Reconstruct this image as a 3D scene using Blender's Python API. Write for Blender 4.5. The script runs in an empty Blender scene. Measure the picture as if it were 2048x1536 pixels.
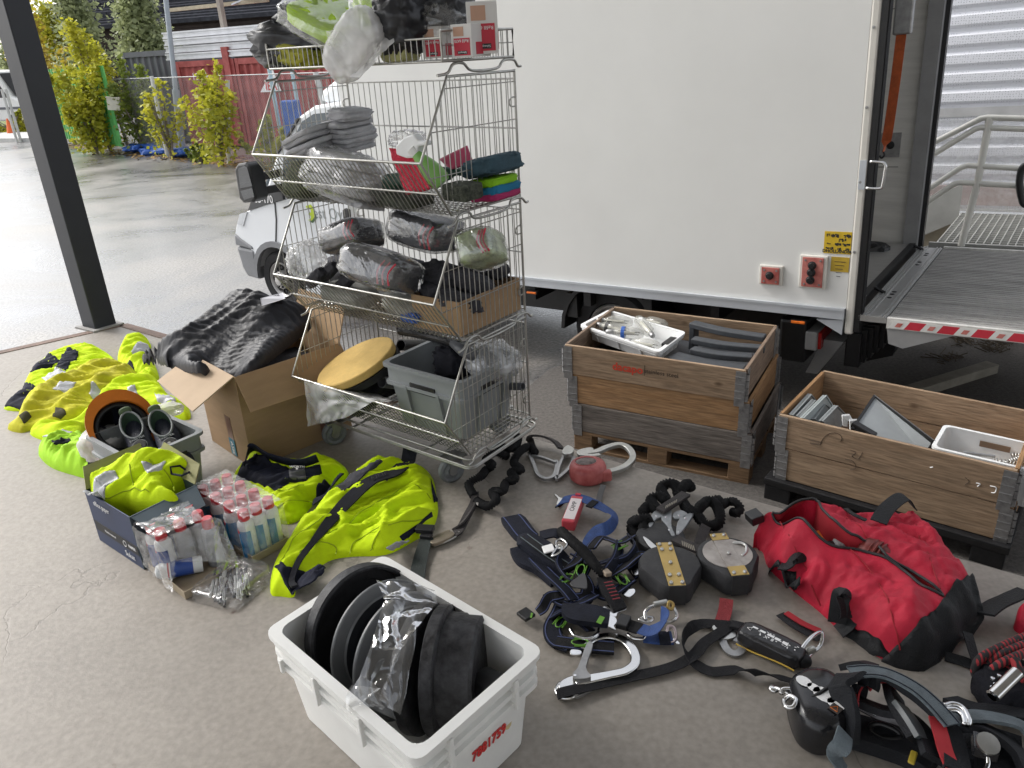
import bpy,bmesh,math,random
import numpy as np
from mathutils import Vector,Matrix
from mathutils.geometry import delaunay_2d_cdt
random.seed(7)
C = bpy.context.scene.collection
SC = bpy.context.scene
R = math.radians
CAM_H,PITCH,ROLL,FPX = 1.59,R(23.5),R(-3.1),1540.0
_F = Vector((0,math.cos(PITCH),-math.sin(PITCH)))
_R0 = Vector((1,0,0))
_U0 = _R0.cross(_F)
_R = math.cos(ROLL) * _R0 + math.sin(ROLL) * _U0
_U = -math.sin(ROLL) * _R0 + math.cos(ROLL) * _U0
cd = bpy.data.cameras.new('camera')
cam = bpy.data.objects.new('camera',cd)
C.objects.link(cam)
SC.camera = cam
cd.sensor_fit = 'HORIZONTAL'
cd.sensor_width = 36.0
cd.lens = 36.0 * FPX / 2048.0
cd.clip_start = 0.02
cd.clip_end = 900
EYE = Vector((0,0,CAM_H))
cam.matrix_world = Matrix(((_R.x,_U.x,-_F.x,EYE.x),(_R.y,_U.y,-_F.y,EYE.y),(_R.z,_U.z,-_F.z,EYE.z),(0,0,0,1)))
SUN_EL,SUN_AZ = 42,-62            # the sun stands behind cloud to the left, ahead of the camera
w = bpy.data.worlds.new('World')
SC.world = w
w.use_nodes = True
wn = w.node_tree
wn.nodes.clear()
sky = wn.nodes.new('ShaderNodeTexSky')
sky.sky_type = 'NISHITA'
sky.sun_disc = False
sky.sun_elevation = R(SUN_EL)
sky.sun_rotation = R(SUN_AZ)
sky.air_density = 1.0
sky.dust_density = 3.0
hs = wn.nodes.new('ShaderNodeHueSaturation')
hs.inputs['Saturation'].default_value = 0.22
bgn = wn.nodes.new('ShaderNodeBackground')
bgn.inputs['Strength'].default_value = 0.15
wo = wn.nodes.new('ShaderNodeOutputWorld')
wn.links.new(sky.outputs[0],hs.inputs['Color'])
wn.links.new(hs.outputs[0],bgn.inputs['Color'])
wn.links.new(bgn.outputs[0],wo.inputs['Surface'])
sd = bpy.data.lights.new('sun','SUN')
sd.energy = 1.0
sd.angle = R(18)
sd.color = (1.0,0.965,0.92)
so = bpy.data.objects.new('sun',sd)
C.objects.link(so)
_sdir = Vector((math.sin(R(SUN_AZ)) * math.cos(R(SUN_EL)),math.cos(R(SUN_AZ)) * math.cos(R(SUN_EL)),math.sin(R(SUN_EL))))
so.rotation_euler = _sdir.to_track_quat('Z','Y').to_euler()
so.location = _sdir * 40
SC.view_settings.view_transform = 'Standard'
SC.view_settings.look = 'None'
SC.view_settings.gamma = 1.0
SC.view_settings.use_curve_mapping = False
SC.view_settings.exposure = 1.05
ASPH = -0.75                        # yard level; the loading dock is z = 0
def ray(u,v):
 return _F + (u - 1024) / FPX * _R - (v - 768) / FPX * _U
def P(u,v,z=0.0):
 d = ray(u,v)
 return EYE + d * ((z - EYE.z) / d.z)
def onplane(u,v,p0,n):
 d = ray(u,v)
 return EYE + d * ((Vector(p0) - EYE).dot(n) / d.dot(n))
def _h(ix,iy,s):
 n = (ix.astype(np.int64) * 374761393 + iy.astype(np.int64) * 668265263 + s * 974634777) & 0x7fffffff
 n = ((n ^ (n >> 13)) * 1274126177) & 0x7fffffff
 return (n ^ (n >> 16)) & 0x7fffffff
def noise2(x,y,s=0):
 x = np.asarray(x,float); y = np.asarray(y,float)
 ix = np.floor(x); iy = np.floor(y); fx = x - ix; fy = y - iy
 def g(a,b):
  an = _h(ix + a,iy + b,s) * (2 * math.pi / 0x7fffffff)
  return np.cos(an) * (fx - a) + np.sin(an) * (fy - b)
 u = fx * fx * fx * (fx * (fx * 6 - 15) + 10); v = fy * fy * fy * (fy * (fy * 6 - 15) + 10)
 return 1.5 * ((g(0,0) * (1 - u) + g(1,0) * u) * (1 - v) + (g(0,1) * (1 - u) + g(1,1) * u) * v)
def wrinkle(x,y,amp=.012,freq=9,ang=0,stretch=2.2,seed=0):
 c,s = math.cos(R(ang)),math.sin(R(ang))
 a = (x * c + y * s) * freq / stretch; b = (-x * s + y * c) * freq
 wx = noise2(a * .7,b * .7,seed + 1); wy = noise2(a * .7 + 9,b * .7,seed + 2)
 r = 1 - np.abs(noise2(a + wx * .9,b + wy * .9,seed + 3)) * 2.2
 r2 = 1 - np.abs(noise2(a * 2.3 + wy,b * 2.3 + wx,seed + 4)) * 2.2
 return amp * (r * .75 + r2 * .32 + .5 * noise2(a * .5,b * .5,seed + 5))
MATS = {}
def mat(name,col,rough=.6,metal=0.0,var=.12,scale=6.0,bump=0.0,bscale=60.0,spec=.5,col2=None,detail=4.0,bdist=.01,sheen=0.0,trans=0.0,stretch=None,rvar=0.0,alpha=1.0,sss=0.0):
 if name in MATS: return MATS[name]
 m = bpy.data.materials.new(name); m.use_nodes = True
 nt = m.node_tree; b = nt.nodes['Principled BSDF']
 b.inputs['Roughness'].default_value = rough; b.inputs['Metallic'].default_value = metal
 b.inputs['Specular IOR Level'].default_value = spec
 if sheen: b.inputs['Sheen Weight'].default_value = sheen
 if trans: b.inputs['Transmission Weight'].default_value = trans
 if alpha < 1: b.inputs['Alpha'].default_value = alpha
 if sss:
  b.inputs['Subsurface Weight'].default_value = sss; b.inputs['Subsurface Radius'].default_value = (.02,.02,.02)
 tc = nt.nodes.new('ShaderNodeTexCoord'); mp = nt.nodes.new('ShaderNodeMapping')
 if stretch: mp.inputs['Scale'].default_value = stretch
 nt.links.new(tc.outputs['Object'],mp.inputs[0])
 no = nt.nodes.new('ShaderNodeTexNoise'); no.inputs['Scale'].default_value = scale; no.inputs['Detail'].default_value = detail
 no.inputs['Roughness'].default_value = .62
 nt.links.new(mp.outputs[0],no.inputs['Vector'])
 cr = nt.nodes.new('ShaderNodeValToRGB')
 c = col; d = col2 or tuple(min(1,x * (1 + var)) for x in c); e = tuple(x * (1 - var) for x in c)
 cr.color_ramp.elements[0].position = .32; cr.color_ramp.elements[1].position = .68
 cr.color_ramp.elements[0].color = (*e,1); cr.color_ramp.elements[1].color = (*d,1)
 nt.links.new(no.outputs['Fac'],cr.inputs[0]); nt.links.new(cr.outputs[0],b.inputs['Base Color'])
 if rvar:
  mr = nt.nodes.new('ShaderNodeMapRange'); mr.inputs[3].default_value = max(0,rough - rvar); mr.inputs[4].default_value = min(1,rough + rvar)
  nt.links.new(no.outputs['Fac'],mr.inputs[0]); nt.links.new(mr.outputs[0],b.inputs['Roughness'])
 if bump:
  n2 = nt.nodes.new('ShaderNodeTexNoise'); n2.inputs['Scale'].default_value = bscale; n2.inputs['Detail'].default_value = 3
  nt.links.new(mp.outputs[0],n2.inputs['Vector'])
  bp = nt.nodes.new('ShaderNodeBump'); bp.inputs['Strength'].default_value = bump; bp.inputs['Distance'].default_value = bdist
  nt.links.new(n2.outputs['Fac'],bp.inputs['Height']); nt.links.new(bp.outputs[0],b.inputs['Normal'])
 MATS[name] = m
 return m
def leafmat(name,c1,c2):
 m = mat(name,c1,.55,var=.3,scale=1.4,col2=c2,detail=6); nt = m.node_tree; b = nt.nodes['Principled BSDF']; t = nt.nodes.new('ShaderNodeBsdfTranslucent'); x = nt.nodes.new('ShaderNodeMixShader'); x.inputs[0].default_value = .45
 c = b.inputs['Base Color'].links[0].from_socket; nt.links.new(c,t.inputs[0]); nt.links.new(b.outputs[0],x.inputs[1]); nt.links.new(t.outputs[0],x.inputs[2]); nt.links.new(x.outputs[0],nt.nodes['Material Output'].inputs[0]); return m
def film(name,tint=(1,1,1),haze=.12,gloss=.35,bump=.6,bscale=14.0,rough=.12,white=(.85,.86,.87)):
 """thin crumpled plastic film: mostly clear, hazy white, with sharp glints on the creases"""
 if name in MATS: return MATS[name]
 m = bpy.data.materials.new(name); m.use_nodes = True; nt = m.node_tree; nt.nodes.clear()
 o = nt.nodes.new('ShaderNodeOutputMaterial'); tr = nt.nodes.new('ShaderNodeBsdfTransparent'); tr.inputs[0].default_value = (*tint,1)
 df = nt.nodes.new('ShaderNodeBsdfDiffuse'); df.inputs[0].default_value = (*white,1)
 gl = nt.nodes.new('ShaderNodeBsdfGlossy'); gl.inputs['Roughness'].default_value = rough; gl.inputs[0].default_value = (.95,.95,.95,1)
 m1 = nt.nodes.new('ShaderNodeMixShader'); m2 = nt.nodes.new('ShaderNodeMixShader')
 tc = nt.nodes.new('ShaderNodeTexCoord'); no = nt.nodes.new('ShaderNodeTexNoise'); no.inputs['Scale'].default_value = bscale; no.inputs['Detail'].default_value = 3; no.inputs['Distortion'].default_value = 1.2
 nt.links.new(tc.outputs['Object'],no.inputs['Vector'])
 bp = nt.nodes.new('ShaderNodeBump'); bp.inputs['Strength'].default_value = bump; bp.inputs['Distance'].default_value = .03
 nt.links.new(no.outputs['Fac'],bp.inputs['Height'])
 for s in (df,gl): nt.links.new(bp.outputs[0],s.inputs['Normal'])
 lw = nt.nodes.new('ShaderNodeLayerWeight'); lw.inputs[0].default_value = .35; nt.links.new(bp.outputs[0],lw.inputs['Normal'])
 mr = nt.nodes.new('ShaderNodeMapRange'); mr.inputs[3].default_value = gloss * .3; mr.inputs[4].default_value = min(1,gloss * 2)
 nt.links.new(lw.outputs['Fresnel'],mr.inputs[0])
 mh = nt.nodes.new('ShaderNodeMapRange'); mh.inputs[1].default_value = .35; mh.inputs[2].default_value = .7; mh.inputs[3].default_value = haze * .4; mh.inputs[4].default_value = min(1,haze * 1.8)
 nt.links.new(no.outputs['Fac'],mh.inputs[0])
 nt.links.new(mh.outputs[0],m1.inputs[0]); nt.links.new(tr.outputs[0],m1.inputs[1]); nt.links.new(df.outputs[0],m1.inputs[2])
 nt.links.new(mr.outputs[0],m2.inputs[0]); nt.links.new(m1.outputs[0],m2.inputs[1]); nt.links.new(gl.outputs[0],m2.inputs[2])
 nt.links.new(m2.outputs[0],o.inputs['Surface'])
 MATS[name] = m
 return m
ORG = {}
def tag(o,label=None,cat=None,group=None,kind=None):
 if label: o['label'] = label
 if cat: o['category'] = cat
 if group: o['group'] = group
 if kind: o['kind'] = kind
 return o
def thing(name,label,cat,loc=(0,0,0),rotz=0.0,group=None):
 o = bpy.data.objects.new(name,None); C.objects.link(o)
 o.empty_display_size = .1
 o.location = loc; o.rotation_euler = (0,0,rotz)
 o.matrix_world = Matrix.Translation(Vector(loc)) @ Matrix.Rotation(rotz,4,'Z')
 ORG[o] = o.matrix_world.copy()
 return tag(o,label,cat,group)
def copy_tree(o,parent=None):
 c = o.copy(); C.objects.link(c)
 if parent: c.parent = parent
 for ch in o.children: copy_tree(ch,c)
 ORG[c] = ORG.get(o,Matrix())
 return c
class MB:
 def __init__(s): s.v = []; s.f = []
 def add(s,vs,fs):
  n = len(s.v); s.v.extend(Vector(p) for p in vs); s.f.extend(tuple(i + n for i in f) for f in fs); return s
 def box(s,x0,x1,y0,y1,z0,z1,M=None):
  vs = [Vector((x,y,z)) for z in (z0,z1) for y in (y0,y1) for x in (x0,x1)]
  if M is not None: vs = [M @ p for p in vs]
  return s.add(vs,[(0,2,3,1),(4,5,7,6),(0,1,5,4),(2,6,7,3),(0,4,6,2),(1,3,7,5)])
 def hexa(s,b,t):      # bottom quad, top quad
  return s.add(list(b) + list(t),[(3,2,1,0),(4,5,6,7),(0,1,5,4),(1,2,6,5),(2,3,7,6),(3,0,4,7)])
 def prism(s,poly,vec,M=None):
  n = len(poly); a = [Vector(p) for p in poly]; b = [p + Vector(vec) for p in a]
  if M is not None: a = [M @ p for p in a]; b = [M @ p for p in b]
  return s.add(a + b,[tuple(range(n))[::-1],tuple(range(n,2 * n))] + [(i,(i + 1) % n,n + (i + 1) % n,n + i) for i in range(n)])
 def ringprism(s,outer,inner,vec):    # flat plate with a hole; outer and inner have equal counts
  n = len(outer); v = Vector(vec); o = [Vector(p) for p in outer]; i_ = [Vector(p) for p in inner]
  fs = []
  for k in range(n):
   j = (k + 1) % n
   fs += [(k,n + k,n + j,j),(2 * n + k,2 * n + j,3 * n + j,3 * n + k),(k,j,2 * n + j,2 * n + k),(n + k,3 * n + k,3 * n + j,n + j)]
  return s.add(o + i_ + [p + v for p in o] + [p + v for p in i_],fs)
 def tube(s,pts,r,seg=8,closed=False,cap=True):
  pts = [Vector(p) for p in pts]; n = len(pts)
  rr = r if hasattr(r,'__len__') else [r] * n
  tang = []
  for i in range(n):
   a = pts[(i - 1) % n] if closed or i > 0 else pts[i]; b = pts[(i + 1) % n] if closed or i < n - 1 else pts[i]
   t = b - a; tang.append(t.normalized() if t.length > 1e-9 else Vector((0,0,1)))
  up = Vector((0,0,1)) if abs(tang[0].z) < .9 else Vector((1,0,0))
  nrm = (up - tang[0] * up.dot(tang[0])).normalized(); vs = []
  for i in range(n):
   if i: nrm = (nrm - tang[i] * nrm.dot(tang[i])); nrm = nrm.normalized() if nrm.length > 1e-6 else tang[i].orthogonal().normalized()
   bi = tang[i].cross(nrm)
   for k in range(seg):
    a = 2 * math.pi * k / seg
    vs.append(pts[i] + (nrm * math.cos(a) + bi * math.sin(a)) * rr[i])
  fs = []
  for i in range(n if closed else n - 1):
   j = (i + 1) % n
   for k in range(seg): l = (k + 1) % seg; fs.append((i * seg + k,i * seg + l,j * seg + l,j * seg + k))
  if cap and not closed: fs += [tuple(range(seg))[::-1],tuple(range((n - 1) * seg,n * seg))]
  return s.add(vs,fs)
 def ribbon(s,pts,w,th=.002,tilt=0.0,ups=None):
  """flat webbing: width lies flat unless tilted (degrees, per point) about its run"""
  pts = [Vector(p) for p in pts]; n = len(pts); vs = []
  ww = w if hasattr(w,'__len__') else [w] * n; tt = tilt if hasattr(tilt,'__len__') else [tilt] * n
  prev = None
  for i in range(n):
   t = (pts[min(i + 1,n - 1)] - pts[max(i - 1,0)]).normalized()
   side = t.cross(Vector((0,0,1)))
   if side.length < .15: side = prev or Vector((1,0,0))
   side.normalize()
   if prev is not None and side.dot(prev) < 0 and ups is None: side = side
   nr = side.cross(t).normalized()
   a = R(tt[i]); sd = side * math.cos(a) + nr * math.sin(a); up = nr * math.cos(a) - side * math.sin(a); prev = side
   for e,q in ((-1,-1),(1,-1),(1,1),(-1,1)): vs.append(pts[i] + sd * e * ww[i] / 2 + up * q * th / 2)
  fs = [(3,2,1,0),tuple(range(4 * n - 4,4 * n))]
  for i in range(n - 1):
   for k in range(4): l = (k + 1) % 4; fs.append((4 * i + k,4 * i + l,4 * i + 4 + l,4 * i + 4 + k))
  return s.add(vs,fs)
 def lathe(s,prof,M=None,seg=24):
  vs = []; fs = []; n = len(prof)
  for r,z in prof:
   for k in range(seg):
    a = 2 * math.pi * k / seg; vs.append(Vector((r * math.cos(a),r * math.sin(a),z)))
  for i in range(n - 1):
   for k in range(seg): l = (k + 1) % seg; fs.append((i * seg + k,i * seg + l,(i + 1) * seg + l,(i + 1) * seg + k))
  if M is not None: vs = [M @ p for p in vs]
  return s.add(vs,fs)
 def blob(s,M,ax,nu=28,nv=16,p=.6,amp=.0,freq=6.0,seed=0,flat=None):
  """super-ellipsoid cushion with creased noise"""
  us = np.linspace(-math.pi,math.pi,nu,endpoint=False); vv = np.linspace(-math.pi / 2,math.pi / 2,nv)
  U_,V_ = np.meshgrid(us,vv)
  sp = lambda q,e: np.sign(q) * np.abs(q) ** e
  x = sp(np.cos(V_),p) * sp(np.cos(U_),p); y = sp(np.cos(V_),p) * sp(np.sin(U_),p); z = sp(np.sin(V_),p)
  if amp:
   k = 1 + amp * ((1 - 2.2 * np.abs(noise2(x * freq + z * 3.1 + seed,y * freq - z * 2.7,seed))) * .7 + .5 * noise2(x * freq * .45 + 7,y * freq * .45 + z * 3,seed + 3) + .3 * (1 - 2.2 * np.abs(noise2(x * freq * 2.1 - z * 5,y * freq * 2.1 + z * 4,seed + 6))))
   x,y,z = x * k,y * k,z * k
  x,y,z = x * ax[0],y * ax[1],z * ax[2]
  if flat is not None: z = np.maximum(z,flat)
  vs = [M @ Vector((a,b,c)) for a,b,c in zip(x.ravel(),y.ravel(),z.ravel())]; fs = []
  for i in range(nv - 1):
   for k in range(nu): l = (k + 1) % nu; fs.append((i * nu + k,i * nu + l,(i + 1) * nu + l,(i + 1) * nu + k))
  return s.add(vs,fs)
 def build(s,name,m,parent=None,smooth=False,world=True,auto=None,bevel=0.0,solid=0.0,sub=0):
  me = bpy.data.meshes.new(name)
  org = None
  if parent is not None: inv = ORG[parent].inverted() if world else None
  else:
   lo = Vector([min(p[i] for p in s.v) for i in range(3)]); hi = Vector([max(p[i] for p in s.v) for i in range(3)])
   org = Vector(((lo.x + hi.x) / 2,(lo.y + hi.y) / 2,lo.z)); inv = Matrix.Translation(-org)
  vs = [inv @ p for p in s.v] if inv is not None else s.v
  me.from_pydata([tuple(p) for p in vs],[],s.f); me.update()
  bm = bmesh.new(); bm.from_mesh(me); bmesh.ops.remove_doubles(bm,verts=bm.verts,dist=1e-6); bmesh.ops.recalc_face_normals(bm,faces=bm.faces); bm.to_mesh(me); bm.free()
  if smooth:
   for p in me.polygons: p.use_smooth = True
   if auto: me.set_sharp_from_angle(angle=R(auto))
  o = bpy.data.objects.new(name,me); C.objects.link(o)
  if m: me.materials.append(m)
  if parent is not None: o.parent = parent; ORG[o] = ORG[parent]
  else: o.location = org; ORG[o] = Matrix.Translation(org)
  if solid:
   mo = o.modifiers.new('thick','SOLIDIFY'); mo.thickness = solid; mo.offset = -1
  if bevel:
   mo = o.modifiers.new('bevel','BEVEL'); mo.width = bevel; mo.segments = 2; mo.limit_method = 'ANGLE'; mo.angle_limit = R(40)
  if sub:
   mo = o.modifiers.new('sub','SUBSURF'); mo.levels = sub; mo.render_levels = sub
  return o
def cr(pts,n=8,closed=False):
 """catmull-rom through the points"""
 pts = [Vector(p) for p in pts]; out = []; N = len(pts)
 for i in range(N if closed else N - 1):
  g = lambda k: pts[k % N] if closed else pts[max(0,min(N - 1,k))]
  a,b,c,d = g(i - 1),g(i),g(i + 1),g(i + 2)
  for j in range(n):
   t = j / n
   out.append(.5 * ((2 * b) + (c - a) * t + (2 * a - 5 * b + 4 * c - d) * t * t + (-a + 3 * b - 3 * c + d) * t ** 3))
 if not closed: out.append(pts[-1])
 return out
def lerpl(vals,n):      # values per control point -> values per cr() sample
 out = []
 for i in range(len(vals) - 1):
  for j in range(n): out.append(vals[i] + (vals[i + 1] - vals[i]) * j / n)
 return out + [vals[-1]]
def frame(o,x,y=None,z=None):
 """matrix from origin and axis directions"""
 x = Vector(x).normalized()
 if z is not None: z = Vector(z); z = (z - x * z.dot(x)).normalized(); y = z.cross(x)
 else: y = Vector(y); y = (y - x * y.dot(x)).normalized(); z = x.cross(y)
 return Matrix(((x.x,y.x,z.x,o[0]),(x.y,y.y,z.y,o[1]),(x.z,y.z,z.z,o[2]),(0,0,0,1)))
def mat3(o,x,y,z=(0,0,1)):
 return Matrix(((x[0],y[0],z[0],o[0]),(x[1],y[1],z[1],o[1]),(x[2],y[2],z[2],o[2]),(0,0,0,1)))
def text(name,s,size,M,m,parent,extrude=.0006,align='CENTER',sx=1.0,bold=0.0):
 cu = bpy.data.curves.new(name,'FONT'); cu.body = s; cu.size = size; cu.align_x = align; cu.align_y = 'CENTER'; cu.extrude = extrude; cu.offset = bold; cu.resolution_u = 3
 t = bpy.data.objects.new(name,cu); C.objects.link(t)
 bpy.context.view_layer.update()
 me = bpy.data.meshes.new_from_object(t.evaluated_get(bpy.context.evaluated_depsgraph_get()))
 bpy.data.objects.remove(t)
 M2 = ORG[parent].inverted() @ M @ Matrix.Diagonal((sx,1,1,1))
 me.transform(M2); me.materials.clear(); me.materials.append(m)
 me.name = name
 o = bpy.data.objects.new(name,me); C.objects.link(o); o.parent = parent; ORG[o] = ORG[parent]
 return o
def inpoly(px,py,poly):
 ins = np.zeros(px.shape,bool); n = len(poly)
 for i in range(n):
  x1,y1 = poly[i]; x2,y2 = poly[(i + 1) % n]
  if y1 == y2: continue
  c = ((y1 > py) != (y2 > py)) & (px < (x2 - x1) * (py - y1) / (y2 - y1) + x1)
  ins ^= c
 return ins
def segdist(px,py,poly,closed=True):
 d = np.full(px.shape,1e9); n = len(poly)
 for i in range(n if closed else n - 1):
  x1,y1 = poly[i][:2]; x2,y2 = poly[(i + 1) % n][:2]
  dx,dy = x2 - x1,y2 - y1; L = dx * dx + dy * dy + 1e-12
  t = np.clip(((px - x1) * dx + (py - y1) * dy) / L,0,1)
  d = np.minimum(d,(px - x1 - t * dx) ** 2 + (py - y1 - t * dy) ** 2)
 return np.sqrt(d)
def resample(poly,res):
 out = []; n = len(poly)
 for i in range(n):
  a = poly[i]; b = poly[(i + 1) % n]; L = (b - a).length; k = max(1,int(L / res))
  for j in range(k): out.append(a + (b - a) * j / k)
 return out
class Soft:
 """height field over an outline of ground points; overlays follow the same folds"""
 def __init__(s,outline,bulge=.08,edge=.06,wr=(),ridges=(),ctrl=None,res=.009,hole=None,smooth_n=4,base=0.0,extra=None,floor=None,raw=False):
  pts = [Vector(p) if raw else P(*p) for p in outline]
  s.b3 = resample(cr(pts,smooth_n,True) if smooth_n > 1 else pts,res)
  s.poly = [(p.x,p.y) for p in s.b3]; s.bz = np.array([p.z for p in s.b3])
  s.bulge,s.edge,s.wr,s.res,s.extra,s.base,s.floor = bulge,edge,wr,res,extra,base,floor
  s.ridges = [([(Vector(q) if raw else P(*q)) for q in r[0]],r[1],r[2]) for r in ridges]
  s.ctrl = None; s.hole = None
  if hole: s.hole3 = resample(cr([P(*p) for p in hole],smooth_n,True),res); s.hole = [(p.x,p.y) for p in s.hole3]
  if ctrl is not None:
   cp = pts + [Vector(q) if raw else P(*q) for q in ctrl]; X = np.array([[p.x,p.y] for p in cp]); Z = np.array([p.z for p in cp]); n = len(cp)
   K = s._u(np.hypot(X[:,None,0] - X[None,:,0],X[:,None,1] - X[None,:,1])) + np.eye(n) * 1e-5
   Pm = np.hstack([np.ones((n,1)),X]); A = np.block([[K,Pm],[Pm.T,np.zeros((3,3))]])
   s.w = np.linalg.solve(A,np.concatenate([Z,np.zeros(3)])); s.X = X; s.ctrl = True
 def _u(s,r): return np.where(r > 1e-9,r * r * np.log(r + 1e-12),0)
 def h(s,x,y,rough=True):
  x = np.asarray(x,float); y = np.asarray(y,float)
  d = segdist(x,y,s.poly)
  e = np.clip(d / s.edge,0,1); prof = np.sqrt(np.clip(1 - (1 - e) ** 2,0,1))
  if s.ctrl:
   z = s.w[-3] + s.w[-2] * x + s.w[-1] * y
   for i in range(len(s.X)): z = z + s.w[i] * s._u(np.hypot(x - s.X[i,0],y - s.X[i,1]))
   z = z + s.bulge * prof
  else:
   D = np.zeros(x.shape); W = np.zeros(x.shape); st = max(1,len(s.poly) // 60)
   for (qx,qy),qz in list(zip(s.poly,s.bz))[::st]:
    wgt = 1 / ((x - qx) ** 2 + (y - qy) ** 2 + 1e-4) ** 1.5; D += wgt * qz; W += wgt
   z = D / W + s.bulge * prof
  wp = np.clip(d / (s.edge * .6),.12,1)
  if s.hole: wp = wp * np.clip(segdist(x,y,s.hole) / .06,.12,1)
  for k in (s.wr if rough else ()): z = z + wp * wrinkle(x,y,*k)
  for line,hh,ww in s.ridges:
   z = z + hh * np.exp(-(segdist(x,y,line,False) / ww) ** 2) * np.clip(d / (s.edge * .5),0,1)
  if s.extra and rough: z = z + wp * s.extra(x,y)
  if s.floor is not None: z = np.maximum(z,s.floor)
  return z
 def _grid(s,poly3,res,holes=None):
  poly = [(p[0],p[1]) for p in poly3]
  xs = [p[0] for p in poly]; ys = [p[1] for p in poly]
  gx,gy = np.meshgrid(np.arange(min(xs),max(xs),res),np.arange(min(ys),max(ys),res * .87)); gx = gx.copy(); gx[1::2] += res / 2
  gx = gx.ravel(); gy = gy.ravel()
  ok = inpoly(gx,gy,poly)
  if holes: ok &= ~inpoly(gx,gy,holes)
  gx,gy = gx[ok],gy[ok]
  ok = segdist(gx,gy,poly) > res * .5
  if holes: ok &= segdist(gx,gy,holes) > res * .5
  return gx[ok],gy[ok],poly
 def mesh(s,drop=None):
  gx,gy,poly = s._grid(s.poly,s.res,s.hole); nb = len(poly)
  allp = [Vector(p) for p in poly] + ([Vector(p) for p in s.hole] if s.hole else []) + [Vector((a,b)) for a,b in zip(gx,gy)]
  nh = len(s.hole) if s.hole else 0
  edges = [(i,(i + 1) % nb) for i in range(nb)] + [(nb + i,nb + (i + 1) % nh) for i in range(nh)]
  V2,E2,F2,*_ = delaunay_2d_cdt(allp,edges,[],0,1e-7)
  x = np.array([p.x for p in V2]); y = np.array([p.y for p in V2]); z = s.h(x,y)
  keep = []
  cx = np.array([sum(V2[i].x for i in f) / len(f) for f in F2]); cy = np.array([sum(V2[i].y for i in f) / len(f) for f in F2])
  ok = inpoly(cx,cy,poly)
  if s.hole: ok &= ~inpoly(cx,cy,s.hole)
  m = MB(); m.add([(a,b,c) for a,b,c in zip(x,y,z)],[tuple(f) for f,k in zip(F2,ok) if k])
  zb = s.h(np.array([p[0] for p in poly]),np.array([p[1] for p in poly]))
  vs = []; dr = drop
  for (px,py),bz in zip(poly,zb): vs += [(px,py,bz),(px,py,(s.base if dr is None else bz - dr))]
  m.add(vs,[(2 * i,2 * ((i + 1) % nb),2 * ((i + 1) % nb) + 1,2 * i + 1) for i in range(nb)])
  return m
 def zat(s,u,v,off=0.0):
  z = .05
  for _ in range(14):
   p = P(u,v,z); z = .6 * z + .4 * float(s.h(np.array([p.x]),np.array([p.y]),False)[0])
  p = P(u,v,z); p.z = float(s.h(np.array([p.x]),np.array([p.y]))[0]) + off
  return p
 def patch(s,outline,off=.004,th=.006,smooth_n=1,res=None):
  res = res or s.res
  b3 = resample(cr([Vector((*s.zat(*q)[:2],0)) for q in outline],smooth_n,True) if smooth_n > 1 else [Vector((*s.zat(*q)[:2],0)) for q in outline],res)
  gx,gy,poly = s._grid(b3,res); nb = len(poly)
  V2,E2,F2,*_ = delaunay_2d_cdt([Vector(p) for p in poly] + [Vector((a,b)) for a,b in zip(gx,gy)],[(i,(i + 1) % nb) for i in range(nb)],[],0,1e-7)
  x = np.array([p.x for p in V2]); y = np.array([p.y for p in V2]); z = s.h(x,y) + off
  cx = np.array([sum(V2[i].x for i in f) / len(f) for f in F2]); cy = np.array([sum(V2[i].y for i in f) / len(f) for f in F2])
  ok = inpoly(cx,cy,poly)
  m = MB(); m.add([(a,b,c) for a,b,c in zip(x,y,z)],[tuple(f) for f,k in zip(F2,ok) if k])
  px = np.array([p[0] for p in poly]); py = np.array([p[1] for p in poly]); zb = s.h(px,py) + off; vs = []
  for a,b,c in zip(px,py,zb): vs += [(a,b,c),(a,b,c - th)]
  m.add(vs,[(2 * i,2 * ((i + 1) % nb),2 * ((i + 1) % nb) + 1,2 * i + 1) for i in range(nb)])
  return m
# ================================================================== materials shared by many things
BLACK = mat('black_plastic',(.010,.010,.011),.42,var=.25,scale=18)
RUBBER = mat('black_rubber',(.012,.012,.0135),.62,spec=.35,var=.3,scale=25,bump=.15,bscale=90)
BLACKCLOTH = mat('black_cloth',(.009,.0095,.014),.85,var=.35,scale=30,bump=.35,bscale=260,spec=.25)
NAVYCLOTH = mat('navy_cloth',(.009,.011,.024),.8,var=.3,scale=30,bump=.3,bscale=240,spec=.25)
HIVIS = mat('fluorescent_yellow_cloth',(.54,.73,.0),.8,var=.10,scale=14,bump=.25,bscale=320,spec=.3)
HIVISGREEN = mat('fluorescent_green_yellow_cloth',(.34,.64,.01),.8,var=.10,scale=14,bump=.25,bscale=320)
HIVISOLD = mat('dirty_yellow_cloth',(.50,.46,.012),.82,var=.28,scale=9,bump=.25,bscale=300,col2=(.62,.60,.012))
REFLECT = mat('reflective_tape',(.40,.41,.43),.42,var=.08,scale=30,bump=.1,bscale=200)
STEEL = mat('zinc_steel',(.50,.50,.48),.34,metal=1,var=.12,scale=20)
WIRE = mat('galvanised_wire',(.40,.395,.37),.36,metal=.85,var=.15,scale=30)
CHROME = mat('bright_steel',(.66,.66,.66),.2,metal=1,var=.08,scale=14)
DULLMETAL = mat('dull_forged_metal',(.36,.36,.36),.45,metal=.9,var=.15,scale=30)
CARD = mat('brown_cardboard',(.34,.225,.125),.82,var=.07,scale=7,bump=.1,bscale=40,stretch=(1,1,6))
CARDLIGHT = mat('light_cardboard',(.44,.33,.225),.82,var=.06,scale=7,bump=.06,bscale=40)
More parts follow.
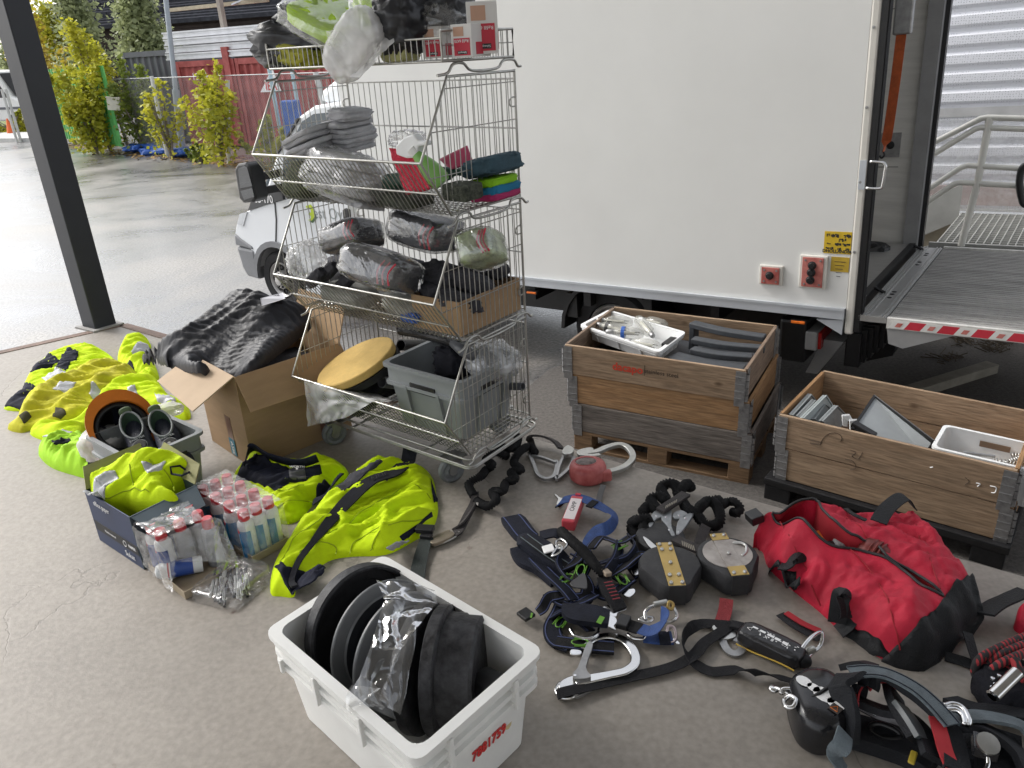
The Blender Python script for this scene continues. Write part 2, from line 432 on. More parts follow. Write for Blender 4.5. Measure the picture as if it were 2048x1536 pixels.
GREYPLASTIC = mat('grey_plastic',(.22,.235,.24),.45,var=.07,scale=9,bump=.05,bscale=120,rvar=.08)
WHITEPLASTIC = mat('white_plastic',(.78,.78,.755),.42,var=.035,scale=9,sss=.0,rvar=.1)
INK = mat('black_ink',(.02,.02,.022),.6,var=.05)
REDINK = mat('red_ink',(.55,.03,.03),.55,var=.1)
WHITEPRINT = mat('white_print',(.8,.8,.8),.5,var=.03)
REDPLASTIC = mat('faded_red_plastic',(.36,.055,.055),.5,var=.22,scale=16,col2=(.47,.13,.12),bump=.08,bscale=80)
WHITEPAINT = mat('white_paint',(.80,.80,.775),.38,var=.02,scale=2.0,rvar=.06)
CLEAR = film('clear_film',haze=.10,gloss=.26,bump=.35,bscale=7)
MILKY = film('milky_film',haze=.34,gloss=.14,bscale=6,bump=.35)
GLOSSY = film('glossy_film',haze=.07,gloss=.34,bscale=8,rough=.09,bump=.4)
def matn(name):
 m = bpy.data.materials.new(name); m.use_nodes = True; MATS[name] = m
 return m,m.node_tree,m.node_tree.nodes['Principled BSDF'],m.node_tree.links,(lambda t: m.node_tree.nodes.new('ShaderNode' + t))
CONC,nt,bs,lk,N = matn('worn_concrete')
tc = N('TexCoord'); big = N('TexNoise'); big.inputs['Scale'].default_value = 1.3; big.inputs['Detail'].default_value = 7; big.inputs['Roughness'].default_value = .66
lk.new(tc.outputs['Object'],big.inputs[0]); r1 = N('ValToRGB'); r1.color_ramp.elements[0].position = .3; r1.color_ramp.elements[1].position = .72
r1.color_ramp.elements[0].color = (.215,.192,.165,1); r1.color_ramp.elements[1].color = (.315,.287,.252,1); lk.new(big.outputs[0],r1.inputs[0])
fine = N('TexNoise'); fine.inputs['Scale'].default_value = 55; fine.inputs['Detail'].default_value = 6; lk.new(tc.outputs['Object'],fine.inputs[0])
mf = N('MapRange'); mf.inputs[1].default_value = .3; mf.inputs[2].default_value = .7; mf.inputs[3].default_value = .86; mf.inputs[4].default_value = 1.12; lk.new(fine.outputs[0],mf.inputs[0])
mx = N('MixRGB'); mx.blend_type = 'MULTIPLY'; mx.inputs[0].default_value = 1; lk.new(r1.outputs[0],mx.inputs[1]); lk.new(mf.outputs[0],mx.inputs[2])
wv = N('TexNoise'); wv.inputs['Scale'].default_value = 3.2; wv.inputs['Detail'].default_value = 6; lk.new(tc.outputs['Object'],wv.inputs[0])
mxv = N('MixRGB'); mxv.inputs[0].default_value = .22; lk.new(tc.outputs['Object'],mxv.inputs[1]); lk.new(wv.outputs[1],mxv.inputs[2])
vo = N('TexVoronoi'); vo.feature = 'DISTANCE_TO_EDGE'; vo.inputs['Scale'].default_value = 1.15; lk.new(mxv.outputs[0],vo.inputs[0])
ck = N('MapRange'); ck.inputs[1].default_value = .0; ck.inputs[2].default_value = .0028; ck.inputs[3].default_value = 1; ck.inputs[4].default_value = 0; lk.new(vo.outputs[0],ck.inputs[0])
cm = N('TexNoise'); cm.inputs['Scale'].default_value = .8; lk.new(tc.outputs['Object'],cm.inputs[0]); cmr = N('MapRange'); cmr.inputs[1].default_value = .54; cmr.inputs[2].default_value = .64; lk.new(cm.outputs[0],cmr.inputs[0])
ckm = N('Math'); ckm.operation = 'MULTIPLY'; lk.new(ck.outputs[0],ckm.inputs[0]); lk.new(cmr.outputs[0],ckm.inputs[1])
ckh = N('Math'); ckh.operation = 'MULTIPLY'; lk.new(ckm.outputs[0],ckh.inputs[0]); ckh.inputs[1].default_value = .45
mc = N('MixRGB'); lk.new(ckh.outputs[0],mc.inputs[0]); lk.new(mx.outputs[0],mc.inputs[1]); mc.inputs[2].default_value = (.06,.05,.045,1)
v2 = N('TexVoronoi'); v2.inputs['Scale'].default_value = 7; v2.inputs['Randomness'].default_value = 1; lk.new(mxv.outputs[0],v2.inputs[0])
sp = N('MapRange'); sp.inputs[1].default_value = .05; sp.inputs[2].default_value = .085; sp.inputs[3].default_value = .75; sp.inputs[4].default_value = 0; lk.new(v2.outputs['Distance'],sp.inputs[0])
sn = N('TexNoise'); sn.inputs['Scale'].default_value = 2.3; lk.new(tc.outputs['Object'],sn.inputs[0]); snr = N('MapRange'); snr.inputs[1].default_value = .5; snr.inputs[2].default_value = .58; lk.new(sn.outputs[0],snr.inputs[0])
spm = N('Math'); spm.operation = 'MULTIPLY'; lk.new(sp.outputs[0],spm.inputs[0]); lk.new(snr.outputs[0],spm.inputs[1])
ms = N('MixRGB'); lk.new(spm.outputs[0],ms.inputs[0]); lk.new(mc.outputs[0],ms.inputs[1]); ms.inputs[2].default_value = (.09,.045,.03,1)
lk.new(ms.outputs[0],bs.inputs['Base Color'])
rr = N('MapRange'); rr.inputs[3].default_value = .42; rr.inputs[4].default_value = .66; lk.new(big.outputs[0],rr.inputs[0]); lk.new(rr.outputs[0],bs.inputs['Roughness'])
bp = N('Bump'); bp.inputs['Strength'].default_value = .25; bp.inputs['Distance'].default_value = .004; ad = N('Math'); ad.operation = 'SUBTRACT'; lk.new(fine.outputs[0],ad.inputs[0]); lk.new(ckm.outputs[0],ad.inputs[1]); lk.new(ad.outputs[0],bp.inputs['Height']); lk.new(bp.outputs[0],bs.inputs['Normal'])
WETA,nt,bs,lk,N = matn('wet_asphalt')
tc = N('TexCoord'); a = N('TexNoise'); a.inputs['Scale'].default_value = .42; a.inputs['Detail'].default_value = 7; a.inputs['Roughness'].default_value = .68; a.inputs['Distortion'].default_value = .6; lk.new(tc.outputs['Object'],a.inputs[0])
g = N('TexNoise'); g.inputs['Scale'].default_value = 38; g.inputs['Detail'].default_value = 5; lk.new(tc.outputs['Object'],g.inputs[0])
c1 = N('ValToRGB'); e = c1.color_ramp.elements; e[0].position = .38; e[1].position = .64; e[0].color = (.075,.077,.083,1); e[1].color = (.215,.20,.18,1); lk.new(a.outputs[0],c1.inputs[0])
g2 = N('MapRange'); g2.inputs[1].default_value = .3; g2.inputs[2].default_value = .7; g2.inputs[3].default_value = .55; g2.inputs[4].default_value = 1.5; lk.new(g.outputs[0],g2.inputs[0])
mm = N('MixRGB'); mm.blend_type = 'MULTIPLY'; mm.inputs[0].default_value = 1; lk.new(c1.outputs[0],mm.inputs[1]); lk.new(g2.outputs[0],mm.inputs[2]); lk.new(mm.outputs[0],bs.inputs['Base Color'])
ro = N('MapRange'); ro.inputs[1].default_value = .36; ro.inputs[2].default_value = .62; ro.inputs[3].default_value = .16; ro.inputs[4].default_value = .5; lk.new(a.outputs[0],ro.inputs[0]); lk.new(ro.outputs[0],bs.inputs['Roughness'])
bs.inputs['Specular IOR Level'].default_value = .7; bs.inputs['Coat Weight'].default_value = .4; bs.inputs['Coat Roughness'].default_value = .26
bm_ = N('MapRange'); bm_.inputs[1].default_value = .38; bm_.inputs[2].default_value = .56; bm_.inputs[3].default_value = .3; bm_.inputs[4].default_value = .5; lk.new(a.outputs[0],bm_.inputs[0])
bp = N('Bump'); bp.inputs['Distance'].default_value = .012; lk.new(bm_.outputs[0],bp.inputs['Strength']); lk.new(g.outputs[0],bp.inputs['Height']); lk.new(bp.outputs[0],bs.inputs['Normal'])
DRYA = mat('dry_asphalt',(.10,.092,.085),.85,var=.35,scale=45,bump=.5,bscale=110,detail=8)
# ================================================================== ground
m = MB(); m.add([(-300,-60,ASPH),(300,-60,ASPH),(300,420,ASPH),(-300,420,ASPH)],[(0,1,2,3)])
yard = tag(m.build('yard',WETA),kind='structure')
D1 = Vector((math.cos(R(-36.7)),math.sin(R(-36.7)),0)); D1N = Vector((-D1.y,D1.x,0))     # along the dock's long edge, and outward
COR = P(250,647,0); D2 = (P(0,703,0) - COR).normalized()
TY = R(-30); TX = Vector((math.cos(TY),math.sin(TY),0)); TN = Vector((-TX.y,TX.x,0))
T0 = P(1688,617,.05)
q0 = COR + D1 * 2.3 + D1N * .02; 
m = MB(); m.add([Vector((p.x,p.y,ASPH + .004)) for p in (q0,COR + D1 * 14,COR + D1 * 14 + D1N * 6.5,COR + D1 * 2.6 + D1N * 4.4,COR + D1 * 2.0 + D1N * 2.2)],[(0,1,2,3,4)])
tag(m.build('dry_ground',DRYA),kind='structure')
m = MB(); pl = [COR,COR + D1 * 14,COR + D1 * 14 - D1N * 12,COR - D1N * 12 + D2 * 1.5,COR + D2 * 9]
m.prism([Vector((p.x,p.y,ASPH - .1)) for p in pl],(0,0,-ASPH + .1))
dock = tag(m.build('dock_floor',CONC),kind='structure')
RUST = mat('rusty_steel',(.16,.105,.08),.7,var=.35,scale=14,bump=.3,bscale=60,metal=.2)
m = MB()
for a_,b_,n_ in ((COR + D1 * .02,COR + D1 * 3.1,-D1N),(COR + D2 * .02,COR + D2 * 6,Vector((D2.y,-D2.x,0)))):
 if n_.dot(EYE - a_) < 0: n_ = -n_
 m.hexa([Vector((*(q.xy),-.09)) for q in (a_ - n_ * .006,b_ - n_ * .006,b_ + n_ * .055,a_ + n_ * .055)],[Vector((*(q.xy),.004)) for q in (a_ - n_ * .006,b_ - n_ * .006,b_ + n_ * .055,a_ + n_ * .055)])
m.build('steel_edge',RUST,dock)
# ================================================================== post and canopy overhead
POSTM = mat('dark_blue_steel_paint',(.012,.014,.021),.45,var=.2,scale=5,rvar=.1)
pa,pb,pc = P(192,662),P(234,650),P(166,656)
pd = pb + (pc - pa)
post = thing('canopy_post','dark blue square steel post at the dock corner by the wet yard','post',(pa + pd) / 2)
m = MB(); m.prism([pa,pb,pd,pc],(0,0,3.86)); m.build('column',POSTM,post,bevel=.006)
m = MB(); cc = (pa + pd) / 2
m.prism([cc + (p - cc) * 1.45 + Vector((0,0,.001)) for p in (pa,pb,pd,pc)],(0,0,.012)); m.build('base_plate',mat('grout',(.3,.29,.28),.8),post)
can = thing('canopy_roof','flat canopy roof over the loading dock, above the picture','roof',(COR.x,COR.y,3.87))
m = MB(); pl = [COR + D1N * .25 - D1 * .3,COR + D1 * 14 + D1N * 1.2,COR + D1 * 14 - D1N * 5.2,COR - D1N * 5.2 - D1 * .3]
m.prism([Vector((p.x,p.y,3.87)) for p in pl],(0,0,.35)); m.build('roof_slab',mat('canopy_sheet',(.62,.62,.6),.5,var=.05),can)
m = MB(); m.box(-.9,11,-7.2,-6.8,ASPH,4.2,Matrix.Translation(Vector((0,0,0))))  # unseen wall, added behind the camera for its effect on the light
wl = thing('added_back_wall','pale warehouse wall standing behind the photographer','wall',(5,-7,0)); m.build('wall_panel',mat('pale_wall',(.55,.55,.53),.7),wl)
# ================================================================== beyond the yard
K = 2.34 / 2.51
def G(u,v): return P(u,v,ASPH)
def upright(u0,v0,v1):
 """height of something standing at pixel (u0, v0) whose top shows at v1"""
 g = G(u0,v0); d = ray(u0,v1); t = (g.xy).length / Vector((d.x,d.y)).length
 return g,EYE.z + d.z * t - ASPH
LEAFG = leafmat('green_leaves',(.13,.20,.035),(.34,.40,.07))
LEAFY = leafmat('yellow_green_leaves',(.32,.36,.03),(.66,.62,.06))
LEAFA = leafmat('amber_leaves',(.42,.30,.04),(.66,.54,.07))
LEAFB = leafmat('birch_leaves',(.24,.29,.14),(.46,.50,.26))
BARK = mat('grey_bark',(.20,.17,.14),.8,var=.3,scale=8)
BIRCHBARK = mat('white_bark',(.6,.58,.54),.7,var=.3,scale=9)
def foliage(m,base,h,rad,n,leaf,seed,shape='bush',lean=(0,0)):
 rnd = random.Random(seed)
 stems = []
 for i in range(9 if shape == 'bush' else 22):
  a = rnd.uniform(0,6.28); r = rad * (rnd.random() ** .6); t = rnd.uniform(.45,1)
  if shape == 'bush': top = Vector((math.cos(a) * r * .9,math.sin(a) * r * .9,h * (1 - .45 * (r / rad) ** 1.5) * rnd.uniform(.8,1.03)))
  else: top = Vector((math.cos(a) * r,math.sin(a) * r,h * rnd.uniform(.35,1)))
  stems.append(top)
 for i in range(n):
  st = rnd.choice(stems); t = rnd.random() ** .55
  if shape == 'bush': c = Vector((st.x * t ** .6,st.y * t ** .6,st.z * t)); sp = .085 * h * (1.1 - t * .85)
  else:
   c = st * 1.0; c.z *= rnd.uniform(.75,1.05); k = 1 - .75 * max(0,c.z / h - .35) / .65; c.x *= k * t; c.y *= k * t; sp = .05 * h
  c += Vector((rnd.gauss(0,sp),rnd.gauss(0,sp),rnd.gauss(0,sp * .8)))
  if c.z < .05: c.z = rnd.uniform(.05,.5)
  c += Vector(base) + Vector((lean[0],lean[1],0)) * (c.z / h)
  L = leaf * rnd.uniform(.6,1.3); a = rnd.uniform(0,6.28); e = rnd.uniform(-.9,.7)
  d = Vector((math.cos(a) * math.cos(e),math.sin(a) * math.cos(e),math.sin(e))); s_ = d.cross(Vector((rnd.uniform(-1,1),rnd.uniform(-1,1),rnd.uniform(-1,1)))).normalized() * L * .34
  m.add([c - d * L * .5,c + s_,c + d * L * .5,c - s_ + Vector((0,0,L * .06))],[(0,1,2,3)])
 return stems
def bush(u,v,vt,wpx,n,leaf,lm,label,seed,cat='bush',name='leafy_bush',shape='bush',barkm=None,group=None,lean=(0,0)):
 g,h = upright(u,v,vt); dist = (g - EYE).length; rad = wpx / FPX * dist / 2
 t = thing(name,label,cat,g,group=group)
 m = MB(); stems = foliage(m,g,h,rad,n,leaf,seed,shape,lean); m.build('foliage',lm,t)
 m = MB()
 if shape == 'bush':
  for s_ in stems[:7]: m.tube(cr([g,g + Vector((s_.x * .3,s_.y * .3,s_.z * .45)),g + s_ * .93],4),[.035 * (1 - i / 9) + .006 for i in range(9)],5)
 else:
  m.tube([g,g + Vector((lean[0] * .5,lean[1] * .5,h * .5)),g + Vector((lean[0],lean[1],h * .96))],[.13,.08,.02],6)
  for s_ in stems[:12]: m.tube([g + Vector((0,0,s_.z * .7)),g + Vector((s_.x * .6,s_.y * .6,s_.z * .95))],[.03,.008],4)
 m.build('stem' if shape == 'bush' else 'trunk',barkm or BARK,t)
 return t
GR = 'bushes growing through the yard fence'
bush(222,303,26,165,3600,.15,LEAFY,'tallest yellow-green bush, in front of the green container',3,group=GR)
bush(150,285,68,120,900,.15,LEAFA,'amber-tinged bush leaning over the top of the green container',5,group=GR)
bush(290,303,105,115,2300,.15,LEAFG,'dark green bush behind the wire mesh, right of the tallest bush',8,group=GR)
bush(195,308,150,80,1500,.15,LEAFY,'low yellow bush at the foot of the tallest bush, by the small white box',9,group=GR)
bush(345,318,112,70,520,.14,LEAFY,'thin sapling with sparse yellow leaves around the grey lamp post',11,group=GR)
bush(445,332,88,115,1700,.14,LEAFY,'airy yellow-green bush in front of the red containers',13,group=GR)
bush(545,322,225,120,1000,.14,LEAFY,'low bush seen through the upper basket, beside the truck cab',15,group=GR)
bush(400,325,285,90,500,.14,LEAFG,'low green weeds at the foot of the fence',16,cat='weeds')
bush(30,268,215,110,1200,.17,LEAFY,'roadside bush seen left of the dark post',18,cat='bush')
TRG = 'trees behind the containers'
def tree(u,vb,vt,wpx,n,leaf,lm,label,seed,dist):
 d = ray(u,200); d2 = Vector((d.x,d.y,0)).normalized() * dist; g = Vector((d2.x,d2.y,ASPH))
 dt = ray(u,vt); h = EYE.z + dt.z * dist / Vector((dt.x,dt.y)).length - ASPH
 t = thing('birch_tree',label,'tree',g,group=TRG); m = MB()
 foliage(m,g,h,wpx / FPX * dist / 2,n,leaf,seed,'tree'); m.build('crown',lm,t)
 m = MB(); m.tube([g,g + Vector((0,0,h * .5)),g + Vector((.2,0,h * .95))],[.18,.11,.03],7); m.build('trunk',BIRCHBARK,t)
tree(310,300,-50,125,5200,.22,LEAFB,'birch with a dense crown and pale trunk, beside the lamp post',21,37)
tree(192,300,-70,110,3600,.22,LEAFB,'grey-green birch behind the tallest yellow bush',22,42)
tree(88,300,5,60,2600,.3,LEAFA,'slim autumn birch right of the dark post',23,50)
tree(137,300,8,45,1600,.3,LEAFY,'small pale yellow birch between two taller trees',24,56)
tree(60,300,-20,60,2200,.3,LEAFB,'birch partly hidden by the dark post',25,60)
def container(name,label,a,b,h,depth,m_,back=1,group=None):
 """a, b: ground ends of the side that faces the yard"""
 a = Vector(a); b = Vector(b); X = (b - a); L = X.length; X.normalize(); Y = Vector((-X.y,X.x,0)) * back
 if Y.dot(a - Vector((0,0,a.z))) < 0: Y = -Y
 t = thing(name,label,'container',(a + b) / 2,group=group); m = MB(); n = int(L / .28); pr = []
 for i in range(n):
  s_ = i * L / n; w_ = L / n
  for f,dd in ((0,0),(.3,0),(.5,.05),(.8,.05)): pr.append(a + X * (s_ + f * w_) + Y * dd)
 pr.append(b); vs = []; 
 for p in pr: vs += [p + Vector((0,0,.2)),p + Vector((0,0,h - .14))]
 m.add(vs,[(2 * i,2 * i + 2,2 * i + 3,2 * i + 1) for i in range(len(pr) - 1)])
 M = frame(a,X,Y); m.box(.06,L - .06,.08,depth,.2,h - .02,M); m.build('corrugated_side',m_,t)
 m = MB(); M = frame(a,X,Y); m.box(-.03,L + .03,-.03,.09,h - .16,h,M); m.box(-.03,L + .03,-.03,.09,.06,.22,M)
 for x0 in (-.03,L - .1): m.box(x0,x0 + .13,-.035,.1,0,h,M)
 m.build('frame',m_,t)
 return t,M,L
RED = mat('faded_red_paint',(.33,.045,.04),.6,var=.25,scale=3,col2=(.44,.10,.09),detail=7)
GREEN = mat('green_paint',(.07,.36,.07),.55,var=.2,scale=3,col2=(.12,.45,.12),detail=7)
GREYP = mat('grey_shed_paint',(.115,.12,.135),.6,var=.12,scale=2)
ga,gb = G(238,306),G(92,282)
d = (gb - ga).normalized(); _,h = upright(110,286,108)
container('shipping_container','bright green shipping container behind the yellow bushes',ga - d * .5,ga + d * 6.2,2.62,2.4,GREEN,group='shipping containers')
def far(u,v,dist,z): d = ray(u,v); k = dist / Vector((d.x,d.y)).length; return EYE + d * k
def hz(u,v,dist): return far(u,v,dist,0).z
sa = far(285,280,30.5,0); sb = far(392,280,28.5,0)
sa.z = sb.z = ASPH
container('site_shed','plain dark grey steel shed between green and red containers',sa,sb,hz(330,100,29) - ASPH,2.4,GREYP)
ra = far(385,280,27.2,0); rb = far(500,280,25.4,0); rc = far(700,280,22.6,0)
for p in (ra,rb,rc): p.z = ASPH
hr = hz(450,118,26) - ASPH
tr_,Mr,Lr = container('shipping_container','faded red shipping container with white vertical straps, left of the pair',ra,rb - (rb - ra).normalized() * .1,hr,2.4,RED,group='shipping containers')
text('lettering','15-45',.28,Mr @ Matrix.Translation((.9,-.04,hr - .45)) @ Matrix.Rotation(R(90),4,'X'),WHITEPRINT,tr_)
tr2,Mr2,Lr2 = container('shipping_container','red shipping container with a white triangular mark, nearest the truck',rb,rc,hr,2.4,RED,group='shipping containers')
pt = onplane(541,165,rb,Mr2.to_3x3() @ Vector((0,1,0)))
lx = (Mr2.inverted() @ pt).x; lz = pt.z - ASPH
m = MB(); m.prism([Mr2 @ Vector(p) for p in ((lx - .42,-.045,lz - .25),(lx + .42,-.045,lz - .25),(lx + .2,-.045,lz + .38))],Mr2.to_3x3() @ Vector((0,.01,0))); m.build('white_mark',WHITEPRINT,tr2)
text('lettering','IEA',.32,Mr2 @ Matrix.Translation((lx + .05,-.05,lz - .1)) @ Matrix.Rotation(R(90),4,'X'),REDINK,tr2,bold=.006)
m = MB(); pst = Mr2 @ Vector((-.35,-.1,0)); m.box(-.45,-.2,-.09,.0,.2,hr + .32,Mr2); m.build('locking_post',RED,tr2)
ALU = mat('aluminium_beams',(.62,.63,.66),.38,metal=.35,var=.1,scale=3)
bd = (rc - ra).normalized(); by = Vector((-bd.y,bd.x,0))
if by.y < 0: by = -by
rnd = random.Random(4)
beam_names = ['lowest and nearest','second lowest, with orange strap end','third from the bottom','fourth from the bottom','set back, low','set back, topmost of the pile']
for i in range(6):
 z0 = hr + ASPH + .05 + (i % 4) * .2; off = (i // 4) * .35 + (i % 2) * .06
 o = ra + bd * (-.35 + rnd.uniform(-.2,.1) + (.5 if i > 3 else 0)) + by * (.02 + off); o.z = z0 + (.35 if i > 3 else 0)
 m = MB(); M = frame(o,bd,by); L = 7.5 if i < 4 else 6
 m.box(0,L,0,.26,0,.045,M); m.box(0,L,0,.26,.13,.175,M); m.box(0.02,L - .02,.03,.08,.045,.13,M)
 tag(m.build('aluminium_beam',ALU),'long pale aluminium beam on the red containers, ' + beam_names[i],'beam','aluminium beams stacked on the containers')
m = MB(); o = ra + bd * 1.6 + by * .5; o.z = hr + ASPH + .06; M = frame(o,bd,by); m.box(0,.14,0,.14,0,2.1,M)
tag(m.build('timber_stake',mat('grey_timber',(.32,.28,.24),.8)),'grey timber stake upright among the stacked beams','stake')
m = MB(); o = ra + bd * (-.9) + by * .8; o.z = hr + ASPH + 1.42; M = frame(o,bd,by); m.box(0,4.2,0,.1,0,.1,M)
tag(m.build('timber_rail',mat('pale_timber',(.42,.36,.26),.8)),'pale timber rail lying level across the stacked beams','rail')
m = MB()
for i in range(16):
 o = ra + bd * (2.9 + rnd.uniform(-.5,.5)) + by * (.7 + rnd.uniform(-.3,.3)); o.z = hr + ASPH + 1.55 + i * .035
 a_ = rnd.uniform(-.5,.5); X = (bd * math.cos(a_) + by * math.sin(a_) + Vector((0,0,rnd.uniform(-.25,.4)))).normalized()
 m.box(-.7,.7,-.04,.04,-.02,.02,frame(o,X,by))
tag(m.build('profile_scrap',ALU),'tangle of white metal profiles heaped on the beam stack','scrap')
DARKWALL = mat('dark_brown_wall',(.07,.058,.055),1,var=.15,scale=2,spec=0)
ROOFM = mat('black_roof_tiles',(.05,.052,.06),1,var=.3,spec=0,scale=4)
hl = far(70,200,62,0); hrr = far(900,200,44,0); hl.z = hrr.z = ASPH
X = (hrr - hl).normalized(); Y = Vector((-X.y,X.x,0)); Y = Y if Y.y > 0 else -Y; L = (hrr - hl).length
M = frame(hl,X,Y); he = hz(90,66,62) - ASPH
hall = thing('storage_hall','long dark hall with black tiled roof beyond the containers','building',hl)
m = MB(); m.box(0,L,0,12,0,he,M); m.build('wall',DARKWALL,hall)
for k in range(24):
 m = MB(); m.box(.0,L,-.04,.0,.3 + k * (he - .5) / 24,.3 + (k + .82) * (he - .5) / 24,M); o = m.build('board',DARKWALL,hall)
m = MB(); m.hexa([M @ Vector(p) for p in ((-.5,-.4,he + .0),(L,-.4,he + .0),(L,5.9,he + 2.4),(-.5,5.9,he + 2.4))],[M @ Vector(p) for p in ((-.5,-.4,he + .06),(L,-.4,he + .06),(L,5.9,he + 2.5),(-.5,5.9,he + 2.5))])
for k in range(14):
 z0 = he + k * .17; y0 = -.5 + k * .42; m.hexa([M @ Vector(p) for p in ((-.5,y0,z0),(L,y0,z0),(L,y0 + .5,z0 + .14),(-.5,y0 + .5,z0 + .14))],[M @ Vector(p) for p in ((-.5,y0,z0 + .1),(L,y0,z0 + .1),(L,y0 + .5,z0 + .2),(-.5,y0 + .5,z0 + .2))])
o = m.build('roof',ROOFM,hall)
m = MB(); m.box(-.5,L,-.56,-.5,he - .12,he + .06,M); m.build('gutter',ROOFM,o)
m = MB()
for k in range(30):
 xx = k * L / 30; 
 for r_,zz in ((3,.62),(7,1.3)): m.box(xx,xx + .9,-.5 + r_ * .42,-.4 + r_ * .42,he + zz,he + zz + .26,M)
m.build('snow_guard',ROOFM,o)
rf = mat('pale_upper_wall',(.62,.66,.70),.6)
m = MB(); m.box(9,L,5.6,9,he + 2.3,he + 6,M); m.build('upper_wall',rf,hall)
for k in range(14):
 xx = 9.6 + k * 1.7; m = MB(); m.box(xx,xx + .5,5.52,5.6,he + 2.5,he + 5,M); m.build('upper_pillar',DARKWALL,hall)
FG = mat('fence_galvanised',(.34,.35,.35),.6,metal=.3,var=.1)
fp = [G(258,300),G(335,314),G(458,328)]; fdir = (fp[2] - fp[0]); fp.append(fp[2] + fdir * .75); fp.insert(0,G(222,302) )
fe = thing('chain_link_fence','chain link fence with pale leaning posts along the yard','fence',fp[1])
_,fh = upright(335,314,153)
for i,(p,tp) in enumerate(zip(fp,[(221,270),(228,205),(303,152),(455,160),None])):
 if i == 0: top = p + Vector((-.05,0,.75))
 elif tp: top = far(tp[0],tp[1],(p.xy).length,0)
 else: top = p + Vector((-.25,0,fh))
 m = MB(); m.tube([p,top],.055,8); m.build('fence_post',mat('white_post_paint',(.62,.62,.6),.5,var=.15,scale=6),fe)
m = MB(); a_,b_ = fp[1],fp[4]; L = (b_ - a_).length; X = (b_ - a_).normalized(); hh = fh - .02; st = .085
for k in range(-int(hh / st),int(L / st)):
 for sg in (1,-1):
  x0 = k * st; x1 = x0 + hh
  s0,s1 = max(0,x0),min(L,x1)
  if s1 <= s0: continue
  z0,z1 = (s0 - x0),(s1 - x0)
  if sg < 0: z0,z1 = hh - z0,hh - z1
  pa_,pb_ = a_ + X * s0 + Vector((0,.06,z0)),a_ + X * s1 + Vector((0,.06,z1))
  m.tube([pa_,pb_],.0021,3,cap=False)
m.tube([a_ + Vector((0,.06,hh)),b_ + Vector((0,.06,hh))],.012,5)
o = m.build('wire_mesh',FG,fe); o['kind'] = 'stuff'
bx = thing('meter_box','small white box on a leaning pale post in front of the bush','box',G(262,306) )
pz = far(228,208,(G(262,306).xy).length - .15,0)
m = MB(); M = frame(pz,(1,.25,-.12),(0,1,0)); m.box(-.17,.17,-.1,.05,-.17,.17,M); m.build('cabinet',mat('cream_paint',(.62,.60,.5),.5),bx,bevel=.01)
m = MB(); m.box(-.19,.19,-.12,.07,.17,.2,M); m.build('lid',mat('cream_paint',(.62,.60,.5),.5),bx)
lg = G(366,312); ltop = far(322,-90,(lg.xy).length,0)
lp = thing('lamp_post','tall slim grey-blue lamp post among the fence bushes','lamp post',lg)
GB = mat('grey_blue_paint',(.36,.40,.44),.5,var=.08)
m = MB(); m.tube([lg,lg + (ltop - lg) * .35],.1,10); m.build('lower_shaft',GB,lp,smooth=True,auto=40)
m = MB(); m.tube([lg + (ltop - lg) * .35,ltop + (ltop - lg) * .3],.068,10); m.build('upper_shaft',GB,lp,smooth=True,auto=40)
BLUE = mat('blue_tarp',(.03,.11,.42),.5,var=.3,scale=5,bump=.5,bscale=12)
m = MB()
for i in range(46):
 uu = 255 + rnd.random() * 135; p = G(uu,306 + (uu - 255) * .085) + Vector((0,rnd.uniform(0,.6),.06 + rnd.random() * .12))
 m.blob(Matrix.Translation(p) @ Matrix.Rotation(rnd.random() * 3,4,'Z'),(.22,.1,.07),8,6,.8,.35,2,i)
tag(m.build('blue_tarp',BLUE),'crumpled blue tarpaulin along the foot of the fence','tarpaulin')
m = MB(); p = far(583,228,21,0); p.z = ASPH; M = frame(p,(1,-.2,0),(.2,1,0)); m.box(-.22,.22,-.15,.15,0,hz(583,200,21) - ASPH,M); 
tag(m.build('blue_barrel',BLUE,bevel=.05),'blue plastic drum beyond the truck cab, beside the red container','drum')
for i,(uu,tx) in enumerate(((556,'left'),(600,'right'))):
 p = far(uu,228,21.5,0); p.z = ASPH; m = MB(); m.tube([p,p + Vector((-.05,0,2.9))],.05,8)
 tag(m.build('pale_pole',mat('pale_blue_paint',(.45,.62,.68),.5)),'thin pale blue pole against the red container, %s of the two' % tx,'pole','pale poles beyond the cab')
m = MB()
for i in range(900):
 uu = rnd.uniform(130,620); vv = 288 + (uu - 130) * .105 + rnd.gauss(4,5); p = G(uu,vv) + Vector((0,0,.012)); L = rnd.uniform(.04,.11); a_ = rnd.uniform(0,6.28)
 d_ = Vector((math.cos(a_),math.sin(a_),rnd.uniform(-.1,.3))) * L; s_ = Vector((-math.sin(a_),math.cos(a_),rnd.uniform(-.2,.2))) * L * .6
 m.add([p - d_,p + s_,p + d_,p - s_],[(0,1,2,3)])
tag(m.build('leaf_litter',mat('fallen_leaves',(.26,.13,.05),.7,var=.5,scale=30,col2=(.40,.26,.06))),kind='stuff')
m = MB(); pts = [G(-60,262),G(60,262),G(60,240),G(-60,240)]; m.prism([Vector((p.x,p.y,ASPH + .0)) for p in pts],(0,0,.1)); tag(m.build('grass_verge',mat('short_grass',(.13,.17,.03),.8,var=.4,scale=6,bump=.5,bscale=30)),kind='structure')
m = MB(); pts = [G(-60,285),G(62,284),G(62,271),G(-60,272)]; m.prism([Vector((p.x,p.y,ASPH)) for p in pts],(0,0,.14)); tag(m.build('kerb',mat('pale_kerb',(.5,.5,.48),.7)),kind='structure')
vg = far(4,235,44,0); vg.z = ASPH
van = thing('parked_van','white camper van parked far off, left of the dark post','van',vg)
M = frame(vg,(1,-.35,0),(.35,1,0))
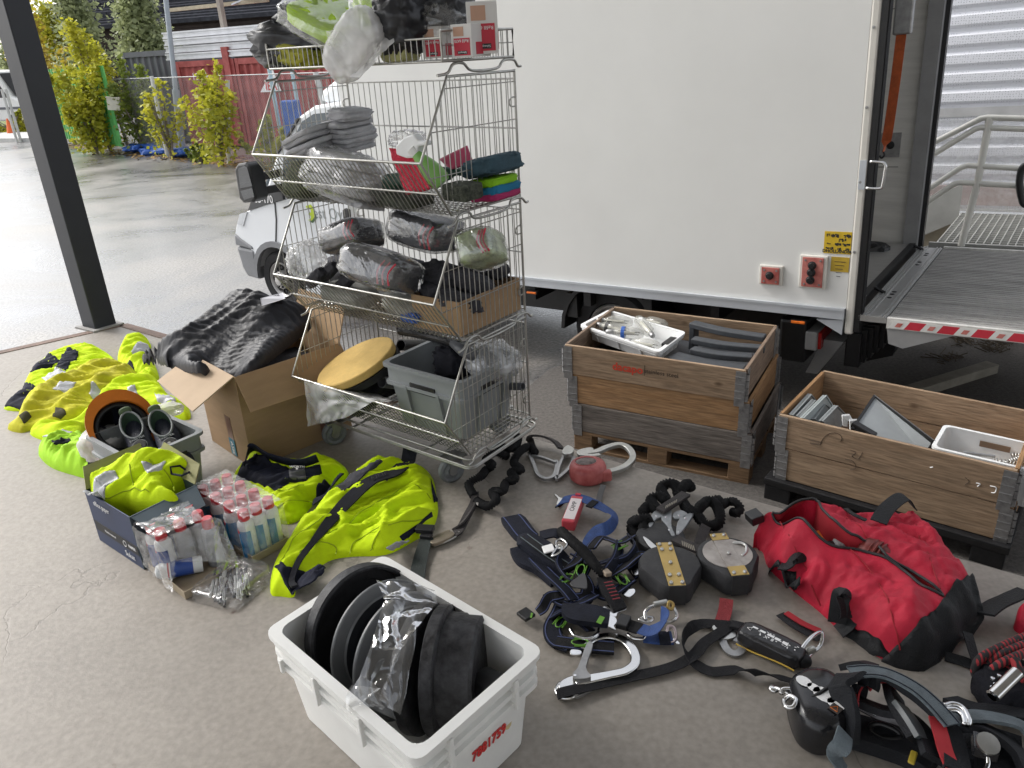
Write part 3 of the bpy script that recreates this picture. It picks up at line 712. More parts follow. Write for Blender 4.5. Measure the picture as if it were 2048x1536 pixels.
m = MB(); m.prism([(-4.6,0,.45),(1.55,0,.45),(1.6,0,1.2),(.9,0,1.5),(.35,0,2.55),(-4.6,0,2.75)],(0,2.1,0),M); m.build('body',WHITEPAINT,van,bevel=.08)
m = MB(); m.prism([(-.2,-.01,1.45),(.72,-.01,1.45),(.3,-.01,2.2),(-.2,-.01,2.2)],(0,.02,0),M); m.build('side_window',BLACK,van)
m = MB(); m.prism([(1.02,.15,1.5),(.42,.15,2.45),(.42,1.95,2.45),(1.02,1.95,1.5)],(.03,0,.02),M); m.build('windscreen',BLACK,van)
for xx in (.75,-3.3):
 m = MB(); m.lathe([(0,-.02),(.2,-.02),(.36,0),(.38,.06),(.38,.22),(0,.22)],M @ Matrix.Translation((xx,-.02,.38)) @ Matrix.Rotation(R(-90),4,'X'),16); m.build('wheel',RUBBER,van)
m = MB(); m.box(-4.6,1.5,-.03,0,.95,1.05,M); m.build('side_stripe',GREYP,van)
cg = far(13,235,40,0); cg.z = ASPH; cn = thing('traffic_cone','small orange traffic cone in front of the white camper van','cone',cg)
m = MB(); m.lathe([(.2,.03),(.17,.05),(.03,.72),(0,.72)],Matrix.Translation(cg),14); m.build('cone_body',mat('cone_orange',(.75,.14,.03),.5),cn)
m = MB(); m.box(-.24,.24,-.24,.24,0,.04,Matrix.Translation(cg)); m.build('foot',BLACK,cn)
for i,uu in enumerate((20,28)):
 p = far(uu,235,36,0); p.z = ASPH; m = MB(); m.tube([p,p + Vector((0,0,1.9))],.05,8); tag(m.build('barrier_pole',mat('white_post_paint',(.62,.62,.6),.5)),'white barrier pole near the camper van, %s one' % ('left' if i == 0 else 'right'),'pole','white barrier poles')
m = MB(); foliage(m,far(-60,200,95,0) + Vector((0,0,-3)),7,14,5000,.8,31,'tree'); tag(m.build('far_wood',LEAFB),kind='stuff')
# ================================================================== box truck
MT = frame(T0,T0 - P(1047,553,-.045),None,(0,0,1)); MTI = MT.inverted(); TN3 = MT.to_3x3() @ Vector((0,1,0))
TY = math.atan2(MT[1][0],MT[0][0]); TSL = -MT[2][0]
def TLz(u,v,z): n = MT.to_3x3() @ Vector((0,0,1)); return MTI @ onplane(u,v,T0 + n * z,n)
def TLc(u,v,t=0.0):        # truck-local point (x to the rear, y into the truck, z up) seen at a pixel on the plane y = t
 return MTI @ onplane(u,v,T0 + TN3 * t,TN3)
truck = thing('box_truck','white box truck parked along the dock with its tail lift lowered level','truck',(T0.x,T0.y,ASPH),TY)
ZG = ASPH - T0.z             # ground in truck-local height
def tb(mb,name,m_,parent=None,**k):
 mb.v = [MT @ p for p in mb.v]; return mb.build(name,m_,parent or truck,**k)
BX0 = TLc(690,260).x; BH = 2.25; BW = 1.96; zb = TLc(1688,638).z
xp = TLc(1702,500).x; xe = TLc(1720,500).x
tb(MB().box(BX0,xp,0,.05,0,BH),'side_wall',mat('white_truck_panel',(.73,.73,.71),.42,var=.03,scale=1.3,rvar=.08),smooth=False)
RAILM = mat('anodised_rail',(.55,.58,.62),.4,metal=.3,var=.06,scale=2)
m = MB(); m.box(BX0,xp - .004,-.022,.05,zb,.0); m.box(BX0,xp - .004,-.028,-.02,-.012,.004); tb(m,'lower_rail',RAILM)
INN = mat('scuffed_inner_wall',(.70,.69,.65),.55,var=.10,scale=3,stretch=(1,1,9),col2=(.76,.75,.71),detail=8)
m = MB(); m.box(BX0,xe - .05,BW - .05,BW,zb,BH); tb(m,'far_wall',INN)
tb(MB().box(BX0,BX0 + .05,.05,BW - .05,zb,BH),'front_wall',INN)
tb(MB().box(BX0,xe - .05,0.0,BW,BH,BH + .06),'roof',WHITEPAINT)
tb(MB().box(BX0,xe - .3,.052,BW - .052,zb - .02,zb + .05),'load_floor',mat('plywood_floor',(.20,.14,.085),.6,var=.25,scale=6,stretch=(1,8,1)))
tb(MB().box(xe - .3,xe - .02,.10,BW - .10,zb - .0,zb + .056),'sill_plate',mat('brushed_aluminium',(.46,.45,.43),.4,metal=.7,var=.12,scale=12,stretch=(1,12,1)))
CPM = mat('corner_post_paint',(.62,.60,.55),.5,var=.08,scale=4)
z0 = TLc(1690,668).z
tb(MB().box(xp,xe,-.006,.09,z0,BH + .06),'corner_post',CPM,bevel=.012)
o = tb(MB().box(xe + .001,xe + .035,.0,.075,z0 + .02,BH),'door_seal',BLACK)
m = MB()
for k in range(4): m.box(xe + .035,xe + .041,.006 + k * .018,.016 + k * .018,z0 + .02,BH)
tb(m,'seal_lip',RUBBER,o)
GPOST = mat('grey_post_paint',(.27,.27,.27),.5,var=.1)
tb(MB().box(xe - .10,xe,BW - .12,BW + .01,zb,BH + .06),'corner_post',GPOST)
tb(MB().box(xe + .001,xe + .03,BW - .055,BW + .012,zb - .1,BH),'door_seal',BLACK)
tb(MB().box(xp,xe,.09,BW - .12,BH - .12,BH),'door_lintel',GPOST)
tb(MB().box(xp,xe - .005,.091,BW - .121,z0 + .16,zb - .04),'rear_crossbeam',BLACK)
m = MB()
for zz in (.35,.75,1.15,1.55,1.95): m.lathe([(.008,0),(.008,.004),(0,.005)],Matrix.Translation((xp + .02,-.006,zz)) @ Matrix.Rotation(R(90),4,'X'),8)
tb(m,'rivet',DULLMETAL)
g = [TLc(1634,637),TLc(1688,639),TLc(1684,668)]
tb(MB().prism([Vector((p.x,-.012,p.z - .002)) for p in g],(0,.03,0)),'gusset',RAILM)
PINKRED = mat('sun_faded_red_panel',(.46,.085,.07),.5,var=.3,scale=14,col2=(.55,.20,.17))
def panel(px,inner,btn):
 a,b = TLc(*px[0]),TLc(*px[1])
 ob = tb(MB().box(a.x,b.x,-.02,0,b.z,a.z),'control_panel',mat('cream_frame',(.62,.60,.55),.5),bevel=.006)
 c,d = TLc(*inner[0]),TLc(*inner[1])
 tb(MB().box(c.x,d.x,-.027,-.02,d.z,c.z),'face_plate',PINKRED,ob,bevel=.003)
 for u,v in btn:
  q = TLc(u,v); Mq = Matrix.Translation((q.x,-.027,q.z)) @ Matrix.Rotation(R(90),4,'X')
  tb(MB().lathe([(.026,0),(.026,.004),(.02,.006),(.02,.018),(.016,.024),(0,.025)],Mq,16),'push_button',BLACK,ob,smooth=True,auto=40)
 m = MB(); 
 for xx in (c.x + .018,d.x - .018):
  for zz in (d.z + .018,c.z - .018): m.lathe([(.007,0),(.006,.004),(0,.004)],Matrix.Translation((xx,-.027,zz)) @ Matrix.Rotation(R(90),4,'X'),8)
 tb(m,'screw',DULLMETAL,ob)
panel(((1521,528),(1566,571)),((1526,532),(1560,568)),[(1542,549)])
panel(((1602,508),(1653,578)),((1608,512),(1646,574)),[(1627,529),(1625,543),(1623,558)])
YEL = mat('yellow_sticker',(.62,.42,.02),.5,var=.08,scale=20); OCH = mat('ochre_sticker',(.46,.31,.03),.5,var=.1,scale=20)
def sticker(a,b,m_):
 p,q = TLc(*a),TLc(*b); return tb(MB().box(p.x,q.x,-.003,0,q.z,p.z),'yellow_sticker',m_),p,q
s1,p,q = sticker((1650,462),(1701,509),YEL)
m = MB(); rnd = random.Random(3); W_,H_ = q.x - p.x,p.z - q.z
for r_ in range(4):
 for c_ in range(6):
  if rnd.random() < .78:
   x0 = p.x + W_ * (.08 + .15 * c_) + rnd.uniform(-.004,.004); zc = p.z - H_ * (.14 + .2 * r_)
   for k in range(3): m.box(x0 + k * .007,x0 + k * .007 + rnd.uniform(.003,.010),-.0042,-.003,zc - rnd.uniform(.003,.018),zc + rnd.uniform(.0,.006))
tb(m,'pictogram',INK,s1)
text('lettering','DHOLLANDIA',.026,MT @ Matrix.Translation((p.x + W_ / 2,-.004,q.z + .014)) @ Matrix.Rotation(R(90),4,'X'),INK,truck,bold=.0006).parent = s1
s2,p,q = sticker((1663,513),(1697,545),OCH)
m = MB()
for k in range(5): m.box(p.x + .02 + k * .004,q.x - .02 - k * .006,-.0042,-.003,p.z - .03 - k * .022,p.z - .027 - k * .022)
tb(m,'pictogram',INK,s2)
AMB = mat('amber_lens',(.72,.16,.02),.25,var=.2,scale=40)
for a,b in (((1583,637),(1614,648)),((1056,580),(1077,588))):
 p,q = TLc(*a),TLc(*b); lo = tb(MB().box(p.x,q.x,-.02,.015,q.z,p.z),'side_marker_lamp',BLACK); tb(MB().box(p.x + .006,q.x - .006,-.03,-.02,q.z + .004,p.z - .004),'lens',AMB,lo,bevel=.003)
hp = [TLc(*q,-.03) for q in ((1740,323),(1764,325),(1771,331),(1770,342),(1765,370),(1760,377),(1732,376))]
tb(MB().tube(cr(hp,4),.008,8),'grab_handle',CHROME,smooth=True)
p,q = TLc(1731,320),TLc(1741,379); tb(MB().box(xp + .01,xe - .004,-.01,-.006,q.z,p.z),'handle_plate',RAILM)
hp = [Vector((xe + .01,BW + .03,TLc(1848,252,BW).z))]; hp += [TLc(*q,BW + .03) for q in ((1858,252),(1866,256),(1862,285),(1856,291),(1846,291))]
tb(MB().tube(cr(hp,4),.009,8),'grab_handle',CHROME,smooth=True)
ORS = mat('orange_webbing',(.42,.085,.02),.75,var=.2,scale=30,bump=.3,bscale=200)
sp_ = [TLc(u,v,.55) for u,v in ((1808,20),(1800,90),(1787,190),(1775,270),(1767,303))]
st = tb(MB().ribbon(cr(sp_,4),.055,.004,tilt=0),'load_strap',ORS)
a = TLc(1810,8,.55); tb(MB().box(a.x - .05,a.x + .05,a.y - .02,a.y + .03,a.z - .16,a.z + .1),'ratchet',DULLMETAL,st,bevel=.01)
tb(MB().tube(cr([TLc(u,v,.55) for u,v in ((1767,303),(1769,310),(1763,316),(1759,311))],4),.006,6),'hook',BLACK,st)
a = TLc(1781,290,BW - .055); b_ = tb(MB().box(a.x - .07,a.x + .07,BW - .062,BW - .05,a.z - .09,a.z + .09),'lashing_plate',DULLMETAL); tb(MB().lathe([(.03,0),(.02,.01),(0,.012)],Matrix.Translation((a.x,BW - .062,a.z)) @ Matrix.Rotation(R(90),4,'X'),12),'lashing_eye',BLACK,b_)
m = MB(); rnd = random.Random(12)
for k in range(46):
 xx = rnd.uniform(-1.6,-.25); zz = rnd.choice((.95,1.4,1.75,.55)) + rnd.gauss(0,.07); L = rnd.uniform(.05,.3)
 m.box(xx,xx + L,BW - .0515,BW - .0495,zz,zz + rnd.uniform(.002,.008))
tb(m,'scuff_mark',mat('scuff',(.16,.15,.14),.7))
m = MB(); q = TLc(1746,478,1.6); m.blob(Matrix.Translation((q.x,1.6,zb + .06)),(.12,.08,.05),16,8,.8,.2,3,5); tb(m,'wheel_chock',BLACK)
tb(MB().box(BX0 - .5,xp - .25,.35,.47,zb - .30,zb - .05),'chassis_rail',BLACK)
tb(MB().box(BX0 - .5,xp - .25,BW - .47,BW - .35,zb - .30,zb - .05),'chassis_rail',BLACK)
m = MB()
for k in range(7): m.box(BX0 + .3 + k * .5,BX0 + .36 + k * .5,.02,BW - .05,zb - .12,zb - .02)
tb(m,'cross_member',BLACK)
def wheel(cx,cz,r,y,wd=.22,hub=True):
 Mw = Matrix.Translation((cx,y,cz)) @ Matrix.Rotation(R(90),4,'X')
 wo = tb(MB().lathe([(r * .60,-.03),(r * .66,.02),(r * .90,.03),(r * .985,.0),(r,-.05),(r,-wd + .05),(r * .97,-wd),(r * .6,-wd)],Mw,40),'wheel',RUBBER,smooth=True,auto=35)
 ro_ = tb(MB().lathe([(r * .63,.005),(r * .60,.022),(r * .55,.01),(r * .50,-.03),(r * .34,-.02),(r * .30,.03),(r * .18,.04),(r * .16,.065),(0,.07)],Mw,32),'rim',mat('silver_steel_rim',(.42,.41,.40),.4,metal=.7,var=.2,scale=18),wo,smooth=True,auto=35)
 m = MB()
 for k in range(8):
  a = k * math.pi / 4; m.lathe([(.03,.0),(.03,-.012),(0,-.012)],Mw @ Matrix.Translation((math.cos(a) * r * .43,math.sin(a) * r * .43,.0)),10)
  m.lathe([(.012,.03),(.012,.05),(0,.052)],Mw @ Matrix.Translation((math.cos(a + .3) * r * .24,math.sin(a + .3) * r * .24,0)),6)
 tb(m,'rim_hole',BLACK,wo)
 return wo
q = TLc(563,560,.08); rw = q.z - ZG - q.x * TSL
rw = max(.30,min(.36,rw)); wheel(q.x,q.z,rw,.10); wheel(q.x,q.z,rw,BW - .05)
q = TLc(1225,640,.1); zq = ZG + .34 + q.x * TSL; wheel(q.x,zq,.34,.12); wheel(q.x,zq,.34,BW - .12)
m = MB(); 
for k in range(12):
 a0,a1 = math.pi * k / 12,math.pi * (k + 1) / 12
 m.hexa([(q.x + math.cos(a) * rr,.03,zq + math.sin(a) * rr) for a,rr in ((a0,.39),(a1,.39),(a1,.42),(a0,.42))],[(q.x + math.cos(a) * rr,.42,zq + math.sin(a) * rr) for a,rr in ((a0,.39),(a1,.39),(a1,.42),(a0,.42))])
tb(m,'mudguard',BLACK)
a,b = TLc(1562,640,.15),TLc(1612,725,.15); tb(MB().box(a.x,b.x,.12,.55,b.z,a.z + .02),'tool_box',BLACK,bevel=.02)
a,b = TLc(1140,590,.1),TLc(1162,632,.1); tb(MB().box(a.x,b.x,.05,.3,b.z,a.z + .03),'bracket',BLACK)
a,b = TLc(1618,655,.2),TLc(1640,695,.2); ro_ = tb(MB().box(a.x,b.x,.12,.42,b.z,a.z),'rear_lamp',GPOST,bevel=.01); tb(MB().box(b.x,b.x + .02,.14,.4,b.z + .01,a.z - .01),'lens',mat('red_lens',(.4,.02,.02),.25),ro_)
a,b = TLc(1640,668,.3),TLc(1676,720,.3); tb(MB().hexa([(a.x - .05,.2,b.z - .08),(b.x - .1,.2,b.z - .08),(b.x - .1,1.9,b.z - .08),(a.x - .05,1.9,b.z - .08)],[(a.x + .05,.2,a.z),(b.x + .05,.2,a.z),(b.x + .05,1.9,a.z),(a.x + .05,1.9,a.z)]),'underrun_bar',GPOST)
for y in (.5,1.5): tb(MB().hexa([(xp - .1,y,zb - .5),(xe + .15,y,zb - .38),(xe + .15,y + .12,zb - .38),(xp - .1,y + .12,zb - .5)],[(xp - .1,y,zb - .22),(xe + .2,y,zb - .06),(xe + .2,y + .12,zb - .06),(xp - .1,y + .12,zb - .22)]),'lift_arm',BLACK)
m = MB(); m.tube([(xp - .1,.62,zb - .36),(xe + .12,.62,zb - .2)],.04,10)
for k in range(9): m.box(xe - .05 + k * .02,xe + .03 + k * .025,.1 + k * .04,.3 + k * .05,zb - .34 + k * .022,zb - .12 + k * .01)
tb(m,'lift_cylinder',BLACK)
m = MB(); m.tube(cr([TLc(u,v,.2) for u,v in ((1200,622),(1228,605),(1255,602),(1290,610),(1312,622))],5),.008,6); tb(m,'brake_hose',GPOST,smooth=True)
LW = BW - .1; LL = 2.6; zt = TLc(1768,650,.0).z
zl = zb + .03; x0 = xe + .022; hw = TLz(1768,646,zl).x - x0
lift = tb(MB().box(x0 + hw,x0 + LL,.02,LW,zl - .05,zl - .012),'tail_lift',mat('lift_underside',(.3,.3,.3),.5))
DECK = mat('ribbed_aluminium_deck',(.36,.35,.335),.55,metal=.15,var=.2,scale=3,stretch=(1,5,1),col2=(.46,.45,.43),detail=8,bump=.6,bscale=180)
n = 9
for k in range(n):
 y0,y1 = .02 + (LW - .02) * k / n,.02 + (LW - .02) * (k + 1) / n
 m = MB(); m.box(x0 + hw,x0 + LL,y0 + .004,y1 - .004,zl - .012,zl); 
 for j in range(5): yy = y0 + .02 + j * (y1 - y0 - .04) / 4; m.box(x0 + hw + .002,x0 + LL,yy - .004,yy + .004,zl,zl + .004)
 tb(m,'deck_plank',DECK,lift)
HIN = mat('hinge_aluminium',(.46,.46,.45),.36,metal=.7,var=.1,scale=14,stretch=(1,9,1))
m = MB(); m.box(x0,x0 + hw - .005,.0,LW,zl - .03,zl + .004)
for k in range(7): m.box(x0 + hw * (.05 + k * .135),x0 + hw * (.10 + k * .135),.0,LW,zl + .004,zl + .011) if k not in (3,4) else None
tb(m,'hinge_plate',HIN,lift)
m = MB()
for yy in (.42,.5,.56,1.3,1.38,1.6,1.66): m.lathe([(.014,.0),(.014,.003),(0,.004)],Matrix.Translation((x0 + hw * .52,yy,zl + .004)),8)
tb(m,'bolt_head',BLACK,lift)
for yy in (.5,1.75): tb(MB().tube([(x0 - .08,yy,zl + .01),(x0 - .02,yy + .02,zl + .03),(x0 + .04,yy,zl + .01)],.012,6),'hinge_link',BLACK,lift)
EDGE = mat('scraped_edge_paint',(.58,.57,.54),.5,var=.2,scale=14)
tb(MB().box(x0 + hw,x0 + LL,-.012,.018,zl - .055,zl + .008),'side_edge',EDGE,lift)
tb(MB().box(x0 + hw,x0 + LL,LW + .002,LW + .03,zl - .055,zl + .014),'side_edge',EDGE,lift)
tb(MB().prism([(x0 + hw,-.008,zl - .03),(x0 + hw + .36,-.008,zl - .055),(x0 + hw + .1,-.008,zl - .17),(x0 + hw + .02,-.008,zl - .15)],(0,.05,0)),'end_bracket',GPOST,lift)
RT = mat('red_hazard_tape',(.50,.03,.05),.4,var=.1); WT = mat('white_hazard_tape',(.66,.66,.64),.4,var=.1)
for k in range(22):
 a = x0 + hw + .01 + k * .085; sk = .03
 tb(MB().prism([(a,-.0135,zl - .05),(a + .085,-.0135,zl - .05),(a + .085 + sk,-.0135,zl - .003),(a + sk,-.0135,zl - .003)],(0,-.0015,0)),'hazard_tape',RT if k % 2 else WT,lift)
 if k % 2 == 0: tb(MB().prism([(a + .035,-.0152,zl - .04),(a + .065,-.0152,zl - .04),(a + .08,-.0152,zl - .015),(a + .05,-.0152,zl - .015)],(0,-.001,0)),'tape_emblem',PINKRED,lift)
def poly(px,t,d,t2=None): return MB().prism([Vector((p.x,t,p.z)) for p in (TLc(u,v,t) for u,v in px)],(0,d,0))
arch = [TLc(563,560,.06) + Vector((math.cos(a) * (rw + .08),0,math.sin(a) * (rw + .075))) for a in np.linspace(math.pi * 1.02,-.25,16)]
body = [(470,467),(474,445),(480,432),(494,423),(530,409),(565,400),(690,380)]
bp_ = [TLc(u,v,.06) for u,v in body] + [Vector((TLc(690,380,.06).x,.06,TLc(560,598,.06).z + .1)),Vector((arch[-1].x + .02,.06,TLc(560,598,.06).z + .1))] + arch[::-1] + [TLc(500,495,.06)]
tb(MB().prism([Vector((p.x,.06,p.z)) for p in bp_],(0,BW - .12,0)),'cab_body',mat('white_cab_paint',(.76,.78,.80),.2,var=.02,scale=2),bevel=.035,smooth=True,auto=30)
tb(poly([(526,398),(553,306),(596,233),(625,212),(694,200),(694,385),(565,402)],.10,BW - .2),'cab_upper',mat('white_cab_paint',(.76,.78,.80),.2),bevel=.03)
tb(poly([(566,318),(604,243),(627,228),(684,222),(684,372),(566,384)],.085,.03),'side_window',mat('dark_glass',(.10,.12,.135),.06,var=.1))
tb(poly([(552,309),(560,300),(598,236),(594,236)],.08,.05),'window_trim',BLACK)
tb(poly([(496,421),(502,402),(528,388),(562,372),(566,399)],.048,.03),'cowl_panel',mat('dark_grey_trim',(.05,.052,.055),.5))
ws = [TLc(528,392,.25),TLc(594,238,.25)]
tb(MB().hexa([(ws[0].x - .02,.2,ws[0].z),(ws[0].x - .02,BW - .2,ws[0].z),(ws[1].x - .02,BW - .25,ws[1].z),(ws[1].x - .02,.25,ws[1].z)],[(ws[0].x,.2,ws[0].z),(ws[0].x,BW - .2,ws[0].z),(ws[1].x,BW - .25,ws[1].z),(ws[1].x,.25,ws[1].z)]),'windscreen',mat('dark_glass',(.1,.12,.135),.06))
tb(poly([(468,469),(503,494),(505,500),(470,490)],.045,BW - .1),'upper_bumper',mat('grey_bumper_plastic',(.20,.205,.215),.5,var=.1),bevel=.02)
tb(poly([(471,492),(507,500),(519,560),(494,553),(484,535)],.05,BW - .1),'bumper',mat('grey_bumper_plastic',(.20,.205,.215),.5),bevel=.03)
m = MB(); aa = np.linspace(math.pi * 1.0,.1,15); cc_ = TLc(563,560,.06)
for i in range(14):
 q_ = [cc_ + Vector((math.cos(a) * r_,0,math.sin(a) * r_ * .97)) for a,r_ in ((aa[i],rw + .06),(aa[i + 1],rw + .06),(aa[i + 1],rw + .12),(aa[i],rw + .12))]
 m.hexa([Vector((p.x,.035,p.z)) for p in q_],[Vector((p.x,.08,p.z)) for p in q_])
tb(m,'arch_trim',mat('grey_bumper_plastic',(.20,.205,.215),.5))
tb(MB().box(cc_.x - .42,cc_.x + .42,.32,.36,ZG + .15,cc_.z + .42),'arch_liner',BLACK)
tb(poly([(474,448),(479,428),(494,424),(486,452)],.05,.2),'headlamp',mat('clear_lens',(.6,.62,.64),.1))
tb(poly([(548,404),(550,404),(553,440),(552,488),(550,488),(551,440)],.054,.01),'door_seam',INK)
tb(poly([(684,420),(690,416),(697,420),(699,440),(693,446),(686,440)],.045,.03),'door_handle',BLACK,bevel=.01)
tb(poly([(634,208),(640,178),(664,158),(716,150),(716,210)],.25,BW - .5),'wind_deflector',mat('white_cab_paint',(.76,.78,.80),.2),bevel=.08)
mc_ = TLc(489,366,-.28)
mo = tb(poly([(468,338),(474,328),(490,325),(497,331),(511,398),(504,405),(486,406),(478,398)],-.30,.16),'mirror',BLACK,bevel=.02)
tb(poly([(476,338),(488,331),(494,335),(504,372),(480,377)],-.306,.006),'mirror_glass',mat('mirror_glass',(.03,.032,.035),.03,metal=.0,spec=1),mo)
tb(poly([(481,382),(504,376),(508,394),(488,400)],-.306,.006),'mirror_glass',mat('mirror_glass',(.03,.032,.035),.03),mo)
a,b = TLc(500,357,-.2),TLc(562,345,.08); tb(MB().ribbon([a,b],.07,.05,tilt=90),'mirror_arm',BLACK,mo)
a,b = TLc(503,385,-.2),TLc(566,374,.08); tb(MB().ribbon([a,b],.07,.05,tilt=90),'mirror_arm',BLACK,mo)
MX = MT @ Matrix.Rotation(R(90),4,'X')
def tt(s,u,v,t,size,m_,**k):
 p = TLc(u,v,t); return text('lettering',s,size,MT @ Matrix.Translation((p.x,p.y,p.z)) @ Matrix.Rotation(R(90),4,'X'),m_,truck,**k)
tt('35-170',527,399,.044,.105,WHITEPRINT,bold=.002)
tt('vest Oy',650,428,.058,.15,mat('grey_print',(.3,.33,.33),.6))
LG = mat('lime_print',(.50,.62,.03),.5); DG = mat('dark_green_print',(.05,.12,.03),.5)
def logo(px,m_,t): tb(poly(px,t,.004),'door_emblem',m_)
logo([(611,412),(620,409),(627,416),(630,430),(629,438),(623,443),(616,440),(621,438),(622,432),(616,428),(622,424),(620,416),(613,416)],LG,.054)
logo([(631,430),(632,438),(625,446),(618,443),(625,440)],DG,.0535)
# ================================================================== stairs landing and sheet wall beyond the tail lift
yW = BW + 2.0
SHEET,nt,bs,lk,N = matn('perforated_pale_sheet')
tc = N('TexCoord'); vo = N('TexVoronoi'); vo.inputs['Scale'].default_value = 46; vo.inputs['Randomness'].default_value = .35; lk.new(tc.outputs['Object'],vo.inputs[0])
r_ = N('ValToRGB'); r_.color_ramp.elements[0].position = .12; r_.color_ramp.elements[1].position = .3; r_.color_ramp.elements[0].color = (.38,.39,.42,1); r_.color_ramp.elements[1].color = (.72,.73,.77,1)
lk.new(vo.outputs['Distance'],r_.inputs[0]); lk.new(r_.outputs[0],bs.inputs['Base Color']); bs.inputs['Roughness'].default_value = .35
shw = thing('sheet_wall','pale ribbed sheet wall behind the stair railing','wall',MT @ Vector((1.5,yW,ZG)),TY)
def tl2(m,name,mm_,par,**k): m.v = [MT @ p for p in m.v]; return m.build(name,mm_,par,**k)
zlo = TLc(1950,432,yW).z; zmid = TLc(1950,225,yW).z
k = 0; z = zlo + .05
while z < 2.9:
 m = MB(); hgt = .165; prof = [(0,0),(.03,-.035),(.10,-.035),(.13,0),(.165,0)]
 pts = [(yy,z + zz) for zz,yy in prof]
 m.add([(x_,yW + a,b) for x_ in (-1.2,4.5) for a,b in pts],[(i,i + 1,6 + i,5 + i) for i in range(4)])
 tl2(m,'ribbed_sheet',SHEET,shw,solid=.004); z += hgt; k += 1
m = MB(); m.box(-1.2,4.5,yW - .05,yW - .04,zmid - .03,zmid + .05); tl2(m,'cover_strip',mat('grey_strip',(.45,.45,.45),.5),shw)
PANE = film('screen_glass',haze=.10,gloss=.12,bump=.02,rough=.03)
for i in range(3):
 m = MB(); m.box(-1.0 + i * 1.75,.72 + i * 1.75,yW - .16,yW - .152,zlo + .03,zmid - .04); tl2(m,'glass_pane',PANE,shw)
m = MB(); m.box(-1.2,4.5,yW - .2,yW - .06,zlo - .05,zlo + .03); tl2(m,'white_sill',WHITEPAINT,shw)
m = MB(); m.box(-1.2,4.5,yW - .14,yW + .2,ZG,zlo - .05); tl2(m,'plinth',mat('beige_concrete',(.36,.32,.25),.8,var=.15,scale=4),shw)
BACKB = mat('pinkish_board',(.42,.33,.31),.7,var=.1)
m = MB(); m.box(-1.2,4.5,yW - .09,yW - .05,zlo + .12,zlo + .30); tl2(m,'rail_board',BACKB,shw)
land = thing('grating_landing','steel grating landing and steps beyond the tail lift','landing',MT @ Vector((1.2,BW + 1.0,ZG)),TY)
GAL = mat('landing_galvanised',(.40,.40,.38),.5,metal=.3,var=.1)
zg = TLc(1950,470,BW + .9).z - .0
zl_ = zb - .02
xa = TLc(1905,440,BW + 1.2).x
def grate(x0,x1,y0,y1,z,name):
 m = MB()
 for i in range(int((x1 - x0) / .055) + 1): m.box(x0 + i * .055,x0 + i * .055 + .008,y0,y1,z - .03,z)
 for i in range(int((y1 - y0) / .075) + 1): m.box(x0,x1,y0 + i * .075,y0 + i * .075 + .010,z - .026,z - .001)
 o = tl2(m,name,GAL,land); return o
ya = BW + .22
grate(xa,3.6,ya,yW - .25,zl_ - .02,'grating')
grate(TLc(1862,478,ya).x,xa - .02,ya,ya + .55,zl_ - .16,'step_grating')
m = MB(); m.box(xa - .02,3.6,ya - .03,ya - .005,zl_ - .14,zl_ + .03); tl2(m,'kick_plate',GAL,land)
m = MB(); m.prism([Vector((xa - .02,yW - .26,zl_ - .1)),Vector((xa - .02,yW - .26,zl_ + .25)),Vector((xa - 1.2,yW - .26,zl_ - .45)),Vector((xa - 1.2,yW - .26,zl_ - .75))],(0,.02,0)); tl2(m,'stair_stringer',GAL,land)
m = MB(); m.prism([Vector((xa - .02,ya - .02,zl_ - .1)),Vector((xa - .02,ya - .02,zl_ + .0)),Vector((xa - .45,ya - .02,zl_ - .13)),Vector((xa - 1.3,ya - .02,zl_ - .65)),Vector((xa - 1.3,ya - .02,zl_ - .75))],(0,-.02,0)); tl2(m,'stair_stringer',GAL,land)
for xx in (xa,2.0,3.5):
 for yy in (ya,yW - .3):
  m = MB(); m.box(xx,xx + .07,yy,yy + .07,ZG,zl_ - .05); tl2(m,'leg',GAL,land)
rail = thing('stair_railing','white painted tube railing with chipped paint beside the tail lift','railing',MT @ Vector((1.2,BW + .3,ZG)),TY)
RP = mat('chipped_white_paint',(.66,.65,.60),.4,var=.06,scale=5)
yr = BW + .18
def rl(px,r,name,extra=()):
 pts = [TLc(u,v,yr) for u,v in px]; pts += [pts[-1] + Vector(e) for e in extra]
 m = MB(); m.tube(pts,r,10); return tl2(m,name,RP,rail,smooth=True,auto=50)
for px in ([(1780,336),(1842,298),(1962,237),(1975,235),(2046,237)],[(1780,362),(1842,324),(1950,258),(1962,255),(2046,258)],[(1780,430),(1842,388),(1920,336),(1935,331),(2046,337)],[(1780,452),(1842,412),(1908,368),(1920,365),(2046,372)]):
 rl(px,.021,'rail_tube',[(1.2,0,0)])
rl([(1979,236),(1976,256),(1955,365),(1922,492)],.026,'rail_post')
m = MB(); m.tube(cr([TLc(u,v,yr - .05) for u,v in ((2052,330),(2043,340),(2039,370),(2046,405),(2054,410))],5),.025,8); tl2(m,'black_hose',BLACK,rail,smooth=True)
pl_a,pl_b = P(1862,768,ASPH + .05),P(1985,730,ASPH + .05)
m = MB(); M = frame(pl_a,(pl_b - pl_a),(0,0,1)); M = frame(pl_a - Vector((0,0,.05)),pl_b - pl_a,None,(0,0,1)); m.box(-.3,(pl_b - pl_a).length,-.05,.05,0,.07,M)
tag(m.build('timber_plank',mat('weathered_plank',(.26,.24,.20),.8,var=.2,scale=8),bevel=.006),'weathered timber plank lying on the ground under the tail lift','plank')
m = MB(); rnd = random.Random(5)
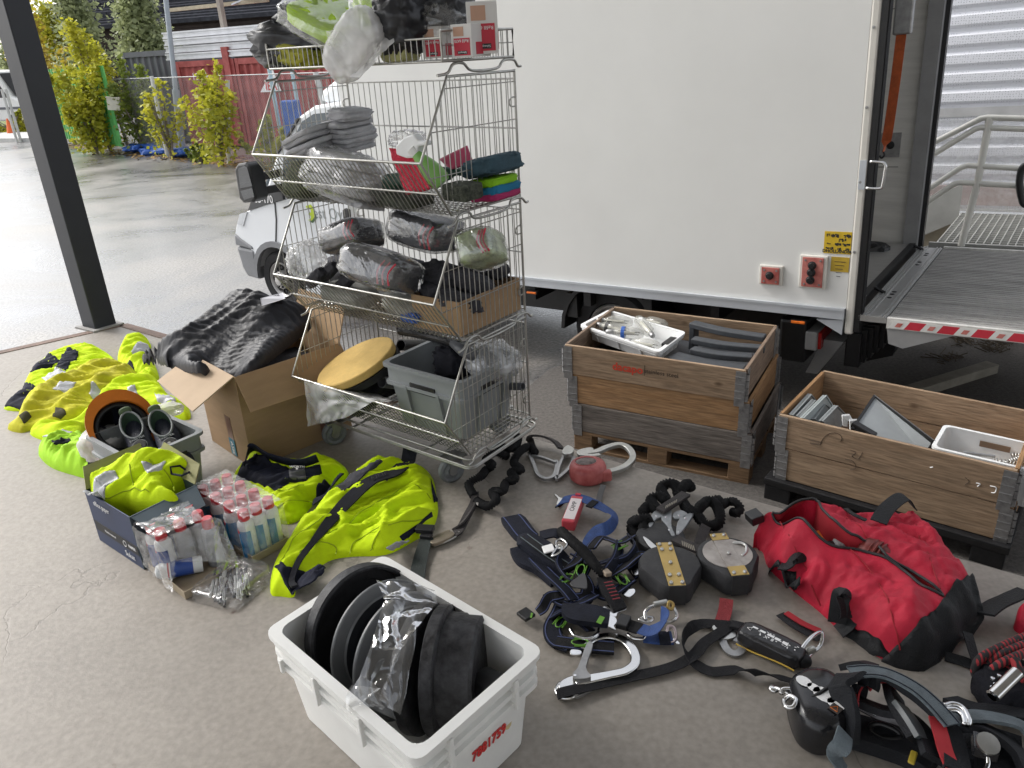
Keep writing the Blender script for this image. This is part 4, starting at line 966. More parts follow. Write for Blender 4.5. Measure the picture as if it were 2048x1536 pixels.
for i in range(160):
 uu,vv = rnd.choice(((1870,660),(1990,700),(1930,688),(1900,720),(2000,690),(1845,680)))
 p = P(uu + rnd.gauss(0,14),vv + rnd.gauss(0,5),ASPH) + Vector((0,0,.012)); a = rnd.uniform(0,3.14); L = rnd.uniform(.03,.12)
 m.tube([p,p + Vector((math.cos(a) * L,math.sin(a) * L,rnd.uniform(0,.03)))],.004,4)
tag(m.build('dry_twigs',mat('twigs',(.09,.07,.05),.9)),kind='stuff')
# ================================================================== pallet collars
def wood(name,c,c2,bump=.35,sx=(.7,7,7),knots=True):
 m,nt,bs,lk,N = matn(name)
 tc = N('TexCoord'); oi = N('ObjectInfo'); ad = N('VectorMath'); ad.operation = 'ADD'; lk.new(tc.outputs['Object'],ad.inputs[0])
 mu = N('Math'); mu.operation = 'MULTIPLY'; mu.inputs[1].default_value = 30; lk.new(oi.outputs['Random'],mu.inputs[0]); lk.new(mu.outputs[0],ad.inputs[1])
 mp = N('Mapping'); mp.inputs['Scale'].default_value = sx; lk.new(ad.outputs[0],mp.inputs[0])
 n1 = N('TexNoise'); n1.inputs['Scale'].default_value = 2.2; n1.inputs['Detail'].default_value = 8; n1.inputs['Roughness'].default_value = .7; n1.inputs['Distortion'].default_value = 1.2; lk.new(mp.outputs[0],n1.inputs[0])
 n2 = N('TexNoise'); n2.inputs['Scale'].default_value = 14; n2.inputs['Detail'].default_value = 5; lk.new(mp.outputs[0],n2.inputs[0])
 r1 = N('ValToRGB'); r1.color_ramp.elements[0].position = .3; r1.color_ramp.elements[1].position = .7; r1.color_ramp.elements[0].color = (*c,1); r1.color_ramp.elements[1].color = (*c2,1); lk.new(n1.outputs[0],r1.inputs[0])
 mr = N('MapRange'); mr.inputs[1].default_value = .3; mr.inputs[2].default_value = .7; mr.inputs[3].default_value = .66; mr.inputs[4].default_value = 1.2; lk.new(n2.outputs[0],mr.inputs[0])
 mx = N('MixRGB'); mx.blend_type = 'MULTIPLY'; mx.inputs[0].default_value = 1; lk.new(r1.outputs[0],mx.inputs[1]); lk.new(mr.outputs[0],mx.inputs[2])
 vo = N('TexVoronoi'); vo.inputs['Scale'].default_value = 3.4; mp2 = N('Mapping'); mp2.inputs['Scale'].default_value = (1,1.7,1.7) if sx[0] < sx[1] else (1.7,1,1.7); lk.new(ad.outputs[0],mp2.inputs[0]); lk.new(mp2.outputs[0],vo.inputs[0])
 kr = N('MapRange'); kr.inputs[1].default_value = .03; kr.inputs[2].default_value = .11; kr.inputs[3].default_value = .75; kr.inputs[4].default_value = 0; lk.new(vo.outputs['Distance'],kr.inputs[0])
 mk = N('MixRGB'); lk.new(kr.outputs[0],mk.inputs[0]); lk.new(mx.outputs[0],mk.inputs[1]); mk.inputs[2].default_value = (c[0] * .35,c[1] * .3,c[2] * .25,1); lk.new(mk.outputs[0],bs.inputs['Base Color'])
 bs.inputs['Roughness'].default_value = .75
 bp = N('Bump'); bp.inputs['Strength'].default_value = bump; bp.inputs['Distance'].default_value = .006; lk.new(n2.outputs[0],bp.inputs['Height']); lk.new(bp.outputs[0],bs.inputs['Normal'])
 return m
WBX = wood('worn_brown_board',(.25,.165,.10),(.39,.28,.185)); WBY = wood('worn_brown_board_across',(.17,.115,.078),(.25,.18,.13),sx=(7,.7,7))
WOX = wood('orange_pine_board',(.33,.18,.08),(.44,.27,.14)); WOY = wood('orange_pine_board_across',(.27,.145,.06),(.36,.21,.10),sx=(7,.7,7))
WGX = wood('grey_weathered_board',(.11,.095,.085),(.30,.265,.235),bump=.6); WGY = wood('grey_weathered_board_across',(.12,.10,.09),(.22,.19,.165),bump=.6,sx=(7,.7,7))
BLOCK = wood('pallet_block_wood',(.20,.12,.065),(.28,.18,.10))
HINGE = mat('zinc_hinge',(.36,.36,.365),.42,metal=.8,var=.22,scale=28,bump=.1,bscale=120)
def collar(label,cat,M,L,W,z0,h,wx,wy,group,tilt=0):
 t = thing('pallet_collar',label,cat,M @ Vector((0,0,z0)),math.atan2(M[1][0],M[0][0]),group=group)
 th = .02
 def loc(mb): mb.v = [p - Vector((0,0,z0)) for p in mb.v]; return mb
 loc(MB().box(.006,L - .006,0,th,z0 + .002,z0 + h)).build('board',wx,t,world=False,bevel=.003)
 loc(MB().box(.006,L - .006,W - th,W,z0 + .002,z0 + h)).build('board',wx,t,world=False,bevel=.003)
 loc(MB().box(0,th,th + .008,W - th - .008,z0 + .002,z0 + h)).build('board',wy,t,world=False,bevel=.003)
 loc(MB().box(L - th,L,th + .008,W - th - .008,z0 + .002,z0 + h)).build('board',wy,t,world=False,bevel=.003)
 for cx,cy,sx,sy in ((0,0,1,1),(L,0,-1,1),(0,W,1,-1),(L,W,-1,-1)):
  m = MB()
  xa,xb = sorted((cx,cx + sx * .055)); ya,yb = sorted((cy - sy * .004,cy - sy * .0005)); m.box(xa,xb,ya,yb,z0 - .028,z0 + h - .008)
  xa,xb = sorted((cx - sx * .004,cx - sx * .0005)); ya,yb = sorted((cy + sy * .022,cy + sy * .075)); m.box(xa,xb,ya,yb,z0 - .028,z0 + h - .008)
  for k in range(4):
   zz = z0 + .004 + k * (h - .02) / 4
   m.lathe([(.011,0),(.011,h / 5.2)],Matrix.Translation((cx - sx * .006,cy + sy * .008,zz)),8)
   for zz2 in (zz + .012,):
    xa,xb = sorted((cx + sx * .002,cx + sx * .056)); ya,yb = sorted((cy - sy * .007,cy - sy * .003)); m.box(xa,xb,ya,yb,zz2,zz2 + .006)
  for zz in (z0 + h * .3,z0 + h * .72):
   m.lathe([(.006,0),(.005,.003),(0,.003)],Matrix.Translation((cx + sx * .036,cy - sy * .004,zz)) @ Matrix.Rotation(R(90 * sy),4,'X'),8)
  loc(m).build('hinge',HINGE,t,world=False)
 return t
PHt,CHt = .135,.189
def frm(fl,fr,z):
 a,b = P(*fl,z),P(*fr,z); X = (b - a); L = X.length; return frame((a.x,a.y,0),X,None,(0,0,1)),L
zc = [ASPH + PHt + k * CHt for k in range(4)]
M1,L1 = frm((1148,860),(1500,929),zc[0])
W1 = .79
pal = thing('wooden_pallet','brown wooden block pallet under the lettered collar stack','pallet',M1 @ Vector((0,0,ASPH)),math.atan2(M1[1][0],M1[0][0]))
def lc(mb): mb.v = [p - Vector((0,0,ASPH)) for p in mb.v]; return mb
for ix,xx in enumerate((0,L1 / 2 - .06,L1 - .12)):
 for yy in (0,W1 / 2 - .05,W1 - .10): lc(MB().box(xx,xx + .12,yy,yy + .10,ASPH + .022,ASPH + .096)).build('block',BLOCK,pal,world=False,bevel=.003)
for yy in (0,W1 / 2 - .05,W1 - .10): lc(MB().box(0,L1,yy,yy + .1,ASPH,ASPH + .0205)).build('bottom_board',BLOCK,pal,world=False,bevel=.002)
for xx in (0,L1 / 2 - .06,L1 - .12): lc(MB().box(xx,xx + .12,0,W1,ASPH + .0975,ASPH + .115)).build('stringer_board',BLOCK,pal,world=False)
for k in range(5): lc(MB().box(0,L1,k * .16,k * .16 + .105,ASPH + .1165,ASPH + .1345)).build('deck_board',BLOCK,pal,world=False)
GC = 'pallet collars stacked on the two pallets'
collar('grey weathered pallet collar, lowest of the three-high stack','pallet collar',M1,L1,W1,zc[0],CHt - .002,WGX,WGY,GC)
M2_ = M1 @ Matrix.Translation((-.028,.003,0)); collar('bright orange pine pallet collar, middle of the three-high stack','pallet collar',M2_,L1,W1,zc[1],CHt - .002,WOX,WOY,GC)
M3 = M1 @ Matrix.Translation((-.056,-.002,0)) @ Matrix.Rotation(R(-.5),4,'Z'); top1 = collar('brown pallet collar with red lettering, topmost of the three-high stack','pallet collar',M3,L1,W1,zc[2],CHt - .002,WBX,WBY,GC)
M3I = M3.inverted(); p0 = M3 @ Vector((0,-.001,0)); n3 = M3.to_3x3() @ Vector((0,1,0))
def on3(u,v): return M3I @ onplane(u,v,p0,n3)
q = on3(1255,737); text('lettering','dacapo',.066,M3 @ Matrix.Translation((q.x,-.0012,q.z)) @ Matrix.Rotation(R(90),4,'X'),mat('orange_red_print',(.55,.06,.03),.7),top1,sx=1.0,bold=.0018,extrude=.0005)
q = on3(1322,747); text('lettering','stainless steel',.037,M3 @ Matrix.Translation((q.x,-.0012,q.z)) @ Matrix.Rotation(R(90),4,'X'),mat('dark_brown_print',(.05,.035,.025),.7),top1,extrude=.0005)
q = on3(1289,741); m = MB(); m.box(q.x - .0012,q.x + .0012,-.0016,0,q.z - .032,q.z + .032,M3); m.build('printed_bar',mat('dark_brown_print',(.05,.035,.025),.7),top1)
Ma,La = frm((1551,954),(2013,1086),zc[0])
W2 = .71; La = min(max(La,1.0),1.2)
Mb = Ma @ Matrix.Translation((-.018,-.002,0)); Lb = La
pp = thing('plastic_pallet','black plastic pallet under the two-high collar box','pallet',Ma @ Vector((0,0,ASPH)),math.atan2(Ma[1][0],Ma[0][0]))
m = MB(); m.box(-.05,La + .02,-.035,W2 + .02,ASPH + .09,ASPH + PHt - .002); lc(m).build('deck',RUBBER,pp,world=False,bevel=.006)
for xx in (-.045,La / 2 - .09,La - .13):
 for yy in (-.03,W2 / 2 - .06,W2 - .12): m = MB(); m.box(xx,xx + .14,yy,yy + .13,ASPH,ASPH + .0895); lc(m).build('foot',RUBBER,pp,world=False,bevel=.006)
m = MB(); m.box(-.05,La + .02,-.037,-.034,ASPH + .098,ASPH + .122); lc(m).build('rim_groove',BLACK,pp,world=False)
Lq = (La + Lb) / 2
collar('brown pine pallet collar, lower one on the black plastic pallet','pallet collar',Ma,La,W2,zc[0],CHt - .002,WBX,WOY,GC)
top2 = collar('scribbled brown pallet collar, upper one on the black plastic pallet','pallet collar',Mb,Lb,W2,zc[1],CHt - .002,WBX,WOY,GC)
MbI = Mb.inverted(); pb0 = Mb @ Vector((0,-.001,0)); nb_ = Mb.to_3x3() @ Vector((0,1,0))
def onb(u,v): return MbI @ onplane(u,v,pb0,nb_)
m = MB()
for px in ([(1640,890),(1648,875),(1662,866),(1678,868),(1684,877),(1680,884)],[(1700,900),(1712,905),(1704,912),(1716,918),(1725,905)],[(1690,918),(1705,922),(1712,935),(1700,940)],[(1618,880),(1640,884),(1640,888),(1620,886)],[(1930,955),(1938,962),(1930,970)]):
 m.tube([Mb @ Vector((a.x,-.001,a.z)) for a in cr([onb(*q) for q in px],5)],.0013,4)
m.build('pen_scribble',mat('dark_brown_print',(.05,.035,.025),.7),top2)
m = MB()
for px in ([(1980,972),(1992,975),(1990,985),(1982,985)],[(1952,966),(1960,968),(1955,973)],[(1860,935),(1866,934)]):
 m.tube([Mb @ Vector((a.x,-.001,a.z)) for a in cr([onb(*q) for q in px],4)],.0028,4)
m.build('chalk_mark',WHITEPRINT,top2)
# ================================================================== stacking crates (white, with ribs and grips)
def crate(name,label,cat,rim,zr,z0,m_,inset=.035,wall=.006,ribs=3,group=None,handle=None,lip=.018,dip=None,pillars=True):
 """rim: four world points front, right, back, left at the outer rim; body narrows towards z0"""
 r4 = [Vector((p.x,p.y,zr)) for p in rim]; cen = sum(r4,Vector()) / 4
 t = thing(name,label,cat,Vector((cen.x,cen.y,z0)),group=group)
 def ring(f,z):      # corners moved inwards by f metres
  out = []
  for i in range(4):
   a = (r4[(i + 1) % 4] - r4[i]).normalized(); b = (r4[i - 1] - r4[i]).normalized(); p = r4[i] + (a + b) * f; out.append(Vector((p.x,p.y,z)))
  return out
 def rr(f,z,rad=.03,n=4):
  c = ring(f,z); out = []
  for i in range(4):
   a = (c[(i + 1) % 4] - c[i]).normalized(); b = (c[i - 1] - c[i]).normalized(); o = c[i] + (a + b) * rad
   out += [o - (a * math.cos(math.pi / 2 * k / n) + b * math.sin(math.pi / 2 * k / n)) * rad for k in range(n + 1)]
  return out
 def shell(levels):
  m = MB(); rings = [rr(f,z) for f,z in levels]; n = len(rings[0]); vs = [p for r_ in rings for p in r_]; fs = []
  for i in range(len(rings) - 1):
   for k in range(n): l = (k + 1) % n; fs.append((i * n + k,i * n + l,(i + 1) * n + l,(i + 1) * n + k))
  return m.add(vs,fs),n,len(rings)
 H = zr - z0
 lv = [(lip + inset,z0),(lip + inset * .3,zr - H * .36)]
 if ribs:
  for k in range(ribs):
   za = zr - H * .34 + k * H * .34 / ribs; lv += [(lip * .35,za),(lip * .35,za + H * .05),(lip,za + H * .055),(lip,za + H * .34 / ribs - .002)]
 lv += [(lip,zr - .014),(0,zr - .013),(0,zr),(lip * 1.1 + wall,zr),(lip + wall,zr - .004),(lip + inset * .3 + wall,zr - H * .36),(lip + inset + wall,z0 + wall)]
 m,n,k = shell(lv); base = len(m.v)
 m.f.append(tuple(range((k - 1) * n,k * n))); m.f.append(tuple(range(n))[::-1])
 m.build('tub',m_,t,smooth=True,auto=32)
 if pillars:
  for s_ in range(4):
   a,b = ring(lip + inset * .3,zr)[s_],ring(lip + inset * .3,zr)[(s_ + 1) % 4]; L = (b - a).length; X = (b - a).normalized(); Y = Vector((X.y,-X.x,0))
   for f in ((.2,.5,.8) if L > .45 else (.28,.72)):
    p = a + X * L * f; q = p - Y * (inset * .7)
    m = MB(); m.hexa([Vector((q.x,q.y,z0 + .004)) - X * .004,Vector((q.x,q.y,z0 + .004)) + X * .004,Vector((q.x,q.y,z0 + .004)) + X * .004 + Y * .008,Vector((q.x,q.y,z0 + .004)) - X * .004 + Y * .008],
                                 [Vector((p.x,p.y,zr - H * .3)) - X * .004,Vector((p.x,p.y,zr - H * .3)) + X * .004,Vector((p.x,p.y,zr - H * .3)) + X * .004 + Y * .02,Vector((p.x,p.y,zr - H * .3)) - X * .004 + Y * .02])
    m.build('stiffener',m_,t)
 for hd in (handle or []):
  a,b = ring(lip + inset * .25,zr)[hd],ring(lip + inset * .25,zr)[(hd + 1) % 4]; L = (b - a).length; X = (b - a).normalized(); Y = Vector((X.y,-X.x,0)); M = frame(a + X * L / 2,X,None,(0,0,1))
  m = MB(); dn = -1
  m.box(-.065,.065,-.012,.026,-H * .36,-H * .36 + .035,M); m.build('grip_opening',BLACK,t)
 return t
def quad_from(front,right,back,left,z): return [P(*front,z),P(*right,z),P(*back,z),P(*left,z)]
zr = zc[3] - .012
MILKW = mat('milky_white_plastic',(.74,.75,.75),.35,var=.04,scale=10,sss=.0)
rim = quad_from((1318,705),(1373,664),(1217,619),(1158,650),zr)
crate('stacking_crate','translucent white crate full of glass lamps, resting in the lettered wooden box','crate',rim,zr,zc[3] - .10,MILKW,ribs=4,inset=.02,handle=[0])
m = MB(); cxy = sum(rim,Vector()) / 4
LAMPG,nt,bs,lk,N = matn('lamp_glass')
bs.inputs['Base Color'].default_value = (.45,.45,.41,1); bs.inputs['Roughness'].default_value = .08; bs.inputs['Alpha'].default_value = .34; bs.inputs['Specular IOR Level'].default_value = .9
lx = (rim[3] - rim[0]).normalized(); ly = (rim[1] - rim[0]).normalized()
lampdefs = [((1206,641),(1262,645),'lying furthest back on the left'),((1200,650),(1252,662),'at the left end with a black collar'),((1226,664),(1284,668),'in the middle row with a blue band'),((1302,668),(1276,638),'lying crosswise at the back right'),((1262,684),(1318,694),'at the front with its dome towards the grip'),((1288,640),(1320,648),'furthest back on the right')]
for i,(a,b,w_) in enumerate(lampdefs):
 zz = zr - .01 + (.02 if i in (2,3) else 0); p,q = P(*a,zz),P(*b,zz); X = (q - p).normalized(); L = max((q - p).length,.17)
 t = thing('glass_lamp','clear tubular discharge lamp in the crate, ' + w_,'lamp',p - Vector((0,0,.035)),group='glass lamps in the white crate')
 Mz = Matrix.Translation(p) @ X.to_track_quat('Z','Y').to_matrix().to_4x4()
 MB().lathe([(.016,.0),(.02,.02),(.036,.05),(.038,L * .6),(.034,L * .9),(.02,L * 1.05),(0,L * 1.08)],Mz,16).build('envelope',LAMPG,t,smooth=True)
 MB().lathe([(0,-.045),(.012,-.045),(.016,-.03),(.018,-.0),(.015,.01),(.0,.01)],Mz,12).build('lamp_base',DULLMETAL,t,smooth=True)
 MB().lathe([(.011,.02),(.011,L * .75),(0,L * .76)],Mz,8).build('arc_tube',mat('arc_tube',(.6,.58,.5),.3),t)
 m = MB(); m.tube([Mz @ Vector((.02,0,.03)),Mz @ Vector((.022,0,L * .9))],.002,5); m.tube([Mz @ Vector((-.02,0,.03)),Mz @ Vector((-.022,0,L * .9))],.002,5); m.build('support_wire',BLACK,t)
 if i in (1,2): MB().lathe([(.039,L * .3),(.039,L * .42)],Mz,16).build('band',BLACK if i == 1 else BLUE,t)
DBAR = mat('dark_grey_plastic_bar',(.045,.05,.058),.55,var=.15,scale=25,bump=.1,bscale=90)
for i,(a,b,zz,w_,lab) in enumerate((((1384,648),(1530,676),zc[3] - .01,.07,'uppermost, with a bent-down end'),((1386,680),(1530,698),zc[3] - .03,.065,'second from the top'),((1384,700),(1505,716),zc[3] - .05,.065,'third from the top'),((1345,714),(1488,742),zc[3] - .075,.12,'lowest and widest'))):
 p,q = P(*a,zz),P(*b,zz); mid = (p + q) / 2 + (q - p).cross(Vector((0,0,1))).normalized() * .025
 m = MB(); c_ = cr([p,mid,q],6); 
 m.ribbon(c_,w_,.035); o = None
 if i == 0: m.box(-.002,.035,-.035,.035,-.16,-.0,frame(p,q - p,None,(0,0,1)))
 tag(m.build('plastic_bar',DBAR,bevel=.006),'dark grey curved plastic bar in the lettered wooden box, ' + lab,'bar','dark plastic bars in the lettered box')
m = MB(); m.box(.03,L1 - .03,.03,W1 - .03,zc[0] + .02,zc[2] + .02,M3); tag(m.build('carton_layer',DBAR),'dark carton layer filling the lettered wooden box below the bars','carton')
PALEG = mat('grey_green_lid',(.34,.38,.38),.4,var=.08,scale=8); MIDG = mat('mid_grey_lid',(.24,.26,.265),.45,var=.08)
def lid(px,z4,m_,label,th=.012,rimm=None):
 pts = [P(u,v,z) for (u,v),z in zip(px,z4)]; n = (pts[1] - pts[0]).cross(pts[2] - pts[0]).normalized()
 t = thing('storage_cover',label,'lid',min(pts,key=lambda p: p.z),group='grey plastic lids in the open wooden box')
 MB().prism(pts,n * th).build('panel',m_,t,bevel=.003)
 c = sum(pts,Vector()) / 4; m = MB()
 for i in range(4):
  a,b = pts[i],pts[(i + 1) % 4]; a2,b2 = a + (c - a) * .07,b + (c - b) * .07
  m.hexa([a - n * .006,b - n * .006,b2 - n * .006,a2 - n * .006],[a + n * (th + .006),b + n * (th + .006),b2 + n * (th + .006),a2 + n * (th + .006)])
 m.build('raised_rim',rimm or m_,t); return t
zt = zc[2]
lid([(1574,826),(1610,786),(1622,800),(1584,850)],(zt - .03,zt - .03,zt - .16,zt - .16),PALEG,'pale grey lid leaning in the left corner, furthest left')
lid([(1584,830),(1622,788),(1636,806),(1596,856)],(zt - .02,zt - .02,zt - .15,zt - .15),MIDG,'mid grey lid leaning second from the left corner')
lid([(1598,834),(1630,800),(1644,816),(1612,858)],(zt - .02,zt - .02,zt - .16,zt - .16),MIDG,'mid grey lid leaning third from the left corner')
lid([(1606,836),(1652,790),(1672,822),(1632,872)],(zt - .0,zt - .0,zt - .13,zt - .13),PALEG,'large pale green-grey lid leaning with its corner up')
lid([(1628,838),(1650,808),(1672,826),(1655,868)],(zt - .03,zt - .03,zt - .15,zt - .15),MIDG,'small grey lid just right of the large pale lid')
lid([(1644,842),(1674,811),(1694,832),(1668,872)],(zt - .02,zt - .02,zt - .15,zt - .15),MIDG,'tilted grey lid with two white clips beside it')
lid([(1702,858),(1748,790),(1872,884),(1850,915)],(zt - .03,zt + .05,zt - .02,zt - .13),mat('grey_tray_face',(.30,.32,.33),.5,var=.08),'big framed grey tray leaning in the middle of the open wooden box',th=.02,rimm=BLACK)
for i,(u,v) in enumerate(((1685,832),(1700,842))):
 p = P(u,v,zt - .03); m = MB(); m.prism([p,p + Vector((.05,.02,-.01)),p + Vector((.06,.0,-.03)),p + Vector((.03,-.005,-.03)),p + Vector((.03,-.01,-.06)),p + Vector((.0,-.02,-.05))],(0,.012,.004))
 tag(m.build('white_clip',MILKW),'small white plastic clip by the grey lids, ' + ('left one' if i == 0 else 'right one'),'clip','white clips among the lids')
m = MB(); a,b = P(1708,842,zt - .0),P(1752,868,zt - .03); m.box(0,(b - a).length,-.02,.02,-.03,.0,frame(a,b - a,None,(0,0,1))); tag(m.build('hinge_bar',BLACK,bevel=.004),'black hinged bar along the foot of the framed grey tray','bar')
zr2 = zt - .015; bl = Mb.inverted() @ P(1888,848,zr2); br = Mb.inverted() @ P(2048,884,zr2)
rimw = [Mb @ Vector((x_,y_,zr2)) for x_,y_ in ((bl.x,.06),(bl.x + .52,.06),(bl.x + .52,bl.y),(bl.x,bl.y))]
crate('stacking_crate','white crate with spring parts sunk in the open wooden box at the right edge','crate',rimw,zr2,zr2 - .2,MILKW,ribs=0,inset=.01,lip=.01)
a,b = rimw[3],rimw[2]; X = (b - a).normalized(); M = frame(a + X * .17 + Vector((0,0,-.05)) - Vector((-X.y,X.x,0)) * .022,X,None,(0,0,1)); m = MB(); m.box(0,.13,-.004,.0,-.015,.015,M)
tag(m.build('grip_slot',mat('deep_brown_board',(.17,.11,.07),.8)),'dark grip slot in the back of the white crate with springs','slot')  # solid plate in plain dark brown, same colour as the board below
for i,(u,v) in enumerate(((1985,922),(2022,912),(2008,928))):
 p = P(u,v,zr2 - .05); X = Vector((.9,-.5 + .4 * i,.05)).normalized(); Y = X.cross(Vector((0,0,1))).normalized(); Z = Y.cross(X)
 m = MB(); m.tube([p + X * (k * .0011) + (Y * math.cos(k * .5) + Z * math.sin(k * .5)) * .014 for k in range(90)],.0028,5)
 tag(m.build('coil_spring',STEEL,smooth=True),'steel coil spring lying in the white crate, ' + ('leftmost','rightmost','middle')[i] + ' of the three','spring','springs in the white crate')
m = MB(); m.tube([P(1925,905,zr2 - .04),P(1990,913,zr2 - .045)],.008,8); tag(m.build('steel_rod',DULLMETAL),'thin steel rod lying in the white crate beside the springs','rod')
m = MB(); m.box(.03,Lb - .03,.03,W2 - .03,zc[0] + .02,zc[0] + .09,Ma); tag(m.build('carton_layer',mat('deep_brown_board',(.17,.11,.07),.8)),'brown board lying in the bottom of the open wooden box','board')
# ================================================================== stack of wire baskets on a trolley
CYAW = R(-38); MC = Matrix.Rotation(CYAW,4,'Z')      # cart-local axes: x along its front, y to the back
XR,XL = -1.7247,-1.7247 - .86
def cw(x,y,z): return MC @ Vector((x,y,z))
def CLx(u,v,y):      # cart-local point seen at a pixel on the plane y
 return MC.inverted() @ onplane(u,v,cw(0,y,0),MC.to_3x3() @ Vector((0,1,0)))
def CR(u,v,x):
 return MC.inverted() @ onplane(u,v,cw(x,0,0),MC.to_3x3() @ Vector((1,0,0)))
YF,YB,YLIP = 1.945,2.315,1.805
def wires(name,lst,r,par,seg=6,mm_=None):
 m = MB()
 for pts in lst: m.tube([cw(*p) for p in pts],r,seg)
 return m.build(name,mm_ or WIRE,par,smooth=True,auto=60)
def basket(z0,z1,zlip,label,group):
 t = thing('wire_basket',label,'basket',cw((XL + XR) / 2,YF,z0),group=group)
 H = z1 - z0
 fr_ = lambda x: [(x,YB,z1 - .005),(x,YF + .015,z1 - .005),(x,YLIP,zlip),(x,YF - .015,z0),(x,YB,z0 - .0)]
 for x in (XL,XR):
  wires('side_frame',[fr_(x),[(x,YB,z0 - .02),(x,YB,z1)]],.0046,t,8)
  def yfront(z):
   return YF + .015 + (YLIP - YF - .015) * (z1 - z) / (z1 - zlip) if z > zlip else YLIP + (YF - .015 - YLIP) * (zlip - z) / (zlip - z0)
  def zlim(y):
   if y >= YF + .015: return z0,z1 - .005
   a = zlip - (y - YLIP) / (YF - .015 - YLIP) * (zlip - z0) if y < YF - .015 else z0
   b = zlip + (y - YLIP) / (YF + .015 - YLIP) * (z1 - .005 - zlip); return a,b
  lst = []; y = YLIP + .03
  while y < YB - .01:
   a,b = zlim(y); lst.append([(x + .003,y,a),(x + .003,y,b)]); y += .0265
  for zz in (z0 + H * .30,z0 + H * .62,z1 - .04): lst.append([(x - .003,yfront(zz),zz),(x - .003,YB,zz)])
  wires('side_grille',lst,.0019,t,5)
 lst = []; n = 27
 for k in range(1,n): xx = XL + (XR - XL) * k / n; lst.append([(xx,YB,z0),(xx,YB,z1 - .03)])
 wires('back_grille',lst,.0019,t,5)
 wires('back_rail',[[(XL,YB,zz),(XR,YB,zz)] for zz in (z0 + .01,z0 + H * .55,z1 - .03)],.0032,t)
 lst = []; n = 40
 for k in range(1,n): xx = XL + (XR - XL) * k / n; lst.append([(xx,YLIP,zlip + .004),(xx,YF - .018,z0)])
 wires('front_grille',lst,.0019,t,5)
 wires('front_rail',[[(XL,YLIP,zlip),(XR,YLIP,zlip)]],.0046,t,8)
 zm = z0 + (zlip - z0) * .42; wires('middle_rail',[[(XL,YF - .015 + (YLIP - YF + .015) * .42 - .004,zm),(XR,YF - .015 + (YLIP - YF + .015) * .42 - .004,zm)]],.0038,t)
 lst = []; n = 40
 for k in range(1,n): xx = XL + (XR - XL) * k / n; lst.append([(xx,YF - .018,z0),(xx,YB,z0)])
 for k in range(1,11): yy = YF + (YB - YF) * k / 11; lst.append([(XL,yy,z0 - .003),(XR,yy,z0 - .003)])
 wires('floor_grille',lst,.0019,t,5)
 for x in (XL - .004,XR + .004):
  o = .012
  wires('stacking_hook',[[(x,q.y,q.z) for q in cr([(0,YF - .04,z0 - .035),(0,YF - .01,z0 - .03),(0,YF + .02,z0 - .006),(0,YF + .07,z0 - .006),(0,YF + .11,z0 - .034),(0,YB - .09,z0 - .034),(0,YB - .06,z0 - .008),(0,YB,z0 - .008),(0,YB + .03,z0 - .03),(0,YB + .045,z0 - .028)],4)]],.0044,t,8)
 for x in (XL,XR):
  for zz in (z0 + .07,z0 + H * .72): wires('hook_loop',[[(x,q.y,q.z) for q in cr([(0,YB + .002,zz),(0,YB - .03,zz + .002),(0,YB - .035,zz + .02),(0,YB - .02,zz + .03),(0,YB + .002,zz + .03)],4)]],.0028,t)
 return t
GB_ = 'wire baskets stacked on the trolley'
Z = [.185,.645,1.092,1.535]
basket(Z[0],.625,.37,'lowest wire basket of the stack, holding a round yellow pad and a grey bin',GB_)
basket(Z[1],1.072,.813,'middle wire basket of the stack, filled with film-wrapped glove packs',GB_)
basket(Z[2],1.525,1.275,'upper big wire basket of the stack, with grey rags and a green spray bottle',GB_)
tr = thing('wire_tray','shallow wire tray on top of the basket stack, heaped with bags and plaster boxes','basket',cw((XL + XR) / 2,YF,1.56),group=GB_)
zt0,zt1 = 1.565,1.652
for x in (XL,XR):
 wires('end_frame',[[(x,q[0],q[1]) for q in ((YF,zt1),(YB,zt1),(YB,zt0),(YF,zt0),(YF,zt1))]],.0046,tr,8)
 wires('end_grille',[[(x,YF + k * (YB - YF) / 13,zt0),(x,YF + k * (YB - YF) / 13,zt1)] for k in range(1,13)] + [[(x,YF,zt0 + .045),(x,YB,zt0 + .045)]],.0019,tr,5)
for y,nm in ((YF,'front'),(YB,'back')):
 wires(nm + '_rail',[[(XL,y,zz),(XR,y,zz)] for zz in ((zt1 - .02,zt0) if y == YF else (zt1,zt0))],.0036,tr)
 wires(nm + '_grille',[[(XL + k * .86 / 34,y,zt0),(XL + k * .86 / 34,y,zt1 - (.02 if y == YF else 0))] for k in range(1,34)],.0019,tr,5)
wires('floor_grille',[[(XL + k * .86 / 34,YF,zt0),(XL + k * .86 / 34,YB,zt0)] for k in range(1,34)] + [[(XL,YF + k * .037,zt0 - .003),(XR,YF + k * .037,zt0 - .003)] for k in range(1,10)],.0019,tr,5)
for x in (XL,XR):
 wires('stacking_hook',[[(x,q.y,q.z) for q in cr([(0,YF - .03,1.525),(0,YF + .02,1.53),(0,YF + .05,1.555),(0,YF + .1,1.555),(0,YF + .14,1.532),(0,YB - .1,1.532),(0,YB - .06,1.555),(0,YB,1.555),(0,YB + .02,1.535),(0,YB + .04,1.533)],4)]],.0046,tr,8)
tro = thing('basket_trolley','wheeled wire trolley carrying the stack of baskets','trolley',cw((XL + XR) / 2,YF,0))
def rrect(x0,x1,y0,y1,z,r=.03):
 out = []
 for cx,cy,a0 in ((x1 - r,y1 - r,0),(x0 + r,y1 - r,90),(x0 + r,y0 + r,180),(x1 - r,y0 + r,270)):
  for k in range(5): a = R(a0 + k * 22.5); out.append(cw(cx + r * math.cos(a),cy + r * math.sin(a),z))
 return out
